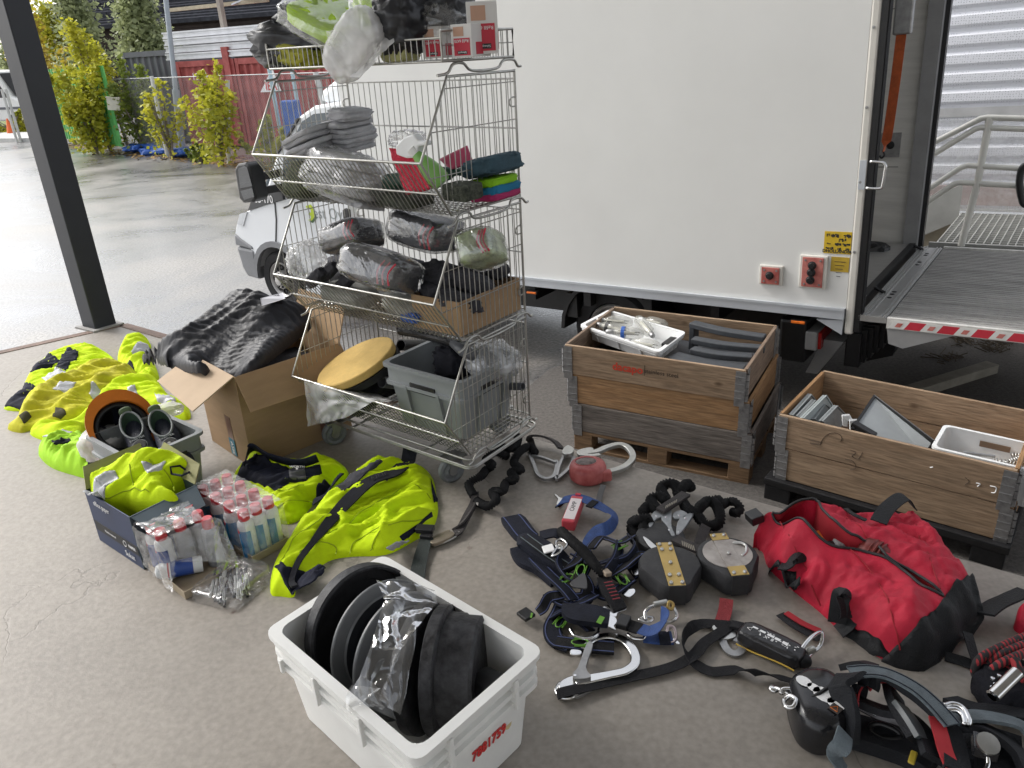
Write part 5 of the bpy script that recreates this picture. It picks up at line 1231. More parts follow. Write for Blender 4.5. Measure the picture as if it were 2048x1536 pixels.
for zz,e in ((.135,.012),(.118,.0),(.15,-.01)):
 m = MB(); m.tube(rrect(XL - e,XR + e,YF - .02 - e,YB + .03 + e,zz),.0048,8,True); m.build('frame_ring',WIRE,tro,smooth=True)
wires('cross_wire',[[(xx,YF - .02,.13),(xx,YB + .03,.13)] for xx in (XL + .12,XL + .2,XR - .25,XR - .17)],.0048,tro,8)
CAST = mat('castor_grey_tread',(.15,.16,.17),.6,var=.2,scale=40)
for u,v in ((905,963),(672,888),(1000,862),(790,800)):
 p = P(u,v,0); a = CYAW + 1.2; d_ = Vector((math.cos(a),math.sin(a),0)); sd_ = Vector((-d_.y,d_.x,0)); c = p + Vector((0,0,.056))
 Mw = frame(c - sd_ * .013,d_,None,sd_)
 wo_ = MB().lathe([(.02,-.004),(.036,.002),(.045,-.002),(.054,.002),(.056,.008),(.056,.018),(.054,.024),(.045,.028),(.036,.024),(.02,.03)],Mw,28).build('castor_wheel',CAST,tro,smooth=True,auto=30)
 MB().lathe([(0,-.008),(.018,-.008),(.018,.034),(0,.034)],Mw,14).build('hub',DULLMETAL,wo_)
 m = MB(); Mf = frame(c,d_,None,(0,0,1))
 for s_ in (-1,1): m.prism([(-.012,s_ * .022,-.005),(.012,s_ * .022,-.005),(.045,s_ * .022,.058),(-.01,s_ * .022,.058)],(0,.003,0),Mf)
 m.box(-.035,.06,-.035,.035,.058,.064,Mf); m.build('castor_fork',DULLMETAL,tro)
# ================================================================== what lies in the baskets
CX3 = MC.to_3x3()
def cl(u,v,y): return cw(*CLx(u,v,y))
def one(m,name,mm_,label,cat,group=None,**k): return tag(m.build(name,mm_,**k),label,cat,group)
def tilt(p,rz=0,rx=0,ry=0): return Matrix.Translation(p) @ Matrix.Rotation(CYAW + R(rz),4,'Z') @ Matrix.Rotation(R(ry),4,'Y') @ Matrix.Rotation(R(rx),4,'X')
def blobt(u,v,y,ax,mm_,name,label,cat,rz=0,rx=0,ry=0,p=.6,amp=.12,freq=4,seed=1,group=None,nu=40,nv=24,parent=None):
 m = MB(); m.blob(tilt(cl(u,v,y),rz,rx,ry),ax,nu,nv,p,amp,freq,seed)
 if parent: return m.build(name,mm_,parent,smooth=True)
 return one(m,name,mm_,label,cat,group,smooth=True)
def sheet4(a,b,c,d,n=22,amp=.01,freq=5,seed=0,m=None):
 """bilinear sheet between four corners, crumpled"""
 m = m or MB(); N_ = (b - a).cross(d - a).normalized(); vs = []
 g = np.linspace(0,1,n); S,T = np.meshgrid(g,g); W = wrinkle(S * (b - a).length + a.x * 3,T * (d - a).length + a.y,amp,freq,30,1.6,seed)
 for j in range(n):
  for i in range(n): s,t = g[i],g[j]; vs.append((a * (1 - s) + b * s) * (1 - t) + (d * (1 - s) + c * s) * t + N_ * float(W[j,i]))
 return m.add(vs,[(j * n + i,j * n + i + 1,(j + 1) * n + i + 1,(j + 1) * n + i) for j in range(n - 1) for i in range(n - 1)])
RAG = mat('grey_terry_cloth',(.42,.42,.44),.9,var=.12,scale=22,bump=.35,bscale=220,col2=(.50,.50,.52))
BAGB = mat('black_bag_plastic',(.018,.019,.023),.34,var=.3,scale=12,bump=.25,bscale=9,bdist=.03)
LIME = mat('lime_cloth',(.40,.62,.01),.8,var=.12,scale=12,bump=.2,bscale=200)
FROST = film('frosted_bag',haze=.62,gloss=.12,bump=.3,bscale=5,white=(.80,.80,.80))
blobt(600,88,2.08,(.17,.12,.075),BAGB,'black_bag','crumpled black bag at the left end of the top tray','bag',p=.7,amp=.22,freq=3,seed=3,rz=10)
blobt(625,35,2.12,(.13,.11,.06),BAGB,'black_bag','black bag on top of the other one, left of the lime garment','bag',p=.75,amp=.25,freq=3,seed=8,ry=-25)
t = thing('wrapped_garment','folded lime garment in clear film on top of the tray','garment',cl(668,60,2.05))
blobt(672,42,2.04,(.155,.11,.035),LIME,'garment','','',ry=22,rx=12,p=.35,amp=.06,seed=4,parent=t); blobt(664,44,2.04,(.18,.125,.045),CLEAR,'film_wrap','','',ry=22,rx=12,p=.45,amp=.1,freq=5,seed=6,parent=t)
blobt(600,112,2.0,(.10,.05,.035),mat('olive_yellow_cloth',(.28,.27,.02),.8,var=.2),'yellow_cloth','olive yellow cloth under the black bags in the top tray','cloth',ry=10,amp=.2,seed=9)
bg_ = thing('white_bag','white translucent plastic bag hanging over the front of the top tray','bag',cl(700,150,1.90))
m = MB(); m.blob(tilt(cl(706,92,1.90),0,10,-38),(.135,.055,.075),44,26,.7,.06,2,11); m.build('bag_body',FROST,bg_,smooth=True)
m = MB(); sheet4(cl(650,62,1.90),cl(770,45,1.93),cl(715,154,1.87),cl(662,152,1.87),20,.012,6,3,m); m.build('bag_front',FROST,bg_,smooth=True)
m = MB(); sheet4(cl(768,45,1.95),cl(800,70,1.95),cl(762,110,1.90),cl(716,154,1.87),14,.012,9,5,m); m.build('bag_corner',FROST,bg_,smooth=True)
m = MB(); sheet4(cl(690,-10,1.93),cl(745,0,1.95),cl(716,70,1.92),cl(700,66,1.92),14,.012,9,8,m); m.build('bag_neck',MILKY,bg_,smooth=True)
blobt(805,45,2.02,(.085,.09,.085),BAGB,'black_bag','shiny dark bag right of the white bag on the top tray','bag',p=.8,amp=.25,freq=3,seed=14)
blobt(755,22,2.12,(.07,.06,.06),LIME,'lime_cloth','piece of lime cloth between the bags on the top tray','cloth',amp=.2,seed=15)
blobt(880,22,2.15,(.11,.10,.075),BAGB,'black_bag','dark bag furthest right on the top tray, behind the plaster boxes','bag',p=.8,amp=.22,freq=3,seed=17)
t = blobt(868,45,2.1,(.10,.08,.05),CLEAR,'clear_wrap','loose clear wrap beside the plaster boxes on the top tray','film',p=.8,amp=.3,freq=3,seed=18)
blobt(800,100,2.02,(.055,.05,.035),mat('pale_yellow_pack',(.50,.50,.22),.5),'paper_pack','pale yellow pack beside the plaster boxes in the tray','pack',p=.4,amp=.08)
CART = mat('white_carton',(.66,.65,.63),.6,var=.04); LRED = mat('label_red',(.50,.02,.045),.5,var=.06); SKIN = mat('plaster_tan_print',(.50,.30,.21),.6,var=.06)
def carton(u,v,y,w_,d_,h_,label,rz):
 c = cl(u,v,y); t = thing('plaster_box',label,'box',c,group='plaster refill boxes in the tray'); M = tilt(c,rz)
 MB().box(-w_ / 2,w_ / 2,0,d_,0,h_,M).build('carton',CART,t,bevel=.002)
 MB().box(-w_ * .36,w_ * .40,-.0015,0,h_ * .06,h_ * .58,M).build('red_label',LRED,t)
 MB().box(-w_ * .36,w_ * .12,-.0015,0,h_ * .64,h_ * .92,M).build('plaster_print',SKIN,t)
 MB().box(-w_ * .2,w_ * .26,-.0022,-.0014,h_ * .1,h_ * .2,M).build('dark_emblem',INK,t)
 text('lettering','Refill 6470',w_ * .16,M @ Matrix.Translation((w_ * .02,-.0022,h_ * .5)) @ Matrix.Rotation(R(90),4,'X') @ Matrix.Rotation(R(180),4,'Z'),WHITEPRINT,t,extrude=.0003)
 text('lettering','Salvequick',w_ * .10,M @ Matrix.Translation((w_ * .03,-.0026,h_ * .15)) @ Matrix.Rotation(R(90),4,'X') @ Matrix.Rotation(R(180),4,'Z'),WHITEPRINT,t,extrude=.0003)
 MB().box(w_ / 2,w_ / 2 + .0015,d_ * .2,d_ * .8,h_ * .08,h_ * .45,M).build('red_label',LRED,t)
carton(867,117,2.03,.075,.10,.095,'white and red plaster box furthest left in the tray',8)
carton(925,115,2.0,.080,.10,.095,'white and red plaster box in the middle, behind the tray end',4)
carton(968,108,2.06,.095,.08,.15,'taller plaster box standing furthest right in the tray',38)
def fold_stack(u,v,y,n,w_,d_,th,rz,ry,mm_,where,seed,rnd=random.Random(8)):
 base = cl(u,v,y)
 words = ['lowest','second from below','third from below','fourth from below','fifth from below','sixth from below']
 for k in range(n):
  m = MB(); M = tilt(base + Vector((rnd.uniform(-.006,.006),rnd.uniform(-.006,.006),k * th * 1.7)),rz + rnd.uniform(-9,9),4,ry + rnd.uniform(-5,3)); m.blob(M,(w_ * rnd.uniform(.88,1.04),d_ * rnd.uniform(.9,1.05),th),44,14,.42,.10,5,seed + k)
  one(m,'folded_rag',mm_,'folded grey terry rag, ' + (words[k] if k < n - 1 else 'topmost') + ' of the ' + where,'rag','grey rags in the upper basket',smooth=True)
fold_stack(622,300,2.0,4,.085,.085,.012,12,-16,RAG,'left stack',20)
fold_stack(702,292,2.14,6,.075,.085,.0105,-5,4,RAG,'taller stack',40)
t = blobt(700,228,2.13,(.06,.07,.022),RAG,'crumpled_rag','crumpled grey rag lying on top of the taller rag stack','rag',ry=4,rx=0,amp=.25,freq=2.4,seed=51)
t = thing('rag_bag','clear bag of pale grey rags along the front of the upper basket','bag',cl(690,380,1.98))
m = MB(); 
for k in range(7): m.blob(tilt(cl(690 + (k % 2) * 8,394 - k * 13,1.97 + .008 * k),(k % 3) * 4 - 4,-14,9),(.165 - .008 * k,.07,.013),44,12,.42,.12,5,60 + k)
m.build('rags',RAG,t,smooth=True); blobt(690,352,1.96,(.185,.075,.085),CLEAR,'film','','',ry=8,rx=-25,p=.6,amp=.15,freq=5,seed=66,parent=t)
PAD = mat('dark_scouring_pad',(.045,.055,.045),.95,var=.6,scale=60,bump=.9,bscale=160,col2=(.10,.11,.08))
blobt(607,362,1.99,(.06,.05,.07),PAD,'scouring_pad','dark green scouring pad in the left corner of the upper basket','pad',rx=-30,p=.3,amp=.03,group='scouring pads')
blobt(925,382,1.99,(.055,.05,.028),PAD,'scouring_pad','dark scouring pad in the right front corner of the upper basket','pad',p=.3,amp=.03,group='scouring pads')
blobt(800,396,2.02,(.12,.07,.022),PAD,'scouring_pad','wide dark scouring pad under the red cloth','pad',ry=6,p=.3,amp=.03,group='scouring pads')
REDC = mat('red_microfibre',(.50,.02,.05),.9,var=.25,scale=60,bump=.7,bscale=150)
m = MB(); sheet4(cl(776,294,2.0),cl(838,292,2.02),cl(858,372,1.92),cl(808,385,1.9),18,.012,7,5,m); one(m,'red_cloth',REDC,'red microfibre cloth draped behind the green spray bottle','cloth',smooth=True,solid=.008)
DGB = mat('dark_green_bottle',(.012,.055,.035),.35,var=.15)
a,b = cl(768,366,1.99),cl(945,340,2.12); q = (b - a).to_track_quat('Z','Y').to_matrix().to_4x4(); L = (b - a).length
t = thing('green_bottle','dark green bottle lying across the right half of the upper basket','bottle',a)
MB().lathe([(0,0),(.026,.002),(.03,.012),(.03,L * .62),(.022,L * .75),(.012,L * .8),(.012,L * .86)],Matrix.Translation(a) @ q,20).build('body',DGB,t,smooth=True,auto=40); MB().lathe([(.014,L * .85),(.014,L),(0,L)],Matrix.Translation(a) @ q,14).build('cap',DGB,t)
t = thing('spray_bottle','light green spray bottle with white trigger head leaning in the upper basket','spray bottle',cl(885,372,1.98))
a,b = cl(886,368,1.97),cl(822,297,1.93); X = (b - a); L = X.length; Mb_ = Matrix.Translation(a) @ X.to_track_quat('Z','Y').to_matrix().to_4x4()
MB().lathe([(0,0),(.030,.002),(.036,.012),(.037,L * .30),(.031,L * .52),(.022,L * .70),(.018,L * .80),(.014,L * .90)],Mb_,24).build('bottle',mat('light_green_plastic',(.20,.42,.10),.35,var=.08),t,smooth=True,auto=40)
MB().lathe([(.017,L * .84),(.017,L * .99),(.012,L),(0,L)],Mb_,16).build('collar',WHITEPLASTIC,t)
hd = [cl(*q,1.93) for q in ((832,316),(812,317),(792,310),(790,292),(806,275),(826,268),(836,282),(851,283),(853,291),(836,293))]
m = MB(); m.prism(hd,CX3 @ Vector((0,.035,0))); m.build('trigger_head',mat('milky_white_plastic',(.74,.75,.75),.35),t,bevel=.006)
blobt(815,278,2.06,(.06,.04,.025),CLEAR,'clear_wrap','scrap of clear wrap behind the spray bottle head','film',amp=.3,freq=3,seed=71)
m = MB(); sheet4(cl(878,318,2.1),cl(934,290,2.16),cl(946,322,2.14),cl(900,338,2.08),10,.004,5,9,m); one(m,'pink_sachet',mat('pink_sachet',(.52,.08,.16),.35),'pink sachet with a serrated edge behind the green bottle','sachet',smooth=True,solid=.006)
TEAL = mat('teal_cloth',(.035,.075,.10),.85,var=.25,scale=20,bump=.4,bscale=200)
for (u,v,z_,col,nm,w_) in ((992,388,0,('magenta_cloth',(.36,.02,.11)),'magenta','lowest'),(992,377,0,('blue_cloth',(.01,.16,.30)),'bright blue','second'),(986,362,0,('lime_green_cloth',(.24,.52,.01)),'lime green','third')):
 blobt(u,v,2.16,(.055,.085,.016),mat(col[0],col[1],.85,var=.15,bump=.3,bscale=200),'folded_cloth','folded %s cloth, %s in the pile at the right end of the upper basket' % (nm,w_),'cloth',p=.4,amp=.10,freq=4,seed=u + v,group='folded cloths in the upper basket',ry=-6)
blobt(985,330,2.15,(.072,.095,.03),TEAL,'folded_cloth','folded dark teal cloth on top of the pile at the right end','cloth',p=.45,amp=.14,freq=4,seed=77,ry=-12,group='folded cloths in the upper basket')
GLV = mat('dark_grey_glove_fabric',(.035,.035,.042),.85,var=.4,scale=30,bump=.5,bscale=120); PAPER = mat('printed_label_paper',(.50,.50,.56),.5,var=.05)
def pack(u,v,y,ax,label,rz,rx,ry,seed,lab=True,gm=None):
 ax = tuple(q * 1.18 for q in ax); t = thing('glove_pack',label,'pack',cl(u,v,y) - Vector((0,0,ax[2])),group='film-wrapped glove packs'); M = tilt(cl(u,v,y),rz,rx,ry)
 m = MB()
 for k in range(4): m.blob(M @ Matrix.Translation((0,0,(k - 1.5) * ax[2] * .44)),(ax[0] * .93,ax[1] * .9,ax[2] * .3),30,10,.4,.12,4,seed + k)
 m.build('gloves',gm or GLV,t,smooth=True)
 m = MB(); rnd = random.Random(seed)
 for k in range(3): x0 = ax[0] * (.55 + .18 * k); m.tube(cr([M @ Vector((x0,-ax[1] * .92,-ax[2] * .8 + rnd.uniform(0,.01))),M @ Vector((x0 - .012,-ax[1] * .97,0)),M @ Vector((x0 + .004,-ax[1] * .92,ax[2] * .7))],4),.0035,5)
 m.build('red_trim',mat('label_red',(.5,.02,.045),.5),t)
 if lab: m = MB(); sheet4(*(M @ Vector(q) for q in ((-ax[0] * .55,-ax[1] * .6,ax[2] * 1.2),(ax[0] * .45,-ax[1] * .65,ax[2] * 1.2),(ax[0] * .45,ax[1] * .55,ax[2] * 1.2),(-ax[0] * .55,ax[1] * .55,ax[2] * 1.2))),8,.004,5,seed,m); m.build('paper_label',PAPER,t,smooth=True)
 m = MB(); m.blob(M,(ax[0] * 1.08,ax[1] * 1.08,ax[2] * 1.18),44,26,.5,.05,4,seed + 9); m.build('film_wrap',GLOSSY,t,smooth=True)
pack(762,538,1.91,(.115,.085,.05),'film-wrapped glove pack at the front centre of the middle basket, big paper label',4,-22,10,100)
pack(704,474,2.05,(.095,.08,.042),'film-wrapped glove pack at the back left of the middle basket, tilted up',6,-18,-18,120)
pack(852,460,2.14,(.105,.09,.05),'film-wrapped glove pack at the back right of the middle basket, largest and darkest',0,-10,8,140,lab=False)
pack(965,498,2.02,(.055,.075,.045),'pale glove pack with lime backs near the right end of the middle basket',20,-25,-20,160,lab=False,gm=mat('pale_lime_glove',(.30,.36,.20),.8,var=.6,scale=14))
blobt(612,520,1.95,(.075,.06,.062),MILKY,'empty_film_bag','puffed empty film bag in the left corner of the middle basket','bag',ry=-28,p=.8,amp=.26,freq=3,seed=180)
for i,(u,v) in enumerate(((632,556),(655,545),(690,565))): blobt(u,v,1.93 + .03 * i,(.06,.02,.022),GLV,'work_glove','loose dark work glove at the left of the middle basket, ' + ('left','middle','right')[i],'glove',ry=-35,amp=.2,seed=190 + i,group='loose gloves in the middle basket')
blobt(700,588,2.0,(.11,.08,.03),mat('pale_grey_fabric',(.30,.30,.27),.85,var=.3),'grey_fabric','pale grey-green fabric in the bottom of the middle basket','cloth',ry=9,amp=.18,seed=196)
blobt(820,610,2.0,(.10,.07,.028),mat('pale_grey_fabric',(.30,.30,.27),.85,var=.3),'grey_fabric','pale fabric bundle in the bottom middle of the middle basket','cloth',ry=9,amp=.18,seed=197)
blobt(826,632,1.95,(.04,.03,.018),BLUE,'blue_strap_bundle','small blue strap bundle under the film packs','strap',amp=.3,seed=198)
t = thing('glove_carton','open brown carton of black gloves at the right end of the middle basket','carton',cw(XR - .12,YF + .2,Z[1] + .01))
x0,x1,y0,y1,za,zb_ = XR - .245,XR - .012,YF + .0,YB - .01,Z[1] + .008,Z[1] + .135
for nm,bx_ in (('front',(x0,x1,y0,y0 + .004)),('back',(x0,x1,y1 - .004,y1)),('left',(x0,x0 + .004,y0 + .004,y1 - .004)),('right',(x1 - .004,x1,y0 + .004,y1 - .004))):
 m = MB(); m.box(*bx_,za,zb_,MC); m.build('carton_wall',CARD,t)
for i,(fx,fy,fz,a) in enumerate(((.3,.25,.14,30),(.65,.5,.17,-20),(.4,.75,.19,60),(.75,.2,.13,10),(.5,.9,.2,-40))):
 m = MB(); m.blob(Matrix.Translation(cw(x0 + (x1 - x0) * fx,y0 + (y1 - y0) * fy,Z[1] + fz - .02)) @ Matrix.Rotation(R(a),4,'Z') @ Matrix.Rotation(R(20),4,'Y'),(.075,.05,.03),30,16,.7,.25,3,210 + i)
 one(m,'black_glove',GLV,'black rubbery glove heaped in the brown carton, ' + ('front left','right of centre','left at the back','front right','furthest back')[i],'glove','black gloves in the carton',smooth=True)
m = MB(); m.box(x0 + .01,x1 - .01,y0 + .01,y1 - .01,Z[1] + .01,Z[1] + .07,MC); one(m,'glove_layer',GLV,'packed black gloves filling the brown carton','gloves')
for i,(u,v,y) in enumerate(((690,545,2.18),(800,545,2.2),(880,560,2.1))): blobt(u,v,y,(.10,.08,.05),GLV,'glove_bundle','dark glove bundle underneath the wrapped packs, ' + ('left','middle','right')[i],'gloves',amp=.22,seed=260 + i,group='glove bundles under the packs',ry=8)
YP = mat('yellow_foam_pad',(.56,.38,.12),.9,var=.07,scale=30,bump=.3,bscale=220)
c = cl(713,727,1.99); vw = (c - EYE).normalized(); maj = (_R * 147 + _U * 75).normalized(); mn = (_U * 147 - _R * 75).normalized(); n_ = (mn * .9 - vw * .43).normalized()
rp = 83 / FPX * (c - EYE).length
Mp = frame(c,maj,None,n_)
MB().lathe([(0,-.018),(rp - .004,-.018),(rp,-.014),(rp,.012),(rp - .004,.016),(0,.017)],Mp,56).build('x',YP)
o = bpy.data.objects['x']; o.name = 'round_pad'; tag(o,'round thick yellow floor pad lying tilted in the lowest basket','pad')
for p_ in o.data.polygons: p_.use_smooth = len(p_.vertices) == 4
o.data.set_sharp_from_angle(angle=R(40))
MB().lathe([(0,-.05),(rp * .93,-.05),(rp * .95,-.02),(0,-.02)],Mp @ Matrix.Translation((.018,-.012,0)),40).build('x',RUBBER); o = bpy.data.objects['x']; o.name = 'pad_holder'; tag(o,'black round pad holder under the yellow pad','pad holder')
zr = .475; bl_ = MC.inverted() @ P(803,705,zr); BINRIM = [cw(x_,y_,zr) for x_,y_ in ((XR - .015,YF - .02),(XR - .015,YB - .012),(bl_.x + .0,YB - .012),(bl_.x,YF - .02))]
rimb = BINRIM
crate('grey_bin','light grey plastic bin with grip holes in the lowest basket','bin',rimb,zr,.215,GREYPLASTIC,ribs=1,inset=.028,handle=[0,3],lip=.012)
blobt(985,720,2.2,(.09,.10,.05),MILKY,'plastic_bag','milky plastic bag bulging out of the grey bin','bag',p=.8,amp=.25,freq=3,seed=230,ry=15)
blobt(905,722,2.12,(.07,.05,.06),BLACKCLOTH,'black_hose_bundle','black bundle inside the grey bin','bundle',amp=.2,seed=231)
def tubeo(a,b,r,mm_,label):
 t = thing('plastic_tube',label,'tube',a,group='tubes in the lowest basket'); X = (b - a); Mt = Matrix.Translation(a) @ X.to_track_quat('Z','Y').to_matrix().to_4x4(); L = X.length
 MB().lathe([(r * .82,L),(r * .82,.004),(r * .86,0),(r,0),(r,L)],Mt,22).build('tube_wall',mm_,t,smooth=True,auto=40); MB().lathe([(r * .8,L * .6),(0,L * .6)],Mt,16).build('tube_inside',INK,t)
tubeo(cl(764,764,1.97),cl(840,772,2.2),.024,mat('grey_tube',(.10,.105,.115),.5),'dark grey tube end pointing forward under the yellow pad')
tubeo(cl(802,690,2.13),cl(850,690,2.3),.024,BLACK,'black tube end standing out beside the brush')
tubeo(cl(1046,773,2.25),cl(1015,772,2.25),.016,mat('grey_tube',(.10,.105,.115),.5),'grey tube end sticking out through the right side of the basket')
blobt(755,748,2.12,(.13,.12,.06),BLACKCLOTH,'black_garment','black quilted garment under the yellow pad','garment',amp=.2,freq=5,seed=240)
blobt(690,790,2.02,(.14,.09,.035),BLACKCLOTH,'black_garment','black cloth along the bottom of the lowest basket','garment',amp=.2,freq=5,seed=241,ry=10)
br = thing('black_brush','black bristle brush lying over the grey bin under the middle basket','brush',cl(850,680,2.05))
a,b = cl(800,662,2.1),cl(905,686,2.08); m = MB(); rnd = random.Random(2)
ax_ = cr([a,(a + b) / 2 + Vector((0,0,.004)),b],20)
for i in range(1500):
 c = rnd.choice(ax_) + (b - a) * rnd.uniform(-.02,.02); d_ = Vector((rnd.gauss(0,1),rnd.gauss(0,1),rnd.gauss(0,1))).normalized() * rnd.uniform(.02,.031); s_ = d_.orthogonal().normalized() * .0012; m.add([c - s_,c + s_,c + d_],[(0,1,2)])
m.build('bristles',BLACK,br); m = MB(); m.tube(ax_ + [b + (b - a) * .12],.016,10); m.build('core',BLACK,br)
a2 = cl(925,700,2.06); MB().tube([b,a2,cl(948,712,2.06)],[.016,.024,.02],10).build('handle',mat('grey_tube',(.1,.105,.115),.5),br,smooth=True)
t = thing('plastic_sheet','milky plastic sheet hanging over the left front of the lowest basket','film',cl(640,850,1.79))
m = MB(); sheet4(cl(606,762,1.79),cl(746,803,1.785),cl(690,836,1.78),cl(612,854,1.775),30,.010,8,13,m); m.build('hanging_part',MILKY,t,smooth=True)
m = MB(); sheet4(cl(606,762,1.795),cl(746,803,1.79),cl(802,806,1.97),cl(660,765,1.97),24,.010,7,14,m); m.build('lying_part',MILKY,t,smooth=True)
# ================================================================== left side of the dock: box, jackets, bins, sprays
def sobj(s,name,mm_,label=None,cat=None,group=None,parent=None,drop=None):
 if parent is None and label: return tag(s.mesh(drop).build(name,mm_,smooth=True),label,cat,group)
 return s.mesh(drop).build(name,mm_,parent,smooth=True)
def garment(name,label,cat,s,mm_,patches=(),group=None,pname='garment_cloth',drop=None):
 c = s.b3[0]; t = thing(name,label,cat,(sum(p.x for p in s.b3) / len(s.b3),sum(p.y for p in s.b3) / len(s.b3),s.base),group=group)
 sobj(s,pname,mm_,parent=t,drop=drop)
 for nm,m_,px,*o in patches:
  if m_ is REFLECT: cx_,cy_ = sum(q[0] for q in px) / len(px),sum(q[1] for q in px) / len(px); px = [(cx_ + (u - cx_) * 1.5,cy_ + (v - cy_) * 1.3) for u,v in px]
  s.patch(px,*(o or [.004])).build(nm,m_,t,smooth=True)
 return t
GJ = 'hi-vis garments laid out on the dock'
W1_ = [(.024,7,30,4.2,1),(.016,15,30,5,2),(.006,34,20,3,52)]
J1 = Soft([(8,818),(38,792),(62,745),(100,716),(140,702),(185,698),(215,708),(240,730),(268,752),(262,775),(200,795),(140,805),(95,808),(55,822)],.03,.10,[(.024,7,25,4.2,4),(.016,15,25,5,5),(.006,34,15,3,55)],res=.011)
garment('hi_vis_jacket','yellow hi-vis jacket with black cuffs, lying furthest left and rear of the pile','jacket',J1,HIVIS,[('black_cuff',NAVYCLOTH,[(10,814),(36,795),(50,768),(76,784),(66,800),(50,818)]),('black_panel',NAVYCLOTH,[(62,750),(74,730),(104,716),(122,730),(84,752)]),('black_panel',NAVYCLOTH,[(112,742),(140,704),(162,716),(134,752)]),('reflective_strip',REFLECT,[(96,766),(116,750),(136,762),(108,774)])],GJ)
J4 = Soft([(236,730),(246,700),(285,682),(302,690),(300,712),(312,735),(318,760),(296,768),(262,752)],.06,.07,[(.024,7,60,4.2,14),(.016,15,60,5,15),(.006,34,50,3,65)],res=.010)
garment('hi_vis_jacket','crumpled yellow hi-vis jacket tucked beside the cardboard box flap','jacket',J4,HIVIS,[('lining',REFLECT,[(268,706),(292,694),(297,704),(274,714)]),('black_panel',NAVYCLOTH,[(248,733),(266,731),(270,745),(256,744)])],GJ)
J3 = Soft([(60,868),(90,852),(150,846),(182,826),(202,797),(232,780),(272,766),(302,748),(322,772),(345,800),(374,812),(378,840),(320,832),(250,830),(212,842),(180,850),(165,872),(130,886),(95,884)],.045,.08,[(.024,7,20,4.2,24),(.016,15,20,5,25),(.006,34,35,3,75)],res=.011)
garment('hi_vis_jacket','bright yellow hi-vis jacket with reflective bands, behind the grey bin of shoes','jacket',J3,HIVIS,[('reflective_strip',REFLECT,[(98,880),(122,862),(136,864),(114,884)]),('reflective_strip',REFLECT,[(183,846),(188,826),(206,832),(200,848)]),('reflective_strip',REFLECT,[(262,792),(272,788),(280,816),(264,812)]),('reflective_strip',REFLECT,[(318,796),(342,803),(348,812),(322,810)])],GJ)
J2 = Soft([(15,858),(36,846),(42,825),(88,784),(142,755),(206,735),(252,738),(282,756),(270,780),(232,796),(205,815),(182,832),(150,846),(100,856),(62,862),(40,866)],.055,.10,[(.024,7,28,4.2,34),(.016,15,28,5,35),(.006,34,24,3,85)],[([(60,845),(120,795),(215,752)],.03,.035),([(130,835),(190,795),(262,760)],.025,.03)],res=.010)
garment('hi_vis_jacket','dirty mustard-yellow work jacket with open cuffs, on top of the jacket pile','jacket',J2,HIVISOLD,[('reflective_strip',REFLECT,[(118,792),(128,778),(148,778),(136,792)]),('reflective_strip',REFLECT,[(184,792),(190,778),(202,790),(194,802)]),('sleeve_opening',mat('dark_sleeve_inside',(.05,.045,.02),.9),[(106,836),(112,818),(128,820),(134,832),(122,840)]),('sleeve_opening',mat('dark_sleeve_inside',(.05,.045,.02),.9),[(40,838),(52,826),(64,836),(48,848)])],GJ)
T1 = Soft([(78,905),(106,890),(142,884),(166,872),(186,900),(196,952),(178,958),(148,951),(108,938),(86,922)],.06,.07,[(.024,7,75,4.2,44),(.016,15,75,5,45),(.006,34,60,3,95)],res=.009)
garment('hi_vis_trousers','folded green-yellow hi-vis trousers left of the grey bin of shoes','trousers',T1,HIVISGREEN,[('black_tab',NAVYCLOTH,[(106,891),(140,880),(143,884),(110,896)]),('black_panel',NAVYCLOTH,[(178,938),(186,918),(193,930),(192,950),(182,946)])],GJ)
b1 = P(507,938,0); xr_ = (P(655,877,0) - b1); xr_.normalize(); yl_ = Vector((-xr_.y,xr_.x,0)); HB = .425
MBX = frame(b1,xr_,yl_); BXW,BXD = .50,.40
cbx = thing('cardboard_box','large brown cardboard box with splayed flaps left of the basket trolley','box',b1)
for nm,q in (('right',(0,BXW,0,.005)),('left',(0,BXW,BXD - .005,BXD)),('front',(0,.005,.005,BXD - .005)),('back',(BXW - .005,BXW,.005,BXD - .005))):
 MB().box(*q,0.001,HB,MBX).build('box_wall',CARD,cbx)
MB().box(.005,BXW - .005,.005,BXD - .005,.002,.006,MBX).build('box_bottom',CARD,cbx)
tl_ = MBX @ Vector((0,BXD,HB)); tn = MBX @ Vector((0,0,HB)); trr = MBX @ Vector((BXW,0,HB)); tbk = MBX @ Vector((BXW,BXD,HB))
def flap(a,b,c,d,mm_=CARD):
 n = (b - a).cross(d - a).normalized() * .005; return MB().hexa([a,b,c,d],[a + n,b + n,c + n,d + n]).build('flap',mm_,cbx,bevel=.001)
fl = -xr_
flap(tn + Vector((0,0,.002)),tl_ + Vector((0,0,.002)),tl_ + fl * .17 + Vector((0,0,-.07)),tn + fl * .19 + Vector((0,0,-.085)),CARDLIGHT)
rn = -yl_
flap(trr + Vector((0,0,.001)),tn + Vector((0,0,.001)),tn + rn * .09 - Vector((0,0,.13)),trr + rn * .10 - Vector((0,0,.14)))
flap(tbk,trr,trr + xr_ * .06 + Vector((0,0,.17)),tbk + xr_ * .06 + Vector((0,0,.17)))
flap(tl_,tbk,tbk + yl_ * .1 + Vector((0,0,.06)),tl_ + yl_ * .1 + Vector((0,0,.03)))
TAPE = mat('brown_tape',(.20,.11,.075),.3); TEALT = mat('teal_print',(.03,.17,.24),.5)
m = MB(); m.box(-.0015,0,.14,.19,.02,.20,MBX); m.build('tape',TAPE,cbx)
m = MB(); m.box(-.003,-.0015,.138,.192,.01,.09,MBX); o = m.build('teal_sticker',TEALT,cbx)
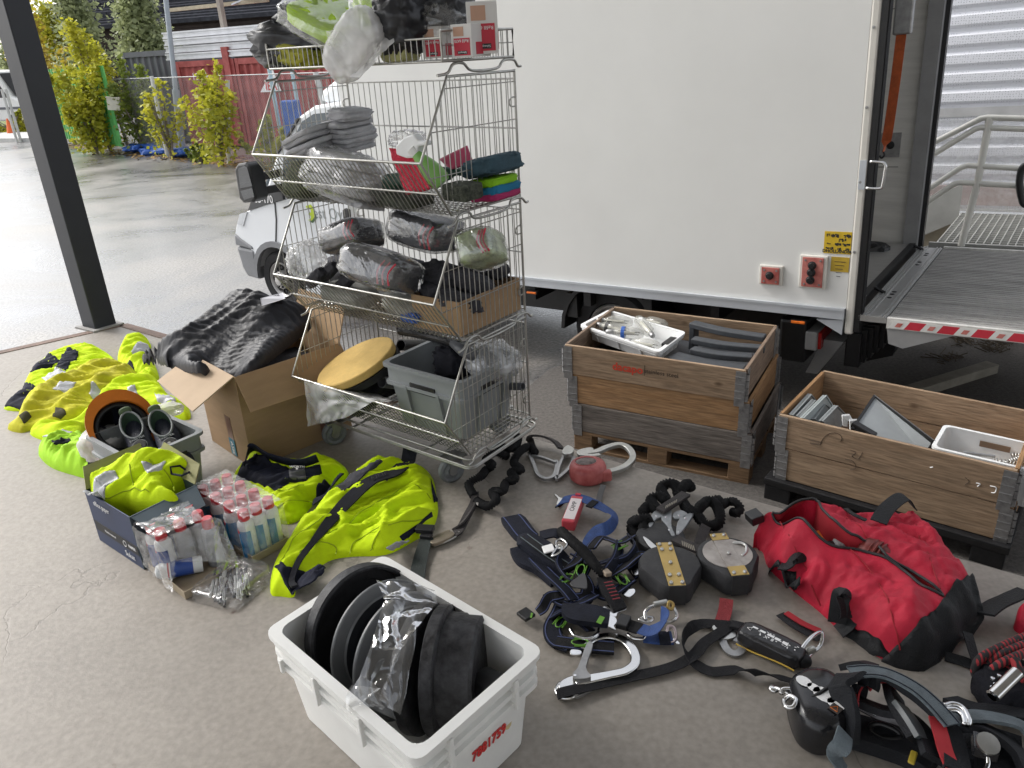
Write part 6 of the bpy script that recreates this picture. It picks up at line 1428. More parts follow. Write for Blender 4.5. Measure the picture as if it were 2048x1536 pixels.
text('lettering','ASSE',.03,MBX @ Matrix.Translation((-.0035,.165,.045)) @ Matrix(((0,0,-1,0),(0,-1,0,0),(-1,0,0,0),(0,0,0,1))) @ Matrix.Rotation(0,4,'Z'),WHITEPRINT,cbx)
m = MB(); m.box(BXW - .16,BXW - .09,-.0015,0,0.005,.10,MBX); m.build('tape',TAPE,cbx)
m = MB(); m.box(.03,BXW - .03,.03,BXD - .03,.01,.33,MBX); one(m,'box_filling',BLACKCLOTH,'dark clothing filling the cardboard box under the quilted jacket','clothing')
def quilt(x,y):
 a = (x * math.cos(R(82)) + y * math.sin(R(82))) + .034 * noise2(x * 7,y * 7,71) + .008 * noise2(x * 22,y * 22,73)
 return (.0105 + .004 * noise2(x * 9,y * 9,74)) * np.abs(np.sin(a * math.pi / .030)) ** .5 - .006 + .0012 * noise2(x * 60,y * 60,72)
zj = HB + .035
JK = Soft([(284,716,zj - .10),(300,692,zj - .02),(360,665,zj + .05),(402,640,zj + .07),(438,615,zj + .10),(462,594,zj + .13),(492,586,zj + .15),(526,592,zj + .14),(560,606,zj + .11),(606,614,zj + .08),(622,640,zj + .03),(598,662,zj + .01),(560,692,zj),(520,722,zj - .01),(486,748,zj - .05),(462,777,zj - .12),(436,770,zj - .12),(410,758,zj - .10),(420,736,zj - .03),(392,730,zj - .0),(345,729,zj - .06),(330,716,zj - .03),(308,722,zj - .10)],.028,.05,[(.012,6,40,2.4,61)],
          [([(450,604),(490,592),(545,604),(590,625)],.03,.025),([(455,602),(487,640),(470,672),(400,712)],.045,.02),([(452,772),(490,728),(560,668),(610,632)],.045,.022),([(335,722),(400,690),(465,655)],.025,.03),([(505,625),(545,640),(585,632)],-.05,.03),([(420,728),(480,700),(545,660)],-.04,.016),([(300,706),(360,680),(420,640)],.015,.02)],res=.0062,extra=quilt)
JKM = mat('black_quilted_nylon',(.009,.010,.015),.5,var=.2,scale=30,bump=.15,bscale=110,spec=.45)
jk = thing('quilted_jacket','black quilted jacket with a white paper tag thrown over the cardboard box','jacket',tn)
sobj(JK,'quilted_shell',JKM,parent=jk,drop=.035)
m = MB(); tg = [JK.zat(*q,.03) for q in ((527,628),(574,614),(569,598),(524,611))]; 
m.hexa(tg,[p + Vector((-.001,-.001,.0015)) for p in tg]); m.build('paper_tag',mat('tag_paper',(.60,.60,.64),.5,var=.03),jk)
X = (tg[1] - tg[0]).normalized(); Y = (tg[3] - tg[0]).normalized(); Mt = frame(tg[3] * .5 + tg[2] * .5 - Y * .012 - X * .008,X,Y)
text('lettering','TREE_NINE',.016,Mt @ Matrix.Translation((0,0,.0024)),INK,jk,extrude=.0003,bold=.0004)
m = MB(); m.tube(cr([tg[2],JK.zat(580,600,.02),JK.zat(590,606,.01)],4),.0012,5); m.build('tag_string',INK,jk)
zr = .245
rg = quad_from((262,925),(411,861),(325,823),(165,871),zr)
crate('grey_bin','grey plastic bin holding shoes and an orange helmet beside the cardboard box','bin',rg,zr,.002,GREYPLASTIC,ribs=1,inset=.022,handle=[0],lip=.012)
NBK = mat('navy_black_shoe',(.011,.014,.028),.6,var=.3,scale=30,bump=.3,bscale=160); LIN = mat('green_shoe_lining',(.022,.05,.03),.8,var=.3,scale=30); GRYT = mat('grey_shoe_trim',(.19,.205,.205),.6)
def shoe(u,v,z,toe,label):
 h_ = P(u,v,z); X = Vector((toe[0],toe[1],toe[2])).normalized(); t = thing('work_shoe',label,'shoe',h_ - Vector((0,0,.12)),group='pair of work shoes in the grey bin'); M = frame(h_,X,None,Vector((.10,-.55,1))) @ Matrix.Scale(1.3,4)
 rings = []
 secs = ((-.055,.020,-.075,-.005),(-.05,.032,-.08,.006),(-.02,.037,-.085,.0),(.03,.039,-.085,-.012),(.07,.040,-.085,-.018),(.11,.044,-.085,-.035),(.16,.046,-.085,-.048),(.20,.040,-.085,-.058),(.225,.022,-.085,-.07))
 m = MB(); vs = []; n = 16
 for x,w_,z0,z1 in secs:
  for k in range(n): a = 2 * math.pi * k / n; c_,s_ = math.cos(a),math.sin(a); vs.append(M @ Vector((x,w_ * (abs(c_) ** .7) * (1 if c_ > 0 else -1),(z0 + z1) / 2 + (z1 - z0) / 2 * (abs(s_) ** .8) * (1 if s_ > 0 else -1))))
 fs = [(i * n + k,i * n + (k + 1) % n,(i + 1) * n + (k + 1) % n,(i + 1) * n + k) for i in range(len(secs) - 1) for k in range(n)] + [tuple(range(n))[::-1],tuple(range((len(secs) - 1) * n,len(secs) * n))]
 m.add(vs,fs).build('upper',NBK,t,smooth=True,sub=1)
 ell = [(math.cos(a) * .047 + .004,math.sin(a) * .031) for a in np.linspace(0,2 * math.pi,24,endpoint=False)]
 def zz(x): return .012 + max(0,-x) * .55 - max(0,x) * .32
 m = MB(); m.tube([M @ Vector((x,y,zz(x))) for x,y in ell],.0045,8,True); m.build('collar_trim',GRYT,t,smooth=True)
 m = MB(); n2 = 24; a_ = [M @ Vector((x,y,zz(x))) for x,y in ell]; b_ = [M @ Vector((x * .72,y * .72,-.035)) for x,y in ell]; m.add(a_ + b_,[(k,(k + 1) % n2,n2 + (k + 1) % n2,n2 + k) for k in range(n2)] + [tuple(range(n2,2 * n2))]); m.build('lining',LIN,t,smooth=True,auto=40)
 m = MB(); m.blob(M @ Matrix.Translation((-.050,0,.035)),(.007,.019,.016),16,10,.8); m.build('heel_tab',mat('dark_green_tab',(.09,.13,.07),.7),t,smooth=True)
 Md = M @ Matrix.Translation((.092,0,-.012)) @ Matrix.Rotation(R(18),4,'Y'); m = MB(); m.lathe([(.021,0),(.021,.007),(.018,.01),(0,.01)],Md,20); o_ = m.build('dial',BLACK,t,smooth=True,auto=40); m = MB(); m.lathe([(.006,.01),(.004,.013),(0,.013)],Md,10); m.build('dial_button',STEEL,o_)
 m = MB(); m.tube([Md @ Vector((math.cos(a) * .0215,math.sin(a) * .0215,.006)) for a in np.linspace(0,6.28,24,endpoint=False)],.0014,5,True); m.build('dial_ring',GRYT,o_)
 m = MB(); m.tube([M @ Vector(q) for q in ((.10,-.0435,-.05),(.13,-.0465,-.07),(.085,-.043,-.072),(.10,-.0435,-.05))],.002,5); m.build('side_emblem',mat('pale_green_tab',(.17,.22,.13),.7),t)
 text('lettering','EXALTER',.011,M @ Matrix.Translation((.062,0,-.001)) @ Matrix.Rotation(R(12),4,'Y') @ Matrix.Rotation(R(-90),4,'Z') @ Matrix.Rotation(R(180),4,'Z'),GRYT,t,extrude=.0006)
sdir = (.52,-.85,-.20)
shoe(266,856,.25,sdir,'left navy work shoe in the grey bin, nearer the orange helmet')
shoe(324,852,.26,sdir,'right navy work shoe in the grey bin, with grey collar trim')
OR_ = mat('orange_helmet_plastic',(.62,.17,.012),.35,var=.12,scale=12)
hm = thing('safety_helmet','orange safety helmet standing on edge behind the shoes','helmet',P(245,850,.14)); hc = P(247,853,.24)
hn = (EYE - hc).normalized() * .75 + Vector((.35,-.1,.35)); hn.normalize(); Mh = frame(hc,Vector((0,0,1)).cross(hn),None,hn)
prof = [(.118,0),(.114,-.03),(.10,-.075),(.07,-.112),(.03,-.13),(0,-.134)]
MB().lathe(prof,Mh,40).build('shell',OR_,hm,smooth=True,solid=.004)
MB().lathe([(.110,-.012),(.104,-.04),(.09,-.08),(.06,-.11),(0,-.122)],Mh,32).build('liner',BLACK,hm,smooth=True)
m = MB(); m.ringprism([Mh @ Vector((math.cos(a) * (.132 + .022 * max(0,math.sin(a))),math.sin(a) * (.132 + .03 * max(0,math.sin(a))),.0)) for a in np.linspace(0,2 * math.pi,40,endpoint=False)],[Mh @ Vector((math.cos(a) * .112,math.sin(a) * .112,0)) for a in np.linspace(0,2 * math.pi,40,endpoint=False)],Mh.to_3x3() @ Vector((0,0,.005))); m.build('brim',OR_,hm,smooth=True,auto=40)
m = MB(); m.tube([Mh @ Vector((math.cos(a) * .098,math.sin(a) * .098,-.02)) for a in np.linspace(0,2 * math.pi,30,endpoint=False)],.012,8,True); m.build('head_band',BLACK,hm,smooth=True)
m = MB()
for a in (.4,1.5,2.6): m.ribbon(cr([Mh @ Vector((math.cos(a) * .098,math.sin(a) * .098,-.03)),Mh @ Vector((0,0,-.10)),Mh @ Vector((-math.cos(a) * .098,-math.sin(a) * .098,-.03))],6),.02,.003)
m.build('cradle_strap',NAVYCLOTH,hm)
m = MB(); m.blob(Matrix.Translation(P(330,822,.235)) @ Matrix.Rotation(.5,4,'Z'),(.07,.04,.025),30,16,.7,.2,3,91); one(m,'plastic_wrap',FROST,'pale plastic wrap at the back corner of the grey bin of shoes','film',smooth=True)
m = MB(); m.blob(Matrix.Translation(P(212,885,.16)),(.09,.08,.06),30,16,.7,.2,3,92); one(m,'plastic_wrap',FROST,'clear wrap under the helmet in the left corner of the grey bin','film',smooth=True)
m = MB(); c_ = P(300,868,.06); m.blob(Matrix.Translation(c_),(.12,.1,.04),24,12,.6,.2,3,93); one(m,'dark_clothing',BLACKCLOTH,'dark cloth in the bottom of the grey bin of shoes','clothing',smooth=True)
bb1 = P(290,1138,0); bx_ = (P(203,1080,0) - bb1); BL_ = bx_.length; bx_.normalize(); by_ = Vector((bx_.y,-bx_.x,0)); MBB = mat3(bb1,bx_,by_); BWd,HBb = .245,.215
BLUEC = mat('dark_blue_carton',(.014,.030,.085),.5,var=.15,scale=6); BLUEG = mat('grey_blue_carton',(.055,.08,.10),.6,var=.15,scale=6); OLC = mat('yellowed_cardboard',(.26,.25,.12),.8,var=.1,scale=8,stretch=(1,1,5))
bc = thing('paper_carton','dark blue paper carton stuffed with yellow vests in front of the grey bin','carton',bb1)
MB().box(0,BL_,-.004,0,.001,HBb,MBB).build('front_wall',BLUEC,bc)
MB().box(-.004,0,-.004,BWd,.001,HBb,MBB).build('side_wall',BLUEG,bc); MB().box(0,BL_,BWd,BWd + .004,.001,HBb,MBB).build('back_wall',BLUEG,bc); MB().box(BL_,BL_ + .004,-.004,BWd,.001,HBb,MBB).build('side_wall',BLUEC,bc)
def qd(pts,nm,mm_,par,th=.004):
 pts = [MBB @ Vector(p) for p in pts]; n = (pts[1] - pts[0]).cross(pts[2] - pts[0]).normalized() * th; return MB().hexa(pts,[p + n for p in pts]).build(nm,mm_,par)
qd([(BL_,0,HBb),(BL_,BWd,HBb),(BL_ + .05,BWd,HBb + .065),(BL_ + .05,.03,HBb + .065)],'flap',OLC,bc)
qd([(BL_ - .02,BWd,HBb),(.0,BWd,HBb),(.03,BWd + .05,HBb + .05),(BL_ - .05,BWd + .05,HBb + .075)],'flap',OLC,bc)
qd([(0,0,HBb),(0,BWd,HBb),(-.10,BWd - .03,HBb - .035),(-.10,.03,HBb - .04)],'flap',BLUEG,bc)
MB().box(0,BL_ * .98,-.0055,-.004,.055,.095,MBB).build('black_band',INK,bc)
MXB = MBB @ Matrix(((-1,0,0,0),(0,0,-1,0),(0,1,0,0),(0,0,0,1)))
def bt(s,x,z,size,**k): text('lettering',s,size,MBB @ Matrix.Translation((x,-.0062,z)) @ Matrix(((-1,0,0,0),(0,0,-1,0),(0,1,0,0),(0,0,0,1))),WHITEPRINT,bc,extrude=.0003,**k)
bt('office paper',BL_ * .66,.182,.030,sx=.8); bt('PAPER',BL_ * .13,.074,.017,bold=.0004); bt('Multifunctional',BL_ * .62,.074,.013); bt('Sukat',BL_ * .24,.03,.030)
m = MB(); m.tube([MBB @ Vector((BL_ * .29 + math.cos(a) * .011,-.0062,.074 + math.sin(a) * .011)) for a in np.linspace(0,6.28,16,endpoint=False)],.0012,4,True); m.build('round_emblem',WHITEPRINT,bc)
zb0 = HBb - .03
VS = Soft([(178,985,zb0),(200,966,zb0 + .02),(238,950,zb0 + .03),(262,935,zb0 + .05),(300,922,zb0 + .07),(345,914,zb0 + .08),(372,925,zb0 + .06),(384,948,zb0 + .03),(366,972,zb0),(340,990,zb0 + .0),(360,1003,zb0 + .01),(330,1014,zb0 + .005),(280,1008,zb0),(252,1012,zb0 - .02),(200,1006,zb0)],.045,.04,[(.024,7,40,4.2,81),(.016,15,40,5,82),(.006,34,20,3,132)],[([(262,940),(300,965),(330,985)],.02,.02)],res=.007)
gv = garment('hi_vis_vests','bunch of yellow hi-vis vests stuffed in the blue carton','vests',VS,HIVIS,[('reflective_strip',REFLECT,[(294,936),(326,932),(322,950),(304,956)]),('reflective_strip',REFLECT,[(176,990),(192,975),(206,982),(192,998)]),('reflective_strip',REFLECT,[(200,968),(228,955),(234,968),(210,978)])],GJ,drop=.05)
m = MB(); m.tube([VS.zat(*q,.008) for q in ((345,950),(362,940),(378,946),(382,958),(366,962),(346,958))],.004,6,True); m.build('black_piping',NAVYCLOTH,gv)
TRAYC = mat('tray_cardboard',(.33,.27,.19),.8,var=.08); CANW = mat('white_can',(.60,.62,.63),.35,var=.03); CAPR = mat('red_cap',(.50,.045,.06),.4,var=.1); BLPR = mat('can_blue',(.015,.17,.38),.4); NVPR = mat('can_navy',(.02,.06,.26),.4); CANG = mat('grey_can',(.24,.25,.27),.35)
def can(p,ang,kind,label,grp,h=.185,r=.028,txt=None):
 t = thing('spray_can',label,'spray can',p,group=grp); M = Matrix.Translation(p) @ Matrix.Rotation(ang,4,'Z')
 MB().lathe([(0,0),(r - .002,0),(r,.003),(r,h * .70),(r * .9,h * .76),(r * .62,h * .80),(r * .6,h * .82)],M,24).build('can_body',CANG if kind == 2 else CANW,t,smooth=True,auto=35)
 MB().lathe([(r * .66,h * .80),(r * .70,h * .82),(r * .66,h * .98),(r * .58,h),(0,h)],M,20).build('cap',CAPR,t,smooth=True,auto=35)
 if kind != 2:
  m = MB(); aa = np.linspace(-.1,1.5,9); rr_ = r + .0006
  m.add([M @ Vector((math.cos(a) * rr_,math.sin(a) * rr_,z)) for a in aa for z in (.006,h * (.62))],[(2 * i,2 * i + 2,2 * i + 3,2 * i + 1) for i in range(8)]); m.build('blue_label',BLPR if kind == 0 else NVPR,t,smooth=True)
  m = MB(); aa = np.linspace(-.75,.15,7); cz = h * .6; m.add([M @ Vector((math.cos(a) * (rr_ + .0006),math.sin(a) * (rr_ + .0006),cz + s_ * .008 * math.sqrt(max(0.05,1 - ((a + .3) / .45) ** 2)))) for a in aa for s_ in (-1,1)],[(2 * i,2 * i + 2,2 * i + 3,2 * i + 1) for i in range(6)]); m.build('red_emblem',CAPR,t)
  if txt: text('lettering',txt,.017,M @ Matrix.Rotation(R(-24),4,'Z') @ Matrix.Translation((rr_ + .001,0,h * .29)) @ Matrix(((0,0,1,0),(0,1,0,0),(-1,0,0,0),(0,0,0,1))) @ Matrix.Rotation(R(90),4,'Z') @ Matrix.Rotation(R(90),4,'Z') @ Matrix.Rotation(R(-90),4,'Z'),INK,t,extrude=.0004,bold=.0003)
 return t
def tray(f,r_,l_,label,ncol,nrow,kinds,grp,wlab,cover=True):
 F,Rr,Ll = P(*f,0),P(*r_,0),P(*l_,0); X = (Ll - F); LX = X.length; X.normalize(); Y = (Rr - F); Y -= X * Y.dot(X); LY = (Rr - F).length; Y.normalize(); M = mat3(F,X,Y)
 t = thing('carton_tray',label,'tray',F); 
 MB().box(0,LX,0,LY,.001,.004,M).build('tray_floor',TRAYC,t)
 for q in ((0,LX,0,.003),(0,LX,LY - .003,LY),(0,.003,.003,LY - .003),(LX - .003,LX,.003,LY - .003)): MB().box(*q,.0045,.03,M).build('tray_wall',TRAYC,t)
 pts = []
 for i in range(ncol):
  for j in range(nrow):
   k = kinds(i,j)
   if k is None: continue
   p = M @ Vector((LX * (i + .5) / ncol,LY * (j + .5) / nrow,.0045)); pts.append((i,j))
   a = math.atan2(-Y.y,-Y.x) + .35
   can(p,a - .35,k,wlab(i,j,ncol,nrow),grp,txt='KYLMÄSPRAY' if k != 2 and (j == 0 or i == 0) else None,r=min(.028,LX / ncol * .47))
 n = 46; H = .19; g = np.linspace(-.005,1.005,n); vs = []
 def top(x,y):
  best = 0
  for i,j in pts:
   cx,cy = LX * (i + .5) / ncol,LY * (j + .5) / nrow; d = math.hypot(x - cx,y - cy); best = max(best,1 - max(0,d - .016) * 9)
  return H * (1 - .10 * (1 - max(.0,best))) + .0025
 for y in g:
  for x in g: vs.append(M @ Vector((x * LX,y * LY,top(x * LX,y * LY) + .0015 * math.sin(x * 60 + y * 31))))
 m = MB(); m.add(vs,[(j * n + i,j * n + i + 1,(j + 1) * n + i + 1,(j + 1) * n + i) for j in range(n - 1) for i in range(n - 1)])
 W_ = film('shrink_film',haze=.16,gloss=.16,bscale=22,white=(.86,.84,.85),bump=.2)
 if cover:
  m.build('film_top',W_,t,smooth=True)
  for a,b in ((Vector((-.004,-.004,.03)),Vector((LX + .004,-.004,.03))),(Vector((-.004,LY + .004,.03)),Vector((-.004,-.004,.03))),(Vector((LX + .004,-.004,.03)),Vector((LX + .004,LY + .004,.03)))):
   m = MB(); A,B = M @ a,M @ b; up = Vector((0,0,H - .045)); sheet4(A,B,B + up,A + up,18,.003,16,int(a.x * 99) + 5,m); m.build('film_side',W_,t,smooth=True)
 return t,M,LX,LY
ordn = ['rightmost','second from right','second from left','leftmost']
rown = ['front row','middle row','back row']
tray((507,1128),(571,1084),(401,1058),'carton tray with the full shrink-wrapped pack of cold-spray cans',4,3,lambda i,j: 0,'cold-spray cans in the wrapped packs',lambda i,j,a,b: 'white spray can in the full pack, %s, %s' % (rown[j],ordn[i]))
tt_,Mtr,LX,LY = tray((372,1200),(456,1128),(299,1140),'carton tray with the torn half-empty pack of spray cans, nearest the camera',4,3,lambda i,j: (1 if (j == 0 and i in (2,3)) or (j == 1 and i == 3) else 2 if (j == 2 and i >= 1) or (j == 1 and i == 2) else None),'cold-spray cans in the wrapped packs',lambda i,j,a,b: '%s spray can in the torn pack, %s, %s' % ('white' if j == 0 or (j == 1 and i == 3) else 'grey',rown[j],ordn[i]),cover=False)
TF = film('torn_film',haze=.15,gloss=.22,bscale=18,white=(.86,.86,.86),bump=.35)
def tm(x,y,z): return Mtr @ Vector((x * LX,y * LY,z))
for c4 in ((tm(1.03,-.03,.02),tm(.42,-.05,.02),tm(.40,-.02,.19),tm(1.02,-.02,.185)),(tm(1.03,-.02,.19),tm(.42,-.02,.195),tm(.30,.75,.20),tm(1.02,.9,.19)),(tm(.42,-.05,.02),tm(.18,-.06,.012),tm(.30,.15,.10),tm(.40,-.02,.19)),(tm(.40,-.02,.19),tm(.30,.15,.10),tm(.0,.85,.05),tm(.28,.85,.2)),(tm(.02,.6,.02),tm(.0,1.0,.02),tm(.25,1.0,.18),tm(.28,.85,.2)),(tm(1.04,.9,.02),tm(1.04,-.02,.02),tm(1.03,-.02,.19),tm(1.02,.9,.19))):
 m = MB(); sheet4(*c4,22,.010,12,7,m); m.build('torn_film',TF,tt_,smooth=True)
m = MB(); Mc2 = Mtr @ Matrix.Translation((LX * .36,LY * .58,.034)) @ Matrix.Rotation(R(84),4,'X') @ Matrix.Rotation(R(25),4,'Y'); cn_ = thing('spray_can','toppled white and blue spray can lying inside the torn film','spray can',Mc2.translation - Vector((0,0,.03)))
MB().lathe([(0,0),(.026,0),(.028,.003),(.028,.13),(.02,.145),(0,.15)],Mc2,22).build('can_body',CANW,cn_,smooth=True,auto=35); MB().lathe([(.0284,.03),(.0284,.10)],Mc2,22).build('blue_label',NVPR,cn_); MB().lathe([(.0286,.105),(.0286,.11)],Mc2,22).build('red_ring',CAPR,cn_)
pc = P(465,1172,0); pX = (P(505,1130,0) - P(425,1200,0)).normalized(); pbag = thing('pen_bag','flat clear bag full of white and black ballpoint pens','bag',pc)
Mp_ = frame(pc,pX,None,(0,0,1)); rnd = random.Random(6); PENF = film('pen_film',haze=.05,gloss=.2,bump=.35,bscale=9); PENW = mat('pen_white',(.62,.63,.62),.35)
for i in range(26):
 xx,yy,zz = rnd.uniform(-.05,.05),rnd.uniform(-.055,.06),.007 + (i % 3) * .009; a = R(rnd.gauss(42,7)); d_ = Vector((math.cos(a),math.sin(a),rnd.uniform(-.04,.04))) * .068
 A = Mp_ @ (Vector((xx,yy,zz)) - d_); B = Mp_ @ (Vector((xx,yy,zz)) + d_); po = MB(); po.tube([A,A + (B - A) * .62],.0046,7); po = po.build('pen',PENW if i % 3 else BLACK,pbag)
 m = MB(); m.tube([A + (B - A) * .62,A + (B - A) * .93,B],[.0049,.0046,.0022],7); m.build('grip',BLACK if i % 4 else mat('lime_cloth',(.4,.62,.01)),po)
 m = MB(); m.tube([A + Vector((0,0,.006)),A + (B - A) * .3 + Vector((0,0,.006))],.0016,5); m.build('clip',CHROME,po)
m = MB(); m.blob(Mp_ @ Matrix.Translation((0,0,.018)),(.105,.085,.024),48,22,.32,.05,6,97); m.build('film_wrap',PENF,pbag,smooth=True)
m = MB(); sheet4(*(Mp_ @ Vector(q) for q in ((-.10,-.11,.004),(.09,-.115,.004),(.095,-.075,.012),(-.10,-.07,.012))),18,.005,12,98,m); m.build('film_edge',PENF,pbag,smooth=True)
TW = Soft([(464,972),(478,950),(498,930),(512,922),(545,930),(600,942),(640,930),(668,928),(694,942),(697,956),(682,966),(668,975),(650,1000),(625,1012),(606,1035),(582,1048),(555,1046),(530,1025),(498,990)],.05,.08,[(.024,7,30,4.2,111),(.016,15,30,5,112),(.006,34,15,3,162)],[([(505,926),(540,960),(600,962),(640,950)],.03,.02)],res=.008)
tw = garment('hi_vis_trousers','yellow hi-vis trousers with black waistband and grey patch, behind the spray cans','trousers',TW,HIVIS,[('waist_panel',NAVYCLOTH,[(470,968),(492,940),(512,926),(545,936),(606,950),(642,942),(646,956),(612,968),(580,972),(556,988),(528,980),(495,966)]),('black_leg',NAVYCLOTH,[(624,1008),(634,985),(650,965),(690,960),(668,976),(650,998),(628,1012)]),('brand_patch',mat('grey_patch',(.06,.062,.07),.6),[(580,946),(611,942),(614,966),(582,970)],.007)],GJ)
m = MB(); m.ribbon(cr([TW.zat(*q,.035) for q in ((497,955),(503,935),(516,926),(545,938),(600,950),(640,945))],5),.045,.004,tilt=70); m.build('waistband',NAVYCLOTH,tw,smooth=True)
a,b,c = TW.zat(584,958,.012),TW.zat(611,954,.012),TW.zat(586,966,.012); X = (b - a).normalized(); Y = (a - c).normalized(); Mq = frame((a + b) / 2,X,Y)
text('lettering','WÜRTH',.016,Mq @ Matrix.Translation((0,.004,.006)),WHITEPRINT,tw,extrude=.0004,bold=.0005); MB().box(-.004,.004,-.012,-.002,.004,.0065,Mq).build('patch_emblem',WHITEPRINT,tw)
TB = Soft([(541,1186),(548,1134),(580,1085),(625,1040),(672,1000),(702,966),(745,934),(800,938),(842,948),(864,956),(872,985),(876,1026),(862,1060),(822,1086),(772,1110),(700,1114),(655,1124),(622,1152),(594,1172),(588,1194),(562,1193)],.05,.10,[(.024,7,40,4.2,121),(.016,15,40,5,122),(.006,34,30,3,172)],[([(770,1090),(780,1040),(840,1000)],.022,.018),([(700,1100),(690,1060),(740,1010)],.016,.02),([(620,1090),(690,1020),(770,960)],.03,.05)],res=.008)
tb_ = garment('hi_vis_trousers','large yellow hi-vis trousers with black belt and open waist, next to the white crate','trousers',TB,HIVISGREEN if False else HIVIS,[('black_yoke',mat('charcoal_cloth',(.028,.028,.036),.85,var=.3,bump=.3,bscale=200),[(658,1002),(700,968),(742,938),(768,942),(724,972),(692,1000)]),('waist_opening',NAVYCLOTH,[(549,1136),(575,1143),(610,1146),(652,1140),(650,1150),(622,1178),(596,1186),(570,1172)]),('seam_strip',NAVYCLOTH,[(800,1078),(840,1050),(864,1028),(866,1034),(836,1062),(806,1084)]),('reflective_strip',REFLECT,[(782,1104),(800,1090),(812,1086),(800,1098)]),('black_edge',NAVYCLOTH,[(862,960),(872,990),(876,1000),(868,1006),(864,985)])],GJ)
m = MB(); bp2 = [TB.zat(*q,.014) for q in ((818,938),(790,965),(745,985),(700,1012),(660,1055),(628,1095),(600,1135),(585,1168),(592,1186))]; m.ribbon(cr(bp2,6),lerpl([.062,.062,.06,.055,.04,.022,.02,.02,.02],6),.006,tilt=lerpl([0,0,0,8,20,20,10,0,0],6)); m.build('belt',BLACKCLOTH,tb_,smooth=True,auto=40)
m = MB(); p = TB.zat(818,936,.012); m.ribbon([p,p + Vector((.01,.03,.04)),p + Vector((.005,.05,.02))],.06,.006); m.build('belt_end',BLACKCLOTH,tb_)
a,b,c = TB.zat(735,992,.02),TB.zat(785,966,.02),TB.zat(740,1000,.02); X = (b - a).normalized(); Y = (a - c).normalized(); text('lettering','NEIJ',.042,frame((a + b) / 2,X,Y) @ Matrix.Translation((0,-.002,.006)),mat('belt_print',(.035,.035,.04),.6),tb_,extrude=.0006,bold=.001)
SEAM = mat('stitched_seam',(.30,.40,.0),.85)
def seam(t,s_,*paths,mm_=None):
 m = MB()
 for pts in paths: m.tube([s_.zat(p.x,p.y,.0015) for p in cr([Vector((*q,0)) for q in pts],4)],.0022,5)
 m.build('seam',mm_ or SEAM,t)
seam(tb_,TB,[(560,1130),(600,1075),(660,1040)],[(600,1128),(612,1095),(668,1092),(672,1112)],[(700,1108),(712,1080),(770,1060)],[(830,975),(862,1000)],[(640,1085),(720,1035),(800,985)],[(742,1105),(760,1075),(850,1040)])
seam(tw,TW,[(500,990),(560,1000),(610,985)],[(540,1030),(580,1010),(625,1005)])
seam(gv,VS,[(210,1000),(260,985),(300,990)],[(262,940),(268,975)],[(300,925),(340,960),(350,985)])
# ================================================================== white crate of pad drivers
zr = .285
rc_ = [P(832,1528,zr),P(1090,1300,zr),P(765,1108,zr),P(527,1262,zr)]
wc = crate('white_crate','white ribbed crate with red number, full of round black and grey pad drivers','crate',rc_,zr,.002,WHITEPLASTIC,ribs=3,inset=.022,handle=None,lip=.018,pillars=False)
fx = (rc_[1] - rc_[0]).normalized(); fy = (rc_[3] - rc_[0]).normalized(); fn = fx.cross(Vector((0,0,1)))
pn = onplane(975,1482,rc_[0] - fn * .034,fn); tilt_ = R(6)
MT7 = frame(pn + fn * .0065,fx,None,(0,0,1)) @ Matrix.Rotation(R(95),4,'X')
text('lettering','7881759',.042,MT7,REDINK,wc,sx=.78,bold=.0012,extrude=.0008)
m = MB(); ps = onplane(1014,1446,rc_[0] - fn * .034,fn); M_ = frame(ps + fn * .003,fx,None,(0,0,1)); m.add([M_ @ Vector((math.cos(a) * .013,-.001,math.sin(a) * .017)) for a in np.linspace(0,6.28,9)[:-1]],[tuple(range(8))]); m.build('sticker_residue',mat('sticker_residue',(.55,.45,.25),.7),wc)
def side_mark(o,X,f0,f1,z0,z1,out):
 M = frame(Vector((o.x,o.y,0)),X,None,(0,0,1))
 for a in (f0,f1 - .012): MB().box(a,a + .012,-out,.02,z0,z1,M).build('grip_rib',WHITEPLASTIC,wc,bevel=.002)
lx_ = (rc_[0] - rc_[3]).normalized()
side_mark(rc_[0],fx,.09,.31,zr - .10,zr - .016,.003)
side_mark(rc_[3],lx_,.21,.40,zr - .10,zr - .016,.003); side_mark(rc_[3],lx_,.05,.55,zr - .10,zr - .06,.002)
WORN = mat('scuffed_black_rim',(.012,.0125,.015),.5,var=.5,scale=34,col2=(.042,.042,.046),spec=.35,bump=.25,bscale=70,detail=8)
GRD = mat('grey_disc_plastic',(.12,.125,.13),.38,var=.08); DKD = mat('dark_disc_plastic',(.022,.024,.028),.4,var=.15)
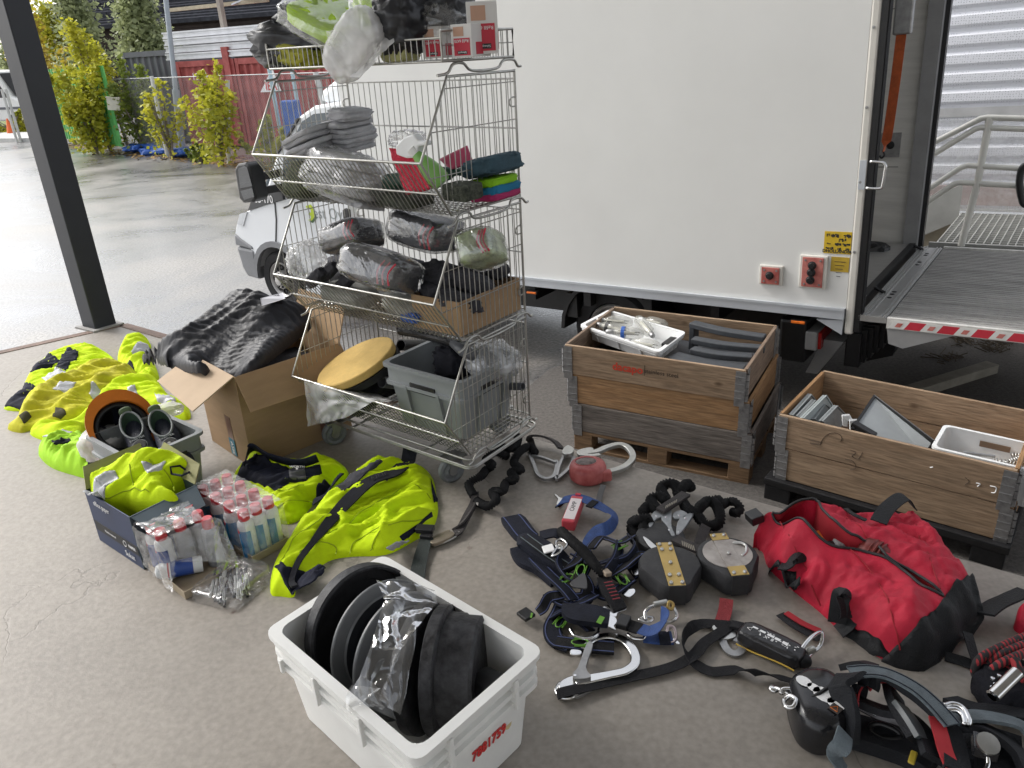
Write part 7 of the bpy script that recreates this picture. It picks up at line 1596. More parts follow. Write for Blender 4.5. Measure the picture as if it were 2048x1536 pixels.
def disc(cp,r,yaw,lean,kind,label):
 a = R(yaw); n = Vector((math.cos(a) * math.cos(R(lean)),math.sin(a) * math.cos(R(lean)),math.sin(R(lean)))); c = P(*cp,.012 + r * math.cos(R(lean))); M = frame(c,n.orthogonal(),None,n)
 t = thing('pad_driver',label,'disc',c - Vector((0,0,r)),group='round pad drivers in the white crate')
 if kind == 'black':
  MB().lathe([(0,-.03),(r * .55,-.03),(r * .93,-.004),(r,0),(r,.034),(r * .965,.038),(r * .93,.036),(r * .91,.02)],M,64).build('rim',WORN,t,smooth=True,auto=35)
  MB().lathe([(r * .91,.02),(r * .90,.012),(r * .76,.008),(r * .74,-.004),(r * .5,-.008),(r * .48,-.02),(0,-.022)],M,56).build('dish',RUBBER,t,smooth=True,auto=35)
 elif kind == 'grey':
  MB().lathe([(0,-.012),(r * .6,-.012),(r * .97,0),(r,.003),(r,.009),(r * .985,.012),(r * .80,.014),(r * .78,.02)],M,64).build('rim',GRD,t,smooth=True,auto=35)
  MB().lathe([(r * .78,.02),(r * .62,.014),(r * .60,.004),(r * .3,.002),(r * .28,-.006),(0,-.006)],M,48).build('dish',DKD,t,smooth=True,auto=35)
 elif kind == 'ring':
  MB().lathe([(0,-.03),(r * .8,-.03),(r * .95,-.012),(r,-.01),(r,.014),(r * .96,.018),(r * .8,.02),(0,.022)],M,64).build('rim',WORN,t,smooth=True,auto=35)
 else:
  MB().lathe([(0,-.004),(r * .97,-.004),(r,0),(r,.026),(r * .96,.03),(r * .90,.031),(r * .885,.07),(r * .86,.076),(r * .855,.11),(r * .80,.118),(0,.12)],M,64).build('tub',WORN,t,smooth=True,auto=35)
 return t
disc((724,1252),.172,-45,13,'black','big black pad driver standing furthest left in the white crate')
disc((768,1284),.166,-43,12,'grey','grey pad driver second from the left in the white crate')
disc((804,1310),.163,-39,10,'grey','grey pad driver third from the left, under the clear film')
disc((846,1334),.160,-17,5,'ring','thin scuffed black pad driver in the middle of the white crate')
disc((876,1338),.158,-11,2,'drum','deep black pad driver furthest right in the white crate')
m = MB(); q = P(990,1378,.2); MB().lathe([(0,-.045),(.036,-.045),(.04,-.04),(.04,.04),(.036,.045),(0,.045)],frame(q,(0,.3,1),None,(.7,-.7,.2)),24).build('x',BLACK,None,smooth=True,auto=35)
o = bpy.data.objects['x']; o.name = 'rubber_roller'; tag(o,'short black rubber roller in the right corner of the white crate','roller')
fl_ = thing('plastic_film','crumpled clear plastic film hanging over the grey pad drivers','film',P(700,1420,.26))
FLM = film('crumpled_clear_film',haze=.06,gloss=.35,bump=.6,bscale=7,rough=.08)
for k,c4 in enumerate((((752,1160,.44),(866,1170,.42),(876,1200,.40),(770,1196,.43)),((770,1196,.43),(876,1200,.40),(800,1300,.37),(742,1290,.39)),((742,1290,.39),(800,1300,.37),(770,1385,.33),(720,1350,.34)),((720,1350,.34),(770,1385,.33),(790,1440,.27),(690,1395,.30)),((790,1300,.38),(840,1240,.39),(800,1430,.29),(765,1400,.32)),((700,1368,.31),(760,1372,.32),(700,1425,.29),(684,1412,.29)))):
 m = MB(); sheet4(*[P(*q) for q in c4],26,.014,11,300 + k,m); m.build('film_fold',FLM,fl_,smooth=True)
# ================================================================== straps, hooks and lanyards
WEB = mat('black_webbing',(.009,.009,.011),.75,spec=.3,var=.3,scale=40,bump=.4,bscale=300)
ELAS = mat('black_elastic_sleeve',(.009,.009,.010),.82,spec=.3,var=.35,scale=40,bump=.5,bscale=180)
BRWN = mat('brown_black_webbing',(.035,.030,.030),.8,var=.3,scale=40,bump=.4,bscale=300)
DGW = mat('dark_green_webbing',(.015,.022,.020),.75,var=.3,scale=40,bump=.4,bscale=300)
NAVW = mat('navy_webbing',(.008,.010,.020),.75,spec=.3,var=.3,scale=40,bump=.4,bscale=300); BLUW = mat('blue_webbing',(.028,.07,.23),.65,var=.2,scale=40,bump=.4,bscale=300)
GRNS = mat('green_stitching',(.12,.30,.03),.6); BLUS = mat('blue_stitching',(.06,.08,.19),.6); WBS = mat('grey_webbing',(.10,.125,.14),.6,var=.2,scale=40,bump=.4,bscale=300)
def px(pts,z=.01): return [P(q[0],q[1],q[2] if len(q) > 2 else z) for q in pts]
def scrunch(par,pts,r=.012,n=14,seed=0,name='elastic_sleeve',mm_=None):
 c = cr(px(pts,r),n); L = 0; rr = []; rnd = random.Random(seed); ph = 0
 pos = []
 for i,p in enumerate(c):
  if i: L += (p - c[i - 1]).length
  pos.append(L)
 r = r * 1.12; m_ = int(L / .0045); pts2 = []; rads = []
 for k in range(m_ + 1):
  s_ = L * k / m_; i = max(0,min(len(c) - 2,int(np.searchsorted(pos,s_)) - 1)); f = (s_ - pos[i]) / max(1e-9,pos[i + 1] - pos[i]); pts2.append(c[i].lerp(c[i + 1],f)); rads.append(r * (1.0 + (.2 if k % 2 else -.2) + rnd.uniform(-.06,.06)))
 m = MB(); m.tube(pts2,rads,12); return m.build(name,mm_ or ELAS,par,smooth=True)
def strap(par,pts,w_,mm_=None,z=.006,tilt=0,name='strap',th=.0024,n=8,stitch=None):
 c = cr(px(pts,z),n); N = len(pts); ww = lerpl(w_,n) if hasattr(w_,'__len__') else w_; tt_ = lerpl(tilt,n) if hasattr(tilt,'__len__') else tilt
 m = MB(); m.ribbon(c,ww,th,tt_); o = m.build(name,mm_ or WEB,par,smooth=True,auto=40)
 if stitch:
  w0 = ww if not hasattr(ww,'__len__') else ww[0]
  for sg in (-1,1):
   m = MB(); m2 = MB(); m2.ribbon(c,w0,th,tt_); pts_ = [(m2.v[4 * i + 2] * (.5 + sg * .38) + m2.v[4 * i + 3] * (.5 - sg * .38)) + Vector((0,0,.0008)) for i in range(len(c))]; m.ribbon(pts_,.003,.0012,tt_); m.build('stitch_line',stitch,o)
 return o
def plate(par,outer,z,th,mm_,name,holes=None,bevel=.0012):
 pts = cr([P(q[0],q[1],q[2] if len(q) > 2 else z) for q in outer],3,True); m = MB(); m.prism(pts,(0,0,th)); return m.build(name,mm_,par,bevel=bevel)
def rod(par,pts,r,mm_,name,closed=False,z=.01,n=6):
 m = MB(); m.tube(cr(px(pts,z),n,closed),r,10,closed); return m.build(name,mm_,par,smooth=True)
def box3(par,a,b,w_,h_,mm_,name,bevel=.003,z=.0):
 A,B = P(*a),P(*b); M = frame(A,B - A,None,(0,0,1)); m = MB(); m.box(0,(B - A).length,-w_ / 2,w_ / 2,z,z + h_,M); return m.build(name,mm_,par,bevel=bevel)
t = thing('elastic_lanyard','black elastic double lanyard from the trouser belt hook up to the trolley','lanyard',P(930,1010,0))
scrunch(t,[(948,992,.02),(938,968,.03),(962,952,.045),(972,940,.02),(985,930,.045),(972,918,.03),(992,905,.05),(1012,912,.03),(1000,893,.03),(1024,898,.05),(1036,880,.03),(1030,864,.05)],.0135,seed=1)
scrunch(t,[(952,1002,.02),(975,1012,.03),(992,1000,.045),(985,984,.02),(1005,982,.05),(1012,965,.025),(1030,958,.05),(1022,944,.025),(1042,940,.045),(1028,925,.03),(1038,905,.05),(1058,893,.03),(1070,905,.03)],.0135,seed=2)
strap(t,[(902,1072,.012),(918,1062,.02),(935,1030,.02),(948,1005,.02),(950,985,.02)],.030,BRWN,th=.008)
strap(t,[(905,1060,.014),(925,1045,.03),(945,1015,.02),(950,995,.02)],.026,BRWN,tilt=40,th=.006)
box3(t,(958,1012,.022),(955,1005,.03),.014,.006,mat('pale_tag',(.4,.38,.36),.6),'label_tag')
rod(t,[(858,1088,.012),(890,1078,.014),(905,1068,.016),(918,1064,.02),(912,1072,.016),(895,1082,.012),(868,1092,.01)],.0042,STEEL,'snap_gate')
plate(t,[(862,1087),(896,1071),(904,1068),(908,1075),(872,1092)],.012,.012,mat('worn_brass_steel',(.42,.36,.28),.4,metal=.8),'snap_body')
plate(t,[(868,1075),(896,1062),(898,1067),(872,1080)],.014,.006,mat('worn_brass_steel',(.42,.36,.28),.4,metal=.8),'snap_lever')
t = thing('belt_buckle','black side-release buckle with a hanging belt tail beside the white crate','buckle',P(850,1080,0))
box3(t,(834,1062,.03),(868,1064,.03),.035,.02,BLACK,'buckle_housing'); box3(t,(842,1074,.02),(864,1076,.02),.03,.016,BLACK,'buckle_tongue')
strap(t,[(854,1075,.022),(846,1098,.018),(838,1130,.012),(832,1170,.01)],[.045,.047,.05,.055],DGW,th=.003)
def hook(label,loop,gate,rr,z,m_=None,name='scaffold_hook',body=None):
 t = thing(name,label,'hook',P(loop[0][0],loop[0][1],0),group=None); c = cr(px(loop,z),8); n = len(c)
 m = MB(); m.ribbon(c,[rr * 2.3] * n,rr * 1.5); m.build('hook_bow',m_ or DULLMETAL,t,smooth=True,auto=50,bevel=.0015)
 m = MB(); m.ribbon(cr(px(gate,z + .004),6),rr * 1.7,rr * 1.9); m.build('gate',m_ or DULLMETAL,t,smooth=True,auto=50,bevel=.001)
 if body: plate(t,body,z - .006,.014,m_ or DULLMETAL,'hook_body')
 return t
t = thing('scaffold_hook_lanyard','black webbing loop with two grey forged hooks left of the red retractor','lanyard',P(1100,930,0))
strap(t,[(1058,880,.03),(1062,872,.05),(1085,873,.05),(1108,882,.05),(1122,897,.04)],.034,BRWN,th=.009,tilt=30)
strap(t,[(1060,878,.03),(1065,895,.02),(1068,908,.012)],.03,BRWN,th=.007)
for nm,lp,gt in (('left',[(1058,906),(1068,930),(1076,950),(1092,958),(1108,952),(1114,930),(1112,922)],[(1064,912),(1085,916),(1112,926)]),('right',[(1136,904),(1122,925),(1113,956),(1120,954),(1140,935),(1148,915)],[(1128,910),(1118,935),(1114,952)])):
 hk = MB(); hk.ribbon(cr(px(lp,.014),7),.014,.012); o = hk.build('forged_hook',DULLMETAL,t,smooth=True,auto=50); g_ = MB(); g_.ribbon(cr(px(gt,.02),5),.010,.012); g_.build('gate',DULLMETAL,o)
plate(t,[(1125,908),(1136,898),(1148,906),(1142,915),(1128,916)],.02,.02,STEEL,'hook_lever')
rt = thing('fall_arrester','round faded red fall arrester with dusty window and grey strap','fall arrester',P(1176,960,0))
c0,rx = P(1176,957,0),.074; Mr_ = frame(c0,(1,.1,0),None,(0,0,1))
MB().lathe([(rx * .86,.002),(rx * .98,.012),(rx,.02),(rx,.052),(rx * .93,.066),(rx * .72,.074),(0,.076)],Mr_,44).build('housing',REDPLASTIC,rt,smooth=True,auto=45)
MB().lathe([(0,.078),(.036,.078),(.043,.074),(.043,.06)],Mr_ @ Matrix.Translation((-.006,.008,0)) @ Matrix.Diagonal((1,.72,1,1)),28).build('window',mat('dusty_window',(.13,.10,.09),.5,var=.6,scale=60),rt,smooth=True,auto=40)
m = MB(); m.tube([Mr_ @ Vector((-.006 + .045 * math.cos(a),.008 + .034 * math.sin(a),.0735)) for a in np.linspace(0,6.28,28,endpoint=False)],.0035,6,True); m.build('window_rim',REDPLASTIC,rt)
m = MB(); m.box(.045,.085,-.06,-.03,.01,.055,Mr_); m.build('strap_outlet',REDPLASTIC,rt,bevel=.008)
strap(rt,[(1207,970,.035),(1200,990,.012),(1196,1012,.006)],.022,mat('grey_strap',(.13,.13,.13),.8,bump=.4,bscale=250))
hook('big grey scaffold hook lying right of the red fall arrester',[(1155,908),(1190,905),(1215,895),(1240,890),(1258,898),(1266,915),(1255,930),(1235,940),(1214,945)],[(1160,912),(1185,914),(1200,912)],.011,.018,STEEL,body=[(1155,906),(1182,900),(1186,908),(1160,916)])
t = thing('blue_strap','blue webbing strap with bright snap end, curling down into the harness','strap',P(1200,1040,0))
strap(t,[(1117,1008,.03),(1128,1000,.05),(1160,996,.06),(1195,1010,.05),(1222,1026,.04),(1228,1042,.05),(1215,1056,.06),(1195,1063,.05),(1180,1080,.03),(1176,1098,.03)],.045,BLUW,tilt=[10,0,0,0,20,70,60,30,0,0],th=.003)
strap(t,[(1178,1006,.055),(1190,1010,.055)],.048,WEB,th=.005,name='keeper'); strap(t,[(1117,1009,.02),(1130,1001,.046)],.05,WEB,th=.006,name='keeper')
plate(t,[(1108,992),(1114,994),(1120,999),(1132,1002),(1128,1012),(1118,1020),(1113,1012),(1116,1002)],.022,.01,CHROME,'snap_end')
t = thing('absorber_block','small red block with a white printed label standing above the harness','absorber',P(1145,1070,0))
A,B = P(1135,1062,.02),P(1155,1010,.02); M_ = frame(A,B - A,None,(0,0,1)); L = (B - A).length
m = MB(); m.box(0,L,-.026,.022,0,.042,M_); m.build('block',mat('red_block',(.50,.05,.07),.4),t,bevel=.006)
m = MB(); m.box(L * .08,L * .86,-.022,.018,.0422,.0434,M_); m.build('white_label',mat('label_white',(.68,.62,.62),.5),t)
text('lettering','CAMP',.024,M_ @ Matrix.Translation((L * .55,-.002,.0436)),INK,t,extrude=.0003)
m = MB(); m.box(L,L + .012,-.012,.008,.02,.045,M_); m.build('red_end',LRED,t)
# ================================================================== harness in the middle
hs_ = thing('safety_harness','navy safety harness with green stitching and pale buckles, left of the round fall arresters','harness',P(1150,1180,0))
strap(hs_,[(1022,1036,.02),(1030,1045,.035),(1048,1068,.04),(1062,1080,.035)],[.075,.085,.08,.07],NAVW,th=.018,stitch=BLUS,name='padded_strap')
strap(hs_,[(1036,1086,.045),(1052,1082,.055),(1080,1098,.05),(1110,1120,.045),(1140,1140,.04)],[.04,.075,.085,.075,.06],NAVW,th=.02,name='shoulder_pad')
strap(hs_,[(1048,1072,.062),(1075,1092,.066),(1105,1114,.06),(1135,1133,.05)],.036,WEB,th=.003,stitch=WBS)
strap(hs_,[(1034,1098,.03),(1050,1120,.03),(1085,1135,.025),(1115,1165,.02)],[.05,.06,.07,.05],NAVW,th=.02,name='shoulder_pad')
strap(hs_,[(1080,1072,.05),(1110,1066,.06),(1130,1075,.05)],.05,NAVW,th=.006)
for a in ([(1120,1140,.05),(1150,1125,.06),(1168,1098,.06),(1172,1120,.05),(1160,1150,.04)],[(1180,1098,.05),(1200,1075,.05),(1220,1080,.05),(1240,1085,.06),(1262,1072,.05)],[(1222,1150,.04),(1245,1135,.055),(1265,1118,.05),(1284,1106,.05),(1291,1120,.04),(1280,1135,.03),(1262,1148,.02)],[(1165,1150,.05),(1175,1170,.05),(1172,1195,.03),(1150,1200,.03)],[(1218,1140,.03),(1240,1160,.03),(1262,1172,.02)]):
 strap(hs_,a,.048,WEB,th=.004,tilt=25,stitch=BLUS)
strap(hs_,[(1140,1185,.03),(1120,1190,.045),(1098,1195,.045),(1086,1215,.03),(1075,1225,.02)],.034,WEB,tilt=[0,20,40,30,0],stitch=BLUS)
strap(hs_,[(1130,1200,.02),(1120,1225,.02),(1105,1255,.015),(1112,1280,.012),(1140,1292,.012)],.055,NAVW,th=.005,stitch=BLUS)
strap(hs_,[(1112,1284,.012),(1140,1288,.014),(1175,1292,.014),(1228,1296,.012)],.05,WEB,th=.008,stitch=BLUS)
for i,q in enumerate(([(1165,1130,.068),(1158,1150,.06)],[(1125,1160,.05),(1140,1152,.056)],[(1228,1096,.062),(1250,1086,.062)],[(1115,1252,.03),(1128,1236,.03)],[(1148,1284,.026),(1172,1284,.026)],[(1240,1150,.05),(1250,1166,.045)])):
 a,b = P(*q[0]),P(*q[1]); mid = (a + b) / 2; X = (b - a).normalized(); Y = Vector((-X.y,X.x,0)); m = MB(); m.tube([mid + X * math.cos(t_) * .024 + Y * math.sin(t_) * .012 for t_ in np.linspace(0,6.28,18,endpoint=False)],.0022,5,True)
 for s_ in (-1,1): m.tube([a + Y * .016 * s_,b + Y * .016 * s_],.0022,5)
 m.build('stitch_emblem',GRNS,hs_)
for a,w_,ti in (([(1150,1110,.04),(1185,1128,.06),(1215,1122,.06),(1245,1110,.05)],.045,30),([(1068,1118,.03),(1100,1150,.05),(1130,1178,.05),(1148,1200,.04)],.05,20),([(1240,1090,.05),(1232,1120,.06),(1212,1150,.05),(1200,1185,.03)],.045,60),([(1130,1105,.05),(1120,1130,.06),(1140,1160,.055),(1170,1165,.05)],.04,45),([(1180,1175,.03),(1210,1195,.035),(1228,1185,.04),(1262,1160,.03)],.042,15),([(1098,1190,.02),(1130,1210,.03),(1160,1205,.04),(1190,1190,.04)],.05,25),([(1258,1075,.045),(1272,1095,.05),(1255,1120,.05),(1230,1128,.05)],.04,70),([(1100,1235,.02),(1128,1222,.04),(1150,1236,.03),(1182,1262,.02)],.045,30)):
 strap(hs_,a,w_,NAVW,th=.005,tilt=ti,stitch=BLUS)
def wpatch(a,b,w_,mm_,nm,par=hs_,h_=.006): return box3(par,a,b,w_,h_,mm_,nm)
rod(hs_,[(1112,1084,.08),(1122,1078,.085),(1134,1088,.085),(1126,1098,.08),(1114,1094,.08)],.0042,CHROME,'ring',True); rod(hs_,[(1118,1090,.085),(1124,1096,.09),(1118,1106,.085),(1104,1112,.075),(1112,1098,.08)],.0042,CHROME,'ring',True)
wpatch((1086,1102,.07),(1108,1096,.075),.04,WHITEPRINT,'white_label')
sc_ = scrunch(hs_,[(1122,1062,.06),(1135,1075,.08),(1155,1092,.09),(1172,1108,.09),(1190,1130,.085),(1208,1148,.07)],.014,seed=4)
m = MB(); plate(hs_,[(1140,1168),(1150,1160),(1166,1148),(1172,1155),(1174,1178),(1160,1178),(1148,1176)],.07,.005,mat('grey_leather',(.055,.055,.058),.6),'leather_keeper')
wpatch((1206,1150,.075),(1218,1148,.07),.03,mat('tan_tape',(.30,.24,.18),.6),'tape_wrap',h_=.014)
strap(hs_,[(1208,1156,.06),(1216,1180,.055),(1232,1205,.045),(1240,1220,.035)],.045,WEB,th=.012,name='red_stitched_strap')
for k in range(6): wpatch((1208 + k * 3.4,1166 + k * 6.6,.072 - k * .003),(1225 + k * 3.0,1163 + k * 6.6,.07 - k * .003),.004,mat('dark_red_stitch',(.22,.02,.03),.7),'red_stitch',h_=.002)
for q in ([(1200,1222),(1218,1212),(1248,1212),(1252,1222),(1236,1228),(1232,1236),(1218,1232)],[(1236,1178),(1252,1182),(1268,1180),(1270,1188),(1258,1197),(1244,1190)],[(1262,1140),(1272,1136),(1280,1150),(1268,1152)],[(1142,1302),(1162,1304),(1160,1312),(1142,1312)],[(1118,1162),(1130,1170),(1128,1180),(1114,1168)]):
 plate(hs_,q,.03,.006,CHROME,'buckle_plate')
strap(hs_,[(1150,1212,.05),(1152,1225,.055),(1190,1232,.055),(1218,1238,.05)],[.07,.08,.075,.06],NAVW,th=.018,name='chest_pad')
wpatch((1196,1238,.066),(1206,1242,.064),.032,GRNS,'green_stitch_box',h_=.001)
plate(hs_,[(1216,1232),(1230,1236),(1234,1246),(1228,1254),(1232,1262),(1222,1258),(1214,1252)],.05,.005,CHROME,'buckle_plate')
box3(hs_,(1236,1246,.04),(1258,1252,.04),.05,.018,BLACK,'plastic_buckle'); strap(hs_,[(1255,1250,.04),(1280,1258,.045)],.045,WEB,th=.006)
strap(hs_,[(1278,1256,.045),(1300,1262,.05),(1318,1250,.06),(1330,1234,.065),(1322,1226,.06)],.044,BLUW,tilt=[0,0,30,60,80])
strap(hs_,[(1288,1272,.02),(1320,1276,.02),(1345,1276,.02)],.05,BLUW,th=.006); strap(hs_,[(1318,1276,.026),(1340,1276,.026)],.05,NAVW,th=.006)
rod(hs_,[(1336,1254,.03),(1348,1256,.03),(1352,1278,.02),(1342,1286,.02),(1334,1278,.02)],.0045,mat('pinkish_steel',(.6,.5,.5),.3,metal=.8),'end_buckle',True); plate(hs_,[(1348,1278),(1360,1288),(1356,1290),(1344,1284)],.016,.004,CHROME,'end_tongue')
box3(hs_,(1042,1238,.02),(1062,1226,.02),.045,.012,BLACK,'plastic_buckle'); wpatch((1062,1236,.034),(1064,1226,.034),.006,GRNS,'green_stitch_box',h_=.001)
for q in ([(1140,1258),(1150,1272),(1175,1278),(1195,1268),(1198,1258)],[(1255,1268),(1265,1276),(1285,1278),(1290,1270)]):
 rod(hs_,q,.0058,CHROME,'d_ring',z=.025)
# ================================================================== black disc-shaped fall arresters with brass straps
BRASS = mat('brass_plate',(.48,.34,.12),.42,metal=.6,var=.1,scale=14); GRBK = mat('grey_black_rubber',(.032,.032,.034),.55,spec=.35,var=.25,scale=18,bump=.2,bscale=60)
def reel(c,r,top,label,face,yaw,h_):
 t = thing('fall_arrester',label,'fall arrester',c,group='disc fall arresters'); M = frame(c,(math.cos(yaw),math.sin(yaw),0),None,(0,0,1))
 out = [(math.cos(a) * r,math.sin(a) * r * .98) for a in np.linspace(-.25,math.pi + .25,30)] + [(-r * .62,-r * .80),(-.034,-r * 1.20),(.034,-r * 1.20),(r * .62,-r * .80)]
 out = [(p.x,p.y) for p in cr([Vector((*q,0)) for q in out],3,True)]
 def lay(s_,z): return [M @ Vector((x * s_,y * s_,z)) for x,y in out]
 n = len(out); rings = [lay(.92,.002),lay(1,.012),lay(1,h_ - .014),lay(.95,h_ - .003),lay(.84,h_)]; m = MB(); m.add([p for q in rings for p in q],[(i * n + k,i * n + (k + 1) % n,(i + 1) * n + (k + 1) % n,(i + 1) * n + k) for i in range(4) for k in range(n)] + [tuple(range(4 * n,5 * n)),tuple(range(n))[::-1]]); m.build('housing',GRBK,t,smooth=True,auto=35)
 if face: MB().lathe([(r * .80,h_ - .002),(r * .79,h_ + .002),(0,h_ + .002)],M,40).build('metal_face',mat('worn_silver_face',(.40,.36,.33),.45,metal=.5,var=.3,scale=14,col2=(.5,.46,.43),detail=8),t)
 w_ = .026; zt_ = h_ + (.0025 if face else .0008)
 y0,y1 = -r * 1.24,r * 1.02
 m = MB(); m.box(-w_,w_,y0,y1,zt_,zt_ + .003,M); m.build('brass_strap' if not face else 'strap_plate',BRASS if not face else mat('worn_silver_face',(.4,.36,.33)),t,bevel=.001)
 if face:
  for a,b in ((y0,y0 + .045),(y1 - .035,y1)): m = MB(); m.box(-w_ - .001,w_ + .001,a,b,zt_ + .001,zt_ + .0045,M); m.build('brass_end',BRASS,t)
 m = MB(); m.box(-w_,w_,y0 - .003,y0,.01,zt_ + .003,M); m.build('front_bracket',GRBK,t)
 for x,y in ((-.017,y0 + .012),(.017,y0 + .012),(-.017,y1 - .012),(.017,y1 - .012),(0,-.01)) + (() if face else ((-.014,y0 + .05),(.014,y0 + .05),(-.014,y1 - .04),(.014,y1 - .04))):
  m = MB(); m.lathe([(.007,0),(.007,.002),(.0045,.006),(.002,.006),(.002,.004),(0,.004)],M @ Matrix.Translation((x,y,zt_ + .004)),12); m.build('screw',STEEL,t,smooth=True,auto=40)
 return t,M
r1,Mr1 = reel(P(1338,1164,.0),.098,0,'grey-black disc fall arrester with a plain brass strap',False,R(-1),.078)
r2,Mr2_ = reel(P(1452,1146,.0),.098,0,'disc fall arrester with a worn silver face and brass ends',True,R(3),.078)
rod(r2,[(1466,1086,.08),(1482,1086,.085),(1492,1092,.085),(1492,1104,.08),(1484,1112,.08)],.005,STEEL,'carry_loop')
strap(r2,[(1453,1198,.03),(1450,1222,.015),(1442,1248,.008)],.040,mat('red_webbing',(.26,.025,.03),.75,var=.2,bump=.4,bscale=250),th=.004,name='red_strap')
t = thing('fall_arrester','plain dark disc fall arrester half hidden under the elastic lanyard','fall arrester',P(1318,1102,0),group='disc fall arresters')
MB().lathe([(.075,.002),(.082,.01),(.082,.052),(.07,.06),(0,.06)],frame(P(1320,1098,0),(1,0,0),None,(0,0,1)),36).build('housing',GRBK,t,smooth=True,auto=35)
plate(t,[(1286,1074),(1300,1082),(1322,1102),(1328,1108),(1318,1108),(1298,1094)],.064,.003,CHROME,'swivel_plate')
t = thing('carabiner','steel screw carabiner clipped in front of the brass-strapped disc','carabiner',P(1322,1225,0),group=None)
rod(t,[(1292,1240,.03),(1290,1225,.04),(1302,1214,.05),(1330,1208,.05),(1346,1214,.04),(1354,1232,.02),(1345,1242,.015),(1330,1244,.012)],.0055,CHROME,'bow'); rod(t,[(1278,1240,.02),(1292,1234,.025),(1306,1236,.02),(1298,1244,.02)],.0045,CHROME,'ring',True)
box3(t,(1306,1214,.048),(1336,1208,.048),.017,.016,STEEL,'screw_sleeve',bevel=.005); rod(t,[(1338,1204,.06),(1346,1208,.055),(1344,1218,.045),(1336,1214,.05)],.005,mat('brass_plate',(.48,.34,.12)),'brass_eye',True)
# ================================================================== elastic lanyard heap with two forged hooks
t = thing('elastic_lanyard','black elastic lanyard heaped in tight coils with two grey hooks inside','lanyard',P(1350,1030,0))
scrunch(t,[(1325,1075,.04),(1308,1082,.03),(1292,1070,.04),(1288,1050,.05),(1300,1040,.06),(1275,1040,.06),(1264,1050,.03),(1268,1065,.02),(1285,1078,.025)],.016,seed=5)
scrunch(t,[(1285,1025,.05),(1298,1012,.05),(1312,1018,.06),(1302,1000,.05),(1318,992,.06),(1332,1000,.06),(1322,978,.05),(1338,966,.06),(1352,972,.06),(1358,990,.05),(1365,975,.06),(1376,968,.04),(1382,978,.03)],.0155,seed=6)
scrunch(t,[(1366,1004,.05),(1375,1018,.06),(1392,1024,.06),(1402,1012,.07),(1418,1002,.06),(1432,1010,.06),(1440,1030,.05),(1438,1046,.03),(1422,1052,.03),(1405,1044,.04),(1395,1030,.05)],.015,seed=7)
scrunch(t,[(1420,1002,.04),(1436,998,.05),(1442,1010,.05),(1455,1004,.04),(1470,1004,.05),(1480,1016,.04),(1476,1026,.03),(1465,1024,.02)],.0125,seed=8)
strap(t,[(1320,1022,.07),(1345,1006,.075),(1372,988,.07)],.036,BRWN,th=.012); strap(t,[(1350,1078,.06),(1385,1094,.07),(1420,1108,.06)],.038,BRWN,th=.010)
strap(t,[(1412,1052,.05),(1402,1075,.045),(1398,1095,.05)],.035,BRWN,th=.006,tilt=20)
for k in range(7):
 box3(t,(1331 + k * 3.4,1017 - k * 1.9,.084),(1333 + k * 3.4,1011 - k * 1.9,.084),.003,.002,mat('beige_stitch',(.30,.27,.22),.7),'bar_tack'); box3(t,(1364 + k * 3.8,1082 + k * 1.6,.076),(1366 + k * 3.8,1092 + k * 1.6,.074),.003,.002,mat('beige_stitch',(.3,.27,.22)),'bar_tack')
FGM = mat('grey_forged_steel',(.30,.31,.32),.45,metal=.75,var=.15,scale=40)
for q in ([(1297,1054),(1305,1032),(1318,1026),(1332,1030),(1328,1038),(1312,1044),(1302,1060)],[(1322,1042),(1338,1022),(1343,1030),(1343,1058),(1350,1076),(1342,1076),(1334,1058)],[(1346,1032),(1362,1026),(1376,1034),(1370,1042),(1348,1042)],[(1358,1044),(1384,1030),(1386,1036),(1366,1066),(1354,1076),(1352,1066)]):
 plate(t,q,.05,.014,FGM,'forged_hook',bevel=.003)
for q in ((1312,1032),(1331,1034),(1357,1031),(1370,1036),(1338,1060),(1357,1064)):
 m = MB(); m.lathe([(.004,0),(.003,.002),(0,.0025)],Matrix.Translation(P(*q,.064)),8); m.build('rivet',CHROME,t)
# ================================================================== red duffel bag
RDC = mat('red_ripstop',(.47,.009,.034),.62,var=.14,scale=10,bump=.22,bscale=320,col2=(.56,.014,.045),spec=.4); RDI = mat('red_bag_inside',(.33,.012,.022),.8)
hole = [(1545,1026,0.126),(1568,1020,0.144),(1610,1003,0.162),(1634,1006,0.162),(1642,1030,0.150),(1660,1060,0.138),(1700,1085,0.138),(1745,1092,0.141),(1775,1125,0.132),(1815,1140,0.132),(1860,1172,0.126),(1885,1195,0.120),(1850,1185,0.120),(1790,1150,0.108),(1720,1122,0.105),(1660,1115,0.105),(1618,1092,0.108),(1580,1058,0.112)]
outl = [(1516,1092,0.012),(1508,1070,0.054),(1522,1040,0.102),(1541,1024,0.126),(1570,1018,0.144),(1608,1001,0.165),(1645,1006,0.165),(1690,1026,0.132),(1735,1030,0.120),(1830,1040,0.120),(1860,1068,0.126),(1905,1110,0.102),(1936,1150,0.096),(1946,1195,0.072),(1955,1240,0.036),(1930,1270,0.006),(1890,1310,0.000),(1840,1342,0.000),(1800,1336,0.000),(1740,1305,0.000),(1690,1272,0.000),(1640,1225,0.000),(1590,1185,0.000),(1540,1140,0.000)]
ctl = [(1560,1080,0.105),(1620,1125,0.096),(1700,1150,0.100),(1790,1190,0.102),(1860,1225,0.111),(1690,1060,0.141),(1770,1075,0.144),(1830,1110,0.138),(1880,1150,0.123),(1920,1180,0.108),(1600,1160,0.066),(1680,1220,0.066),(1760,1270,0.060),(1840,1300,0.054),(1900,1250,0.078),(1560,1120,0.072)]
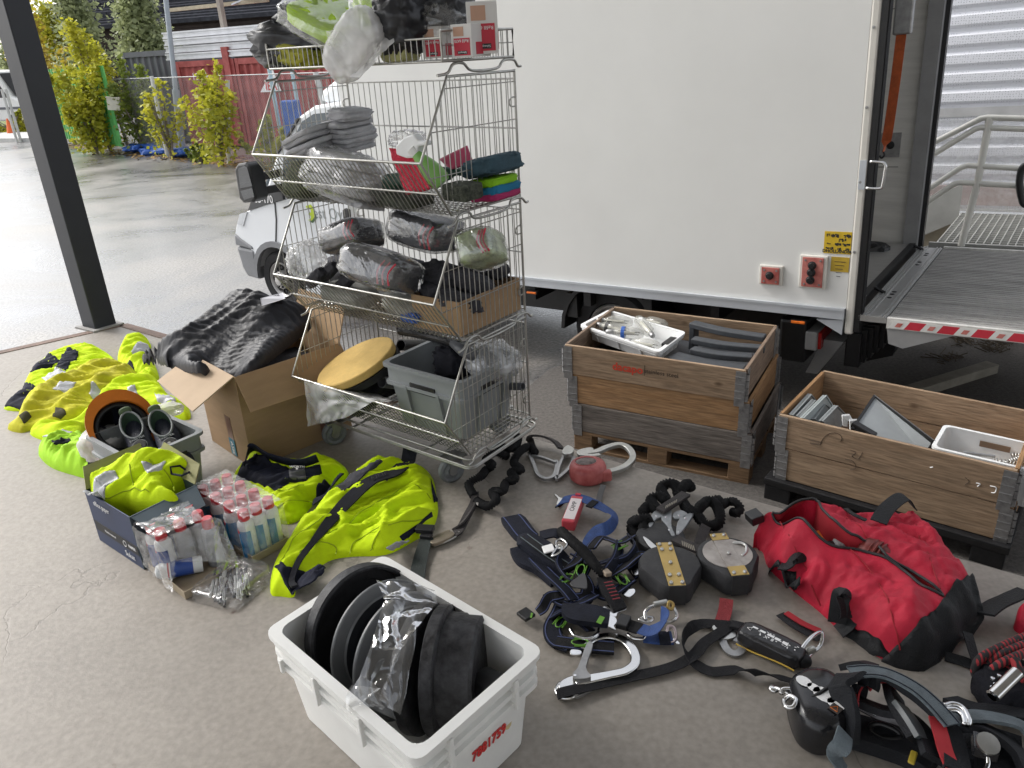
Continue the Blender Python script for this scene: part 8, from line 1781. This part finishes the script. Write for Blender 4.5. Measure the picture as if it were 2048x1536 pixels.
DF = Soft(outl,.006,.03,[(.017,8,-35,2.4,131),(.008,20,20,1.8,132),(.0035,45,-10,1.5,134)],[([(1790,1080),(1830,1130),(1870,1175)],.02,.02),([(1600,1085),(1640,1130),(1700,1160)],.018,.018),([(1740,1180),(1800,1230),(1810,1290)],.014,.02)],ctrl=ctl,res=.0075,hole=hole)
db = thing('duffel_bag','big open red duffel bag with black ends, between the harness and the wooden box','bag',P(1720,1240,0))
sobj(DF,'bag_shell',RDC,parent=db)
zed = [DF.h(np.array([p.x]),np.array([p.y]))[0] for p in DF.hole3]; m = MB(); n = len(DF.hole3); cen = sum(DF.hole3,Vector()) / n
v_ = [Vector((p.x,p.y,z)) for p,z in zip(DF.hole3,zed)] + [Vector((p.x + (p.x - cen.x) * .12,p.y + (p.y - cen.y) * .12 - .0,.03)) for p in DF.hole3]
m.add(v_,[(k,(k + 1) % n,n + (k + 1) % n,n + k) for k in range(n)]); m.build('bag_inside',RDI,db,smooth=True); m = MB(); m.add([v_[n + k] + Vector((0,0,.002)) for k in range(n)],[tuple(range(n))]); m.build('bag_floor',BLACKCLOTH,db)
m = MB(); m.tube([Vector((p.x,p.y,z + .002)) for p,z in zip(DF.hole3,zed)],.0045,6,True); m.build('zip_edge',BLACK,db,smooth=True)
BEN = mat('black_bag_fabric',(.009,.010,.012),.6,spec=.35,var=.3,scale=12,bump=.4,bscale=240)
for nm,px_ in (('black_end',[(1892,1193),(1910,1172),(1944,1150),(1956,1192),(1966,1246),(1940,1282),(1896,1322),(1842,1354),(1798,1346),(1762,1324),(1800,1290),(1830,1262),(1865,1232),(1880,1212)]),('black_base',[(1684,1276),(1690,1240),(1720,1268),(1770,1300),(1800,1344),(1738,1314)]),('black_corner',[(1538,1138),(1536,1150),(1560,1138),(1592,1150),(1600,1172),(1590,1182),(1566,1162)])): DF.patch(px_,.004,.01).build(nm,BEN,db,smooth=True)
def bstrap(pts,w_,off=.012,**k): m = MB(); c = cr([DF.zat(*q[:2],off + (q[2] if len(q) > 2 else 0)) for q in pts],6); m.ribbon(c,w_,.004,k.get('tilt',0)); return m.build('carry_handle',BEN,db,smooth=True,auto=40)
bstrap([(1672,1258,0),(1676,1225,.02),(1680,1212,.03),(1686,1220,.02),(1694,1250,0),(1676,1270,-.005)],.05)
bstrap([(1754,1060,0),(1770,1048,.03),(1800,1036,.05),(1822,1036,.03)],.05); bstrap([(1560,1140,.0),(1572,1148,.02),(1592,1140,.03),(1598,1150,.02)],.05); bstrap([(1690,1024,.0),(1705,1045,.01),(1730,1056,.005)],.014)
strap(db,[(1966,1228,.06),(1990,1210,.05),(2020,1196,.06),(2052,1182,.07)],.06,BEN,th=.006,tilt=20,name='side_strap'); strap(db,[(1935,1265,.05),(1945,1300,.03),(1952,1330,.01),(1925,1322,.008),(1890,1312,.008)],.03,BEN,name='end_strap',tilt=20)
box3(db,(1498,1046,.09),(1522,1036,.10),.05,.03,BLACK,'side_buckle')
strap(db,[(1560,1228,.012),(1590,1250,.014),(1640,1278,.012)],.03,BEN,name='loose_flap'); strap(db,[(1572,1225,.018),(1605,1246,.02),(1640,1262,.02)],.02,RDI,name='loose_flap')
seam(db,DF,[(1700,1100),(1760,1180),(1800,1300)],[(1560,1045),(1600,1120),(1640,1215)],[(1690,1040),(1745,1088)],[(1830,1060),(1880,1180)],mm_=RDI)
t = thing('orange_case','orange flat case inside the open red duffel bag','case',P(1660,1090,.12)); cs = [P(*q) for q in ((1622,1064,.095),(1672,1048,.095),(1694,1070,.09),(1646,1088,.09))]; MB().hexa([p - Vector((0,0,.03)) for p in cs],cs).build('case_body',mat('orange_case',(.62,.15,.01),.5),t,bevel=.004); m = MB(); m.tube([cs[3] + Vector((0,0,.002)),cs[2] + Vector((0,0,.002))],.003,5); m.build('case_rim',BLACK,t)
t = thing('power_tool','grey and red hand tool lying in the open red duffel bag','tool',P(1700,1110,.12))
m = MB(); A,B = P(1668,1088,.112),P(1716,1084,.115); M_ = frame(A,B - A,None,(0,0,1)); m.box(0,(B - A).length,-.022,.02,-.03,.01,M_); m.build('tool_body',mat('tool_grey',(.36,.37,.38),.4),t,bevel=.008); m = MB(); m.box(-.03,.015,-.018,.016,-.03,.004,M_); m.build('tool_nose',BLACK,t,bevel=.006); m = MB(); m.box(-.02,.0,-.03,-.018,-.02,.0,M_); m.build('tool_button',mat('orange_case',(.62,.15,.01)),t)
DRT = mat('dark_red_tool',(.16,.022,.018),.4,var=.3,scale=20,metal=.2); A,B = P(1722,1096,.115),P(1790,1130,.11); Mz = Matrix.Translation(A) @ (B - A).to_track_quat('Z','Y').to_matrix().to_4x4(); L = (B - A).length
MB().lathe([(0,0),(.03,0),(.042,.012),(.046,.03),(.046,L * .45),(.040,L * .5),(.040,L * .56),(.044,L * .6),(.036,L * .8),(.02,L),(0,L)],Mz,28).build('tool_motor',DRT,t,smooth=True,auto=35)
for k in range(3): MB().lathe([(.047,.034 + k * .014),(.049,.037 + k * .014),(.047,.041 + k * .014)],Mz,28).build('cooling_ring',DRT,t)
m = MB(); m.tube(cr(px([(1750,1128,.125),(1780,1132,.125),(1815,1148,.12),(1850,1174,.11)]),6),.005,6); m.build('tool_cord',WBS,t,smooth=True)
# ================================================================== strap lanyard with big hook and absorber
t = thing('strap_lanyard','long flat black strap lanyard crossing the floor from the big hook to the absorber pack','lanyard',P(1400,1310,0))
strap(t,[(1114,1390,.02),(1128,1384,.026),(1180,1372,.02),(1260,1354,.012),(1340,1335,.014),(1385,1312,.02),(1410,1285,.02),(1440,1265,.016),(1462,1250,.014)],.034,WEB,n=8)
strap(t,[(1462,1250,.014),(1440,1248,.012),(1400,1248,.012),(1375,1262,.03),(1366,1285,.035),(1376,1310,.02),(1395,1330,.012),(1425,1343,.008),(1470,1340,.012),(1510,1345,.03),(1560,1355,.02),(1640,1378,.02)],.034,WEB,tilt=[0,0,10,70,80,40,0,0,0,75,20,30],n=8)
strap(t,[(1462,1250,.016),(1475,1252,.02),(1490,1256,.025)],.03,WEB,th=.012)
A,B = P(1484,1262,.03),P(1602,1318,.03); M_ = frame((A + B) / 2,B - A,None,(0,0,1)); m = MB(); m.blob(M_,((B - A).length * .52,.036,.026),40,20,.45,.05,6,141); m.build('absorber_pack',mat('black_pack_film',(.016,.016,.018),.32,bump=.3,bscale=40),t,smooth=True)
m = MB(); m.tube([M_ @ Vector((x,-.036,-.018 + .004 * math.sin(x * 30))) for x in np.linspace(-.085,.085,14)],.0025,5); m.build('yellow_edge',mat('yellow_piping',(.5,.33,.04),.6),t)
rnd = random.Random(11); m = MB(); L = (B - A).length
for k in range(5): x0 = L * (-.34 + .13 * k); m.box(x0,x0 + L * rnd.uniform(.06,.12),.004 - .002 * k,.010 - .001 * k,.0262,.0272,M_)
for k in range(22): x0 = L * rnd.uniform(-.36,.40); y0 = rnd.uniform(-.014,.012); m.box(x0,x0 + rnd.uniform(.002,.007),y0,y0 + rnd.uniform(.001,.004),.0262,.0272,M_)
m.tube([M_ @ Vector((-L * .40 + q[0],q[1],.027)) for q in ((0,-.006),(.012,.003),(.012,-.012),(0,-.006))],.0009,4); text('lettering','X  8',.016,M_ @ Matrix.Translation((-L * .02,-.010,.0268)),WHITEPRINT,t,extrude=.0004); m.build('white_print',WHITEPRINT,t)
t = thing('carabiner','steel screw carabiner at the end of the black absorber pack, against the red bag','carabiner',P(1625,1300,0)); rod(t,[(1606,1318,.03),(1603,1300,.045),(1622,1275,.055),(1640,1264,.05),(1645,1272,.045),(1640,1292,.03),(1622,1308,.025),(1616,1318,.025)],.0058,CHROME,'bow'); box3(t,(1614,1310,.02),(1632,1300,.03),.019,.018,STEEL,'screw_sleeve',bevel=.006); m = MB(); m.blob(Matrix.Translation(P(1608,1322,.022)),(.02,.018,.018),16,10,.8); m.build('rubber_keeper',RUBBER,t,smooth=True)
SL = mat('polished_steel',(.62,.62,.61),.16,metal=1,var=.06)
t = thing('big_hook','large shiny steel scaffold hook at the left end of the strap lanyard','hook',P(1200,1340,0))
c = cr(px([(1165,1300),(1190,1280),(1220,1274),(1250,1284),(1268,1306),(1270,1328),(1252,1344),(1220,1352),(1180,1360),(1150,1366)],.016),8); m = MB(); m.ribbon(c,lerpl([.016,.02,.024,.027,.028,.027,.026,.026,.03,.034],8),.016); m.build('hook_bow',SL,t,smooth=True,auto=40,bevel=.003)
plate(t,[(1174,1292),(1186,1296),(1172,1340),(1182,1360),(1150,1364),(1146,1352),(1156,1340)],.022,.012,DULLMETAL,'gate'); plate(t,[(1118,1372),(1135,1360),(1160,1355),(1180,1362),(1160,1392),(1138,1394),(1120,1388)],.010,.012,SL,'hook_body',bevel=.003); rod(t,[(1120,1366),(1112,1380),(1120,1394),(1140,1396),(1156,1386)],.006,SL,'eye',z=.012); plate(t,[(1150,1390),(1192,1372),(1196,1376),(1156,1398)],.008,.01,DULLMETAL,'lever')
m = MB(); m.lathe([(.005,0),(.004,.003),(0,.003)],Matrix.Translation(P(1150,1352,.034)),10); m.build('rivet',CHROME,t)
t = thing('flat_hook','flat grey stamped steel hook lying under the red strap','hook',P(1455,1290,0)); c = cr(px([(1440,1262),(1446,1285),(1456,1302),(1472,1308),(1484,1300),(1482,1286),(1470,1278)],.006),7); m = MB(); m.ribbon(c,.022,.007); m.build('hook_bow',DULLMETAL,t,smooth=True,auto=40); plate(t,[(1424,1258),(1432,1252),(1446,1262),(1466,1262),(1472,1276),(1448,1282),(1436,1272)],.006,.006,STEEL,'hook_plate')
# ================================================================== black reel and harness at the lower right
SHN = mat('glossy_black_plastic',(.014,.014,.016),.22,var=.2,scale=30)
t = thing('reel_block','glossy black belay reel with white print, at the lower edge of the floor','fall arrester',P(1650,1460,0))
o8 = [(1566,1392),(1580,1380),(1612,1370),(1650,1378),(1684,1412),(1690,1448),(1672,1478),(1650,1500),(1618,1505),(1586,1478),(1570,1430)]; b_ = [P(u,v,.0) for u,v in [(1572,1412),(1586,1396),(1616,1384),(1655,1392),(1690,1430),(1700,1475),(1680,1505),(1654,1516),(1622,1512),(1592,1490),(1576,1450)]]
cb = cr(b_,5,True); cen = sum(cb,Vector()) / len(cb); n = len(cb); rg_ = [[cen + (p - cen) * s_ + Vector((0,0,z)) for p in cb] for s_,z in ((.94,.002),(1,.014),(1,.07),(.93,.092),(.72,.105),(.3,.108))]
m = MB(); m.add([p for q in rg_ for p in q],[(i * n + k,i * n + (k + 1) % n,(i + 1) * n + (k + 1) % n,(i + 1) * n + k) for i in range(5) for k in range(n)] + [tuple(range(5 * n,6 * n))]); m.build('housing',SHN,t,smooth=True,auto=50)
m = MB(); Mw = frame(cen + Vector((0,0,.1085)),P(1680,1455,.1) - P(1600,1400,.1),None,(0,0,1))
for x,y,r in ((-.045,0,.017),(-.018,.0,.014),(.012,.0,.024),(.045,-.004,.018)): m.lathe([(r,0),(r,.0012),(0,.0012)],Mw @ Matrix.Translation((x,y,0)) @ Matrix.Diagonal((1.2,.9,1,1)),14)
m.build('white_print',WHITEPRINT,t); m = MB(); m.box(.04,.066,-.030,-.006,.0,.002,Mw); m.build('warning_label',mat('dark_label',(.05,.04,.035),.5),t)
m = MB(); m.tube([Mw @ Vector(q) for q in ((.044,-.026,.003),(.062,-.026,.003),(.053,-.010,.003),(.044,-.026,.003))],.0011,4); m.build('warning_triangle',mat('orange_case',(.62,.15,.01)),t)
rod(t,[(1545,1378,.05),(1552,1376,.06),(1570,1385,.07),(1585,1398,.08)],.005,CHROME,'swivel_pin'); m = MB(); m.lathe([(0,-.006),(.011,-.005),(.013,0),(.011,.005),(0,.006)],Matrix.Translation(P(1547,1378,.055)),14); m.build('swivel_knob',CHROME,t,smooth=True)
rod(t,[(1562,1388,.07),(1570,1378,.075),(1620,1384,.08),(1650,1390,.08)],.006,CHROME,'gate_bar'); rod(t,[(1568,1402,.085),(1580,1392,.095),(1592,1400,.1),(1586,1414,.095),(1572,1414,.09)],.006,CHROME,'shackle',True); rod(t,[(1618,1398,.10),(1640,1386,.11),(1672,1364,.11)],.005,BLACK,'cord')
h2 = thing('climbing_harness','black and grey climbing harness with red lining, at the bottom right corner','harness',P(1850,1440,0))
PADB = mat('black_padding',(.010,.011,.014),.7,spec=.3,var=.25,scale=20,bump=.3,bscale=200); RPAD = mat('red_lining',(.36,.018,.026),.75,var=.15)
def pad(pts,w_,tilt,mm_=PADB,th=.016,nm='padded_strap',**k): return strap(h2,pts,w_,mm_,th=th,tilt=tilt,name=nm,**k)
pad([(1700,1480,.05),(1700,1440,.09),(1690,1400,.12),(1680,1372,.14),(1692,1356,.15),(1712,1352,.14),(1722,1366,.12),(1716,1390,.10)],.055,[70,70,65,50,30,50,70,70])
pad([(1706,1476,.045),(1708,1430,.08),(1712,1395,.10),(1726,1372,.11)],.04,72,RPAD,.004,'red_lining')
pad([(1735,1372,.12),(1748,1352,.14),(1775,1354,.14),(1810,1374,.13),(1850,1402,.12),(1888,1440,.11),(1905,1490,.10),(1915,1545,.10)],.055,[20,30,25,20,20,20,15,10])
pad([(1738,1380,.10),(1752,1362,.12),(1775,1364,.12),(1792,1378,.11)],.04,60,RPAD,.004,'red_lining')
pad([(1700,1345,.15),(1740,1342,.155),(1780,1350,.155),(1830,1376,.15),(1870,1410,.14),(1905,1450,.13)],.048,10,WBS,.005,'grey_strap',stitch=NAVW)
pad([(1710,1400,.09),(1760,1420,.09),(1812,1432,.10),(1850,1470,.09),(1870,1520,.09)],.06,30)
pad([(1872,1436,.12),(1882,1470,.12),(1892,1505,.11),(1910,1548,.10)],.032,5,RPAD,.006,'red_lining')
pad([(1786,1385,.09),(1792,1410,.10),(1806,1440,.10),(1830,1480,.09)],.06,50,PADB,.02); pad([(1800,1410,.115),(1822,1440,.115),(1845,1478,.105)],.05,40,mat('shiny_grey_band',(.06,.07,.075),.3),.012,'elastic_band')
pad([(1700,1460,.03),(1760,1478,.03),(1820,1500,.03),(1870,1530,.03)],.08,0,PADB,.04); pad([(1690,1465,.10),(1684,1490,.10),(1672,1510,.09),(1690,1545,.05)],.042,[40,20,0,0],WBS,.005,'grey_strap')
pad([(1905,1440,.10),(1940,1432,.11),(1990,1436,.11),(2040,1450,.1),(2075,1480,.09)],.05,20,WBS,.008,'grey_strap'); pad([(1920,1452,.09),(1960,1455,.10),(2000,1475,.10),(2040,1510,.09),(2060,1545,.08)],.055,30)
pad([(1900,1400,.04),(1950,1418,.06),(2000,1426,.07),(2060,1432,.07)],.06,20); pad([(1930,1480,.03),(1980,1500,.04),(2040,1520,.04)],.10,0,PADB,.05); pad([(1950,1530,.05),(2000,1545,.05),(2060,1550,.05)],.10,0,PADB,.05)
pad([(1905,1500,.02),(1950,1520,.02),(1990,1540,.02)],.16,0,PADB,.03); pad([(1690,1334,.06),(1720,1328,.09),(1750,1336,.1)],.05,30)
for q in ([(1888,1412),(1905,1408),(1925,1416),(1938,1440),(1935,1450)],[(1890,1420),(1912,1420),(1926,1432),(1930,1450)]): rod(h2,q,.007,CHROME,'d_ring',z=.13)
rod(h2,[(1742,1452,.05),(1760,1448,.055),(1790,1460,.055),(1800,1474,.05),(1770,1478,.045),(1746,1466,.045)],.007,BLACK,'rubber_ring',True)
strap(h2,[(1722,1408,.03),(1760,1428,.03),(1800,1450,.03)],.045,mat('clear_label',(.12,.11,.11),.25),th=.004,name='label_sleeve'); box3(h2,(1818,1514,.06),(1832,1520,.06),.04,.006,mat('yellow_label',(.40,.30,.03),.6),'yellow_label')
for k in range(3): box3(h2,(1728,1409 + k * 5,.034),(1752,1421 + k * 5,.034),.003,.001,WHITEPRINT,'printed_line')
box3(h2,(1942,1496,.10),(1992,1510,.10),.05,.03,SHN,'cam_buckle'); m = MB(); m.lathe([(.025,0),(.024,.006),(0,.007)],Matrix.Translation(P(1975,1488,.135)) @ Matrix.Rotation(.4,4,'X'),20); m.build('buckle_button',STEEL,h2,smooth=True,auto=40); rod(h2,[(1975,1512,.11),(1976,1530,.1),(1970,1545,.1)],.005,CHROME,'buckle_pin')
box3(h2,(1728,1372,.10),(1748,1366,.11),.02,.014,CHROME,'metal_adjuster')
# ================================================================== rope bundle at the right edge and the second red bag
RP_,nt,bs,lk,N = matn('black_red_rope'); tc = N('TexCoord'); wv = N('TexWave'); wv.inputs['Scale'].default_value = 26; wv.inputs['Distortion'].default_value = 3; lk.new(tc.outputs['Object'],wv.inputs[0]); vo = N('TexVoronoi'); vo.inputs['Scale'].default_value = 42; lk.new(tc.outputs['Object'],vo.inputs[0]); a_ = N('Math'); a_.operation = 'MULTIPLY'; lk.new(wv.outputs['Fac'],a_.inputs[0]); lk.new(vo.outputs['Distance'],a_.inputs[1])
r_ = N('ValToRGB'); r_.color_ramp.elements[0].position = .30; r_.color_ramp.elements[1].position = .38; r_.color_ramp.elements[0].color = (.018,.016,.017,1); r_.color_ramp.elements[1].color = (.30,.02,.025,1); lk.new(a_.outputs[0],r_.inputs[0]); lk.new(r_.outputs[0],bs.inputs['Base Color']); bs.inputs['Roughness'].default_value = .8; b2 = N('Bump'); b2.inputs['Strength'].default_value = .5; b2.inputs['Distance'].default_value = .003; lk.new(vo.outputs['Distance'],b2.inputs['Height']); lk.new(b2.outputs[0],bs.inputs['Normal'])
t = thing('rope_bundle','coiled black and red rope with a bright steel cylinder at the right edge','rope',P(2010,1360,0))
for q in ([(1958,1365,.03),(1950,1340,.06),(1960,1318,.09),(1990,1300,.10),(2030,1282,.1),(2070,1265,.09)],[(1968,1345,.05),(1980,1325,.08),(2010,1305,.1),(2060,1285,.1)],[(1975,1360,.05),(1990,1335,.09),(2020,1318,.11),(2065,1300,.1)],[(1962,1350,.03),(1966,1372,.03),(1975,1395,.02),(1995,1412,.02),(2020,1422,.02),(2070,1436,.02)],[(1985,1318,.07),(2005,1330,.08),(2035,1340,.09),(2065,1345,.08)],[(2030,1318,.12),(2036,1338,.11),(2050,1360,.1),(2080,1380,.08)]):
 rod(t,q,.0115,RP_,'rope_strand')
m = MB(); m.blob(Matrix.Translation(P(2035,1385,.04)),(.09,.08,.05),30,16,.7,.15,3,151); m.build('black_pouch',BLACKCLOTH,t,smooth=True)
A,B = P(1986,1392,.10),P(2034,1345,.13); Mz = Matrix.Translation(A) @ (B - A).to_track_quat('Z','Y').to_matrix().to_4x4(); L = (B - A).length; MB().lathe([(.012,-.004),(.0165,0),(.0165,L),(.012,L + .004),(0,L + .004)],Mz,24).build('steel_cylinder',SL,t,smooth=True,auto=35); m = MB()
for u,v in ((1985,1358),(1998,1352),(1990,1370),(1984,1376)): m.lathe([(.006,0),(.005,.004),(0,.005)],Matrix.Translation(P(u,v,.09)),8)
m.build('rivet',CHROME,t)
B2 = Soft([(2034,1232,.03),(2044,1205,.10),(2075,1195,.14),(2140,1230,.14),(2150,1290,.05),(2090,1300,.0),(2046,1262,.0)],.05,.05,[(.018,10,20,2,161)],res=.01)
tag(B2.mesh().build('red_bag',RDC,smooth=True),'second red bag, only its left edge showing at the right border','bag');
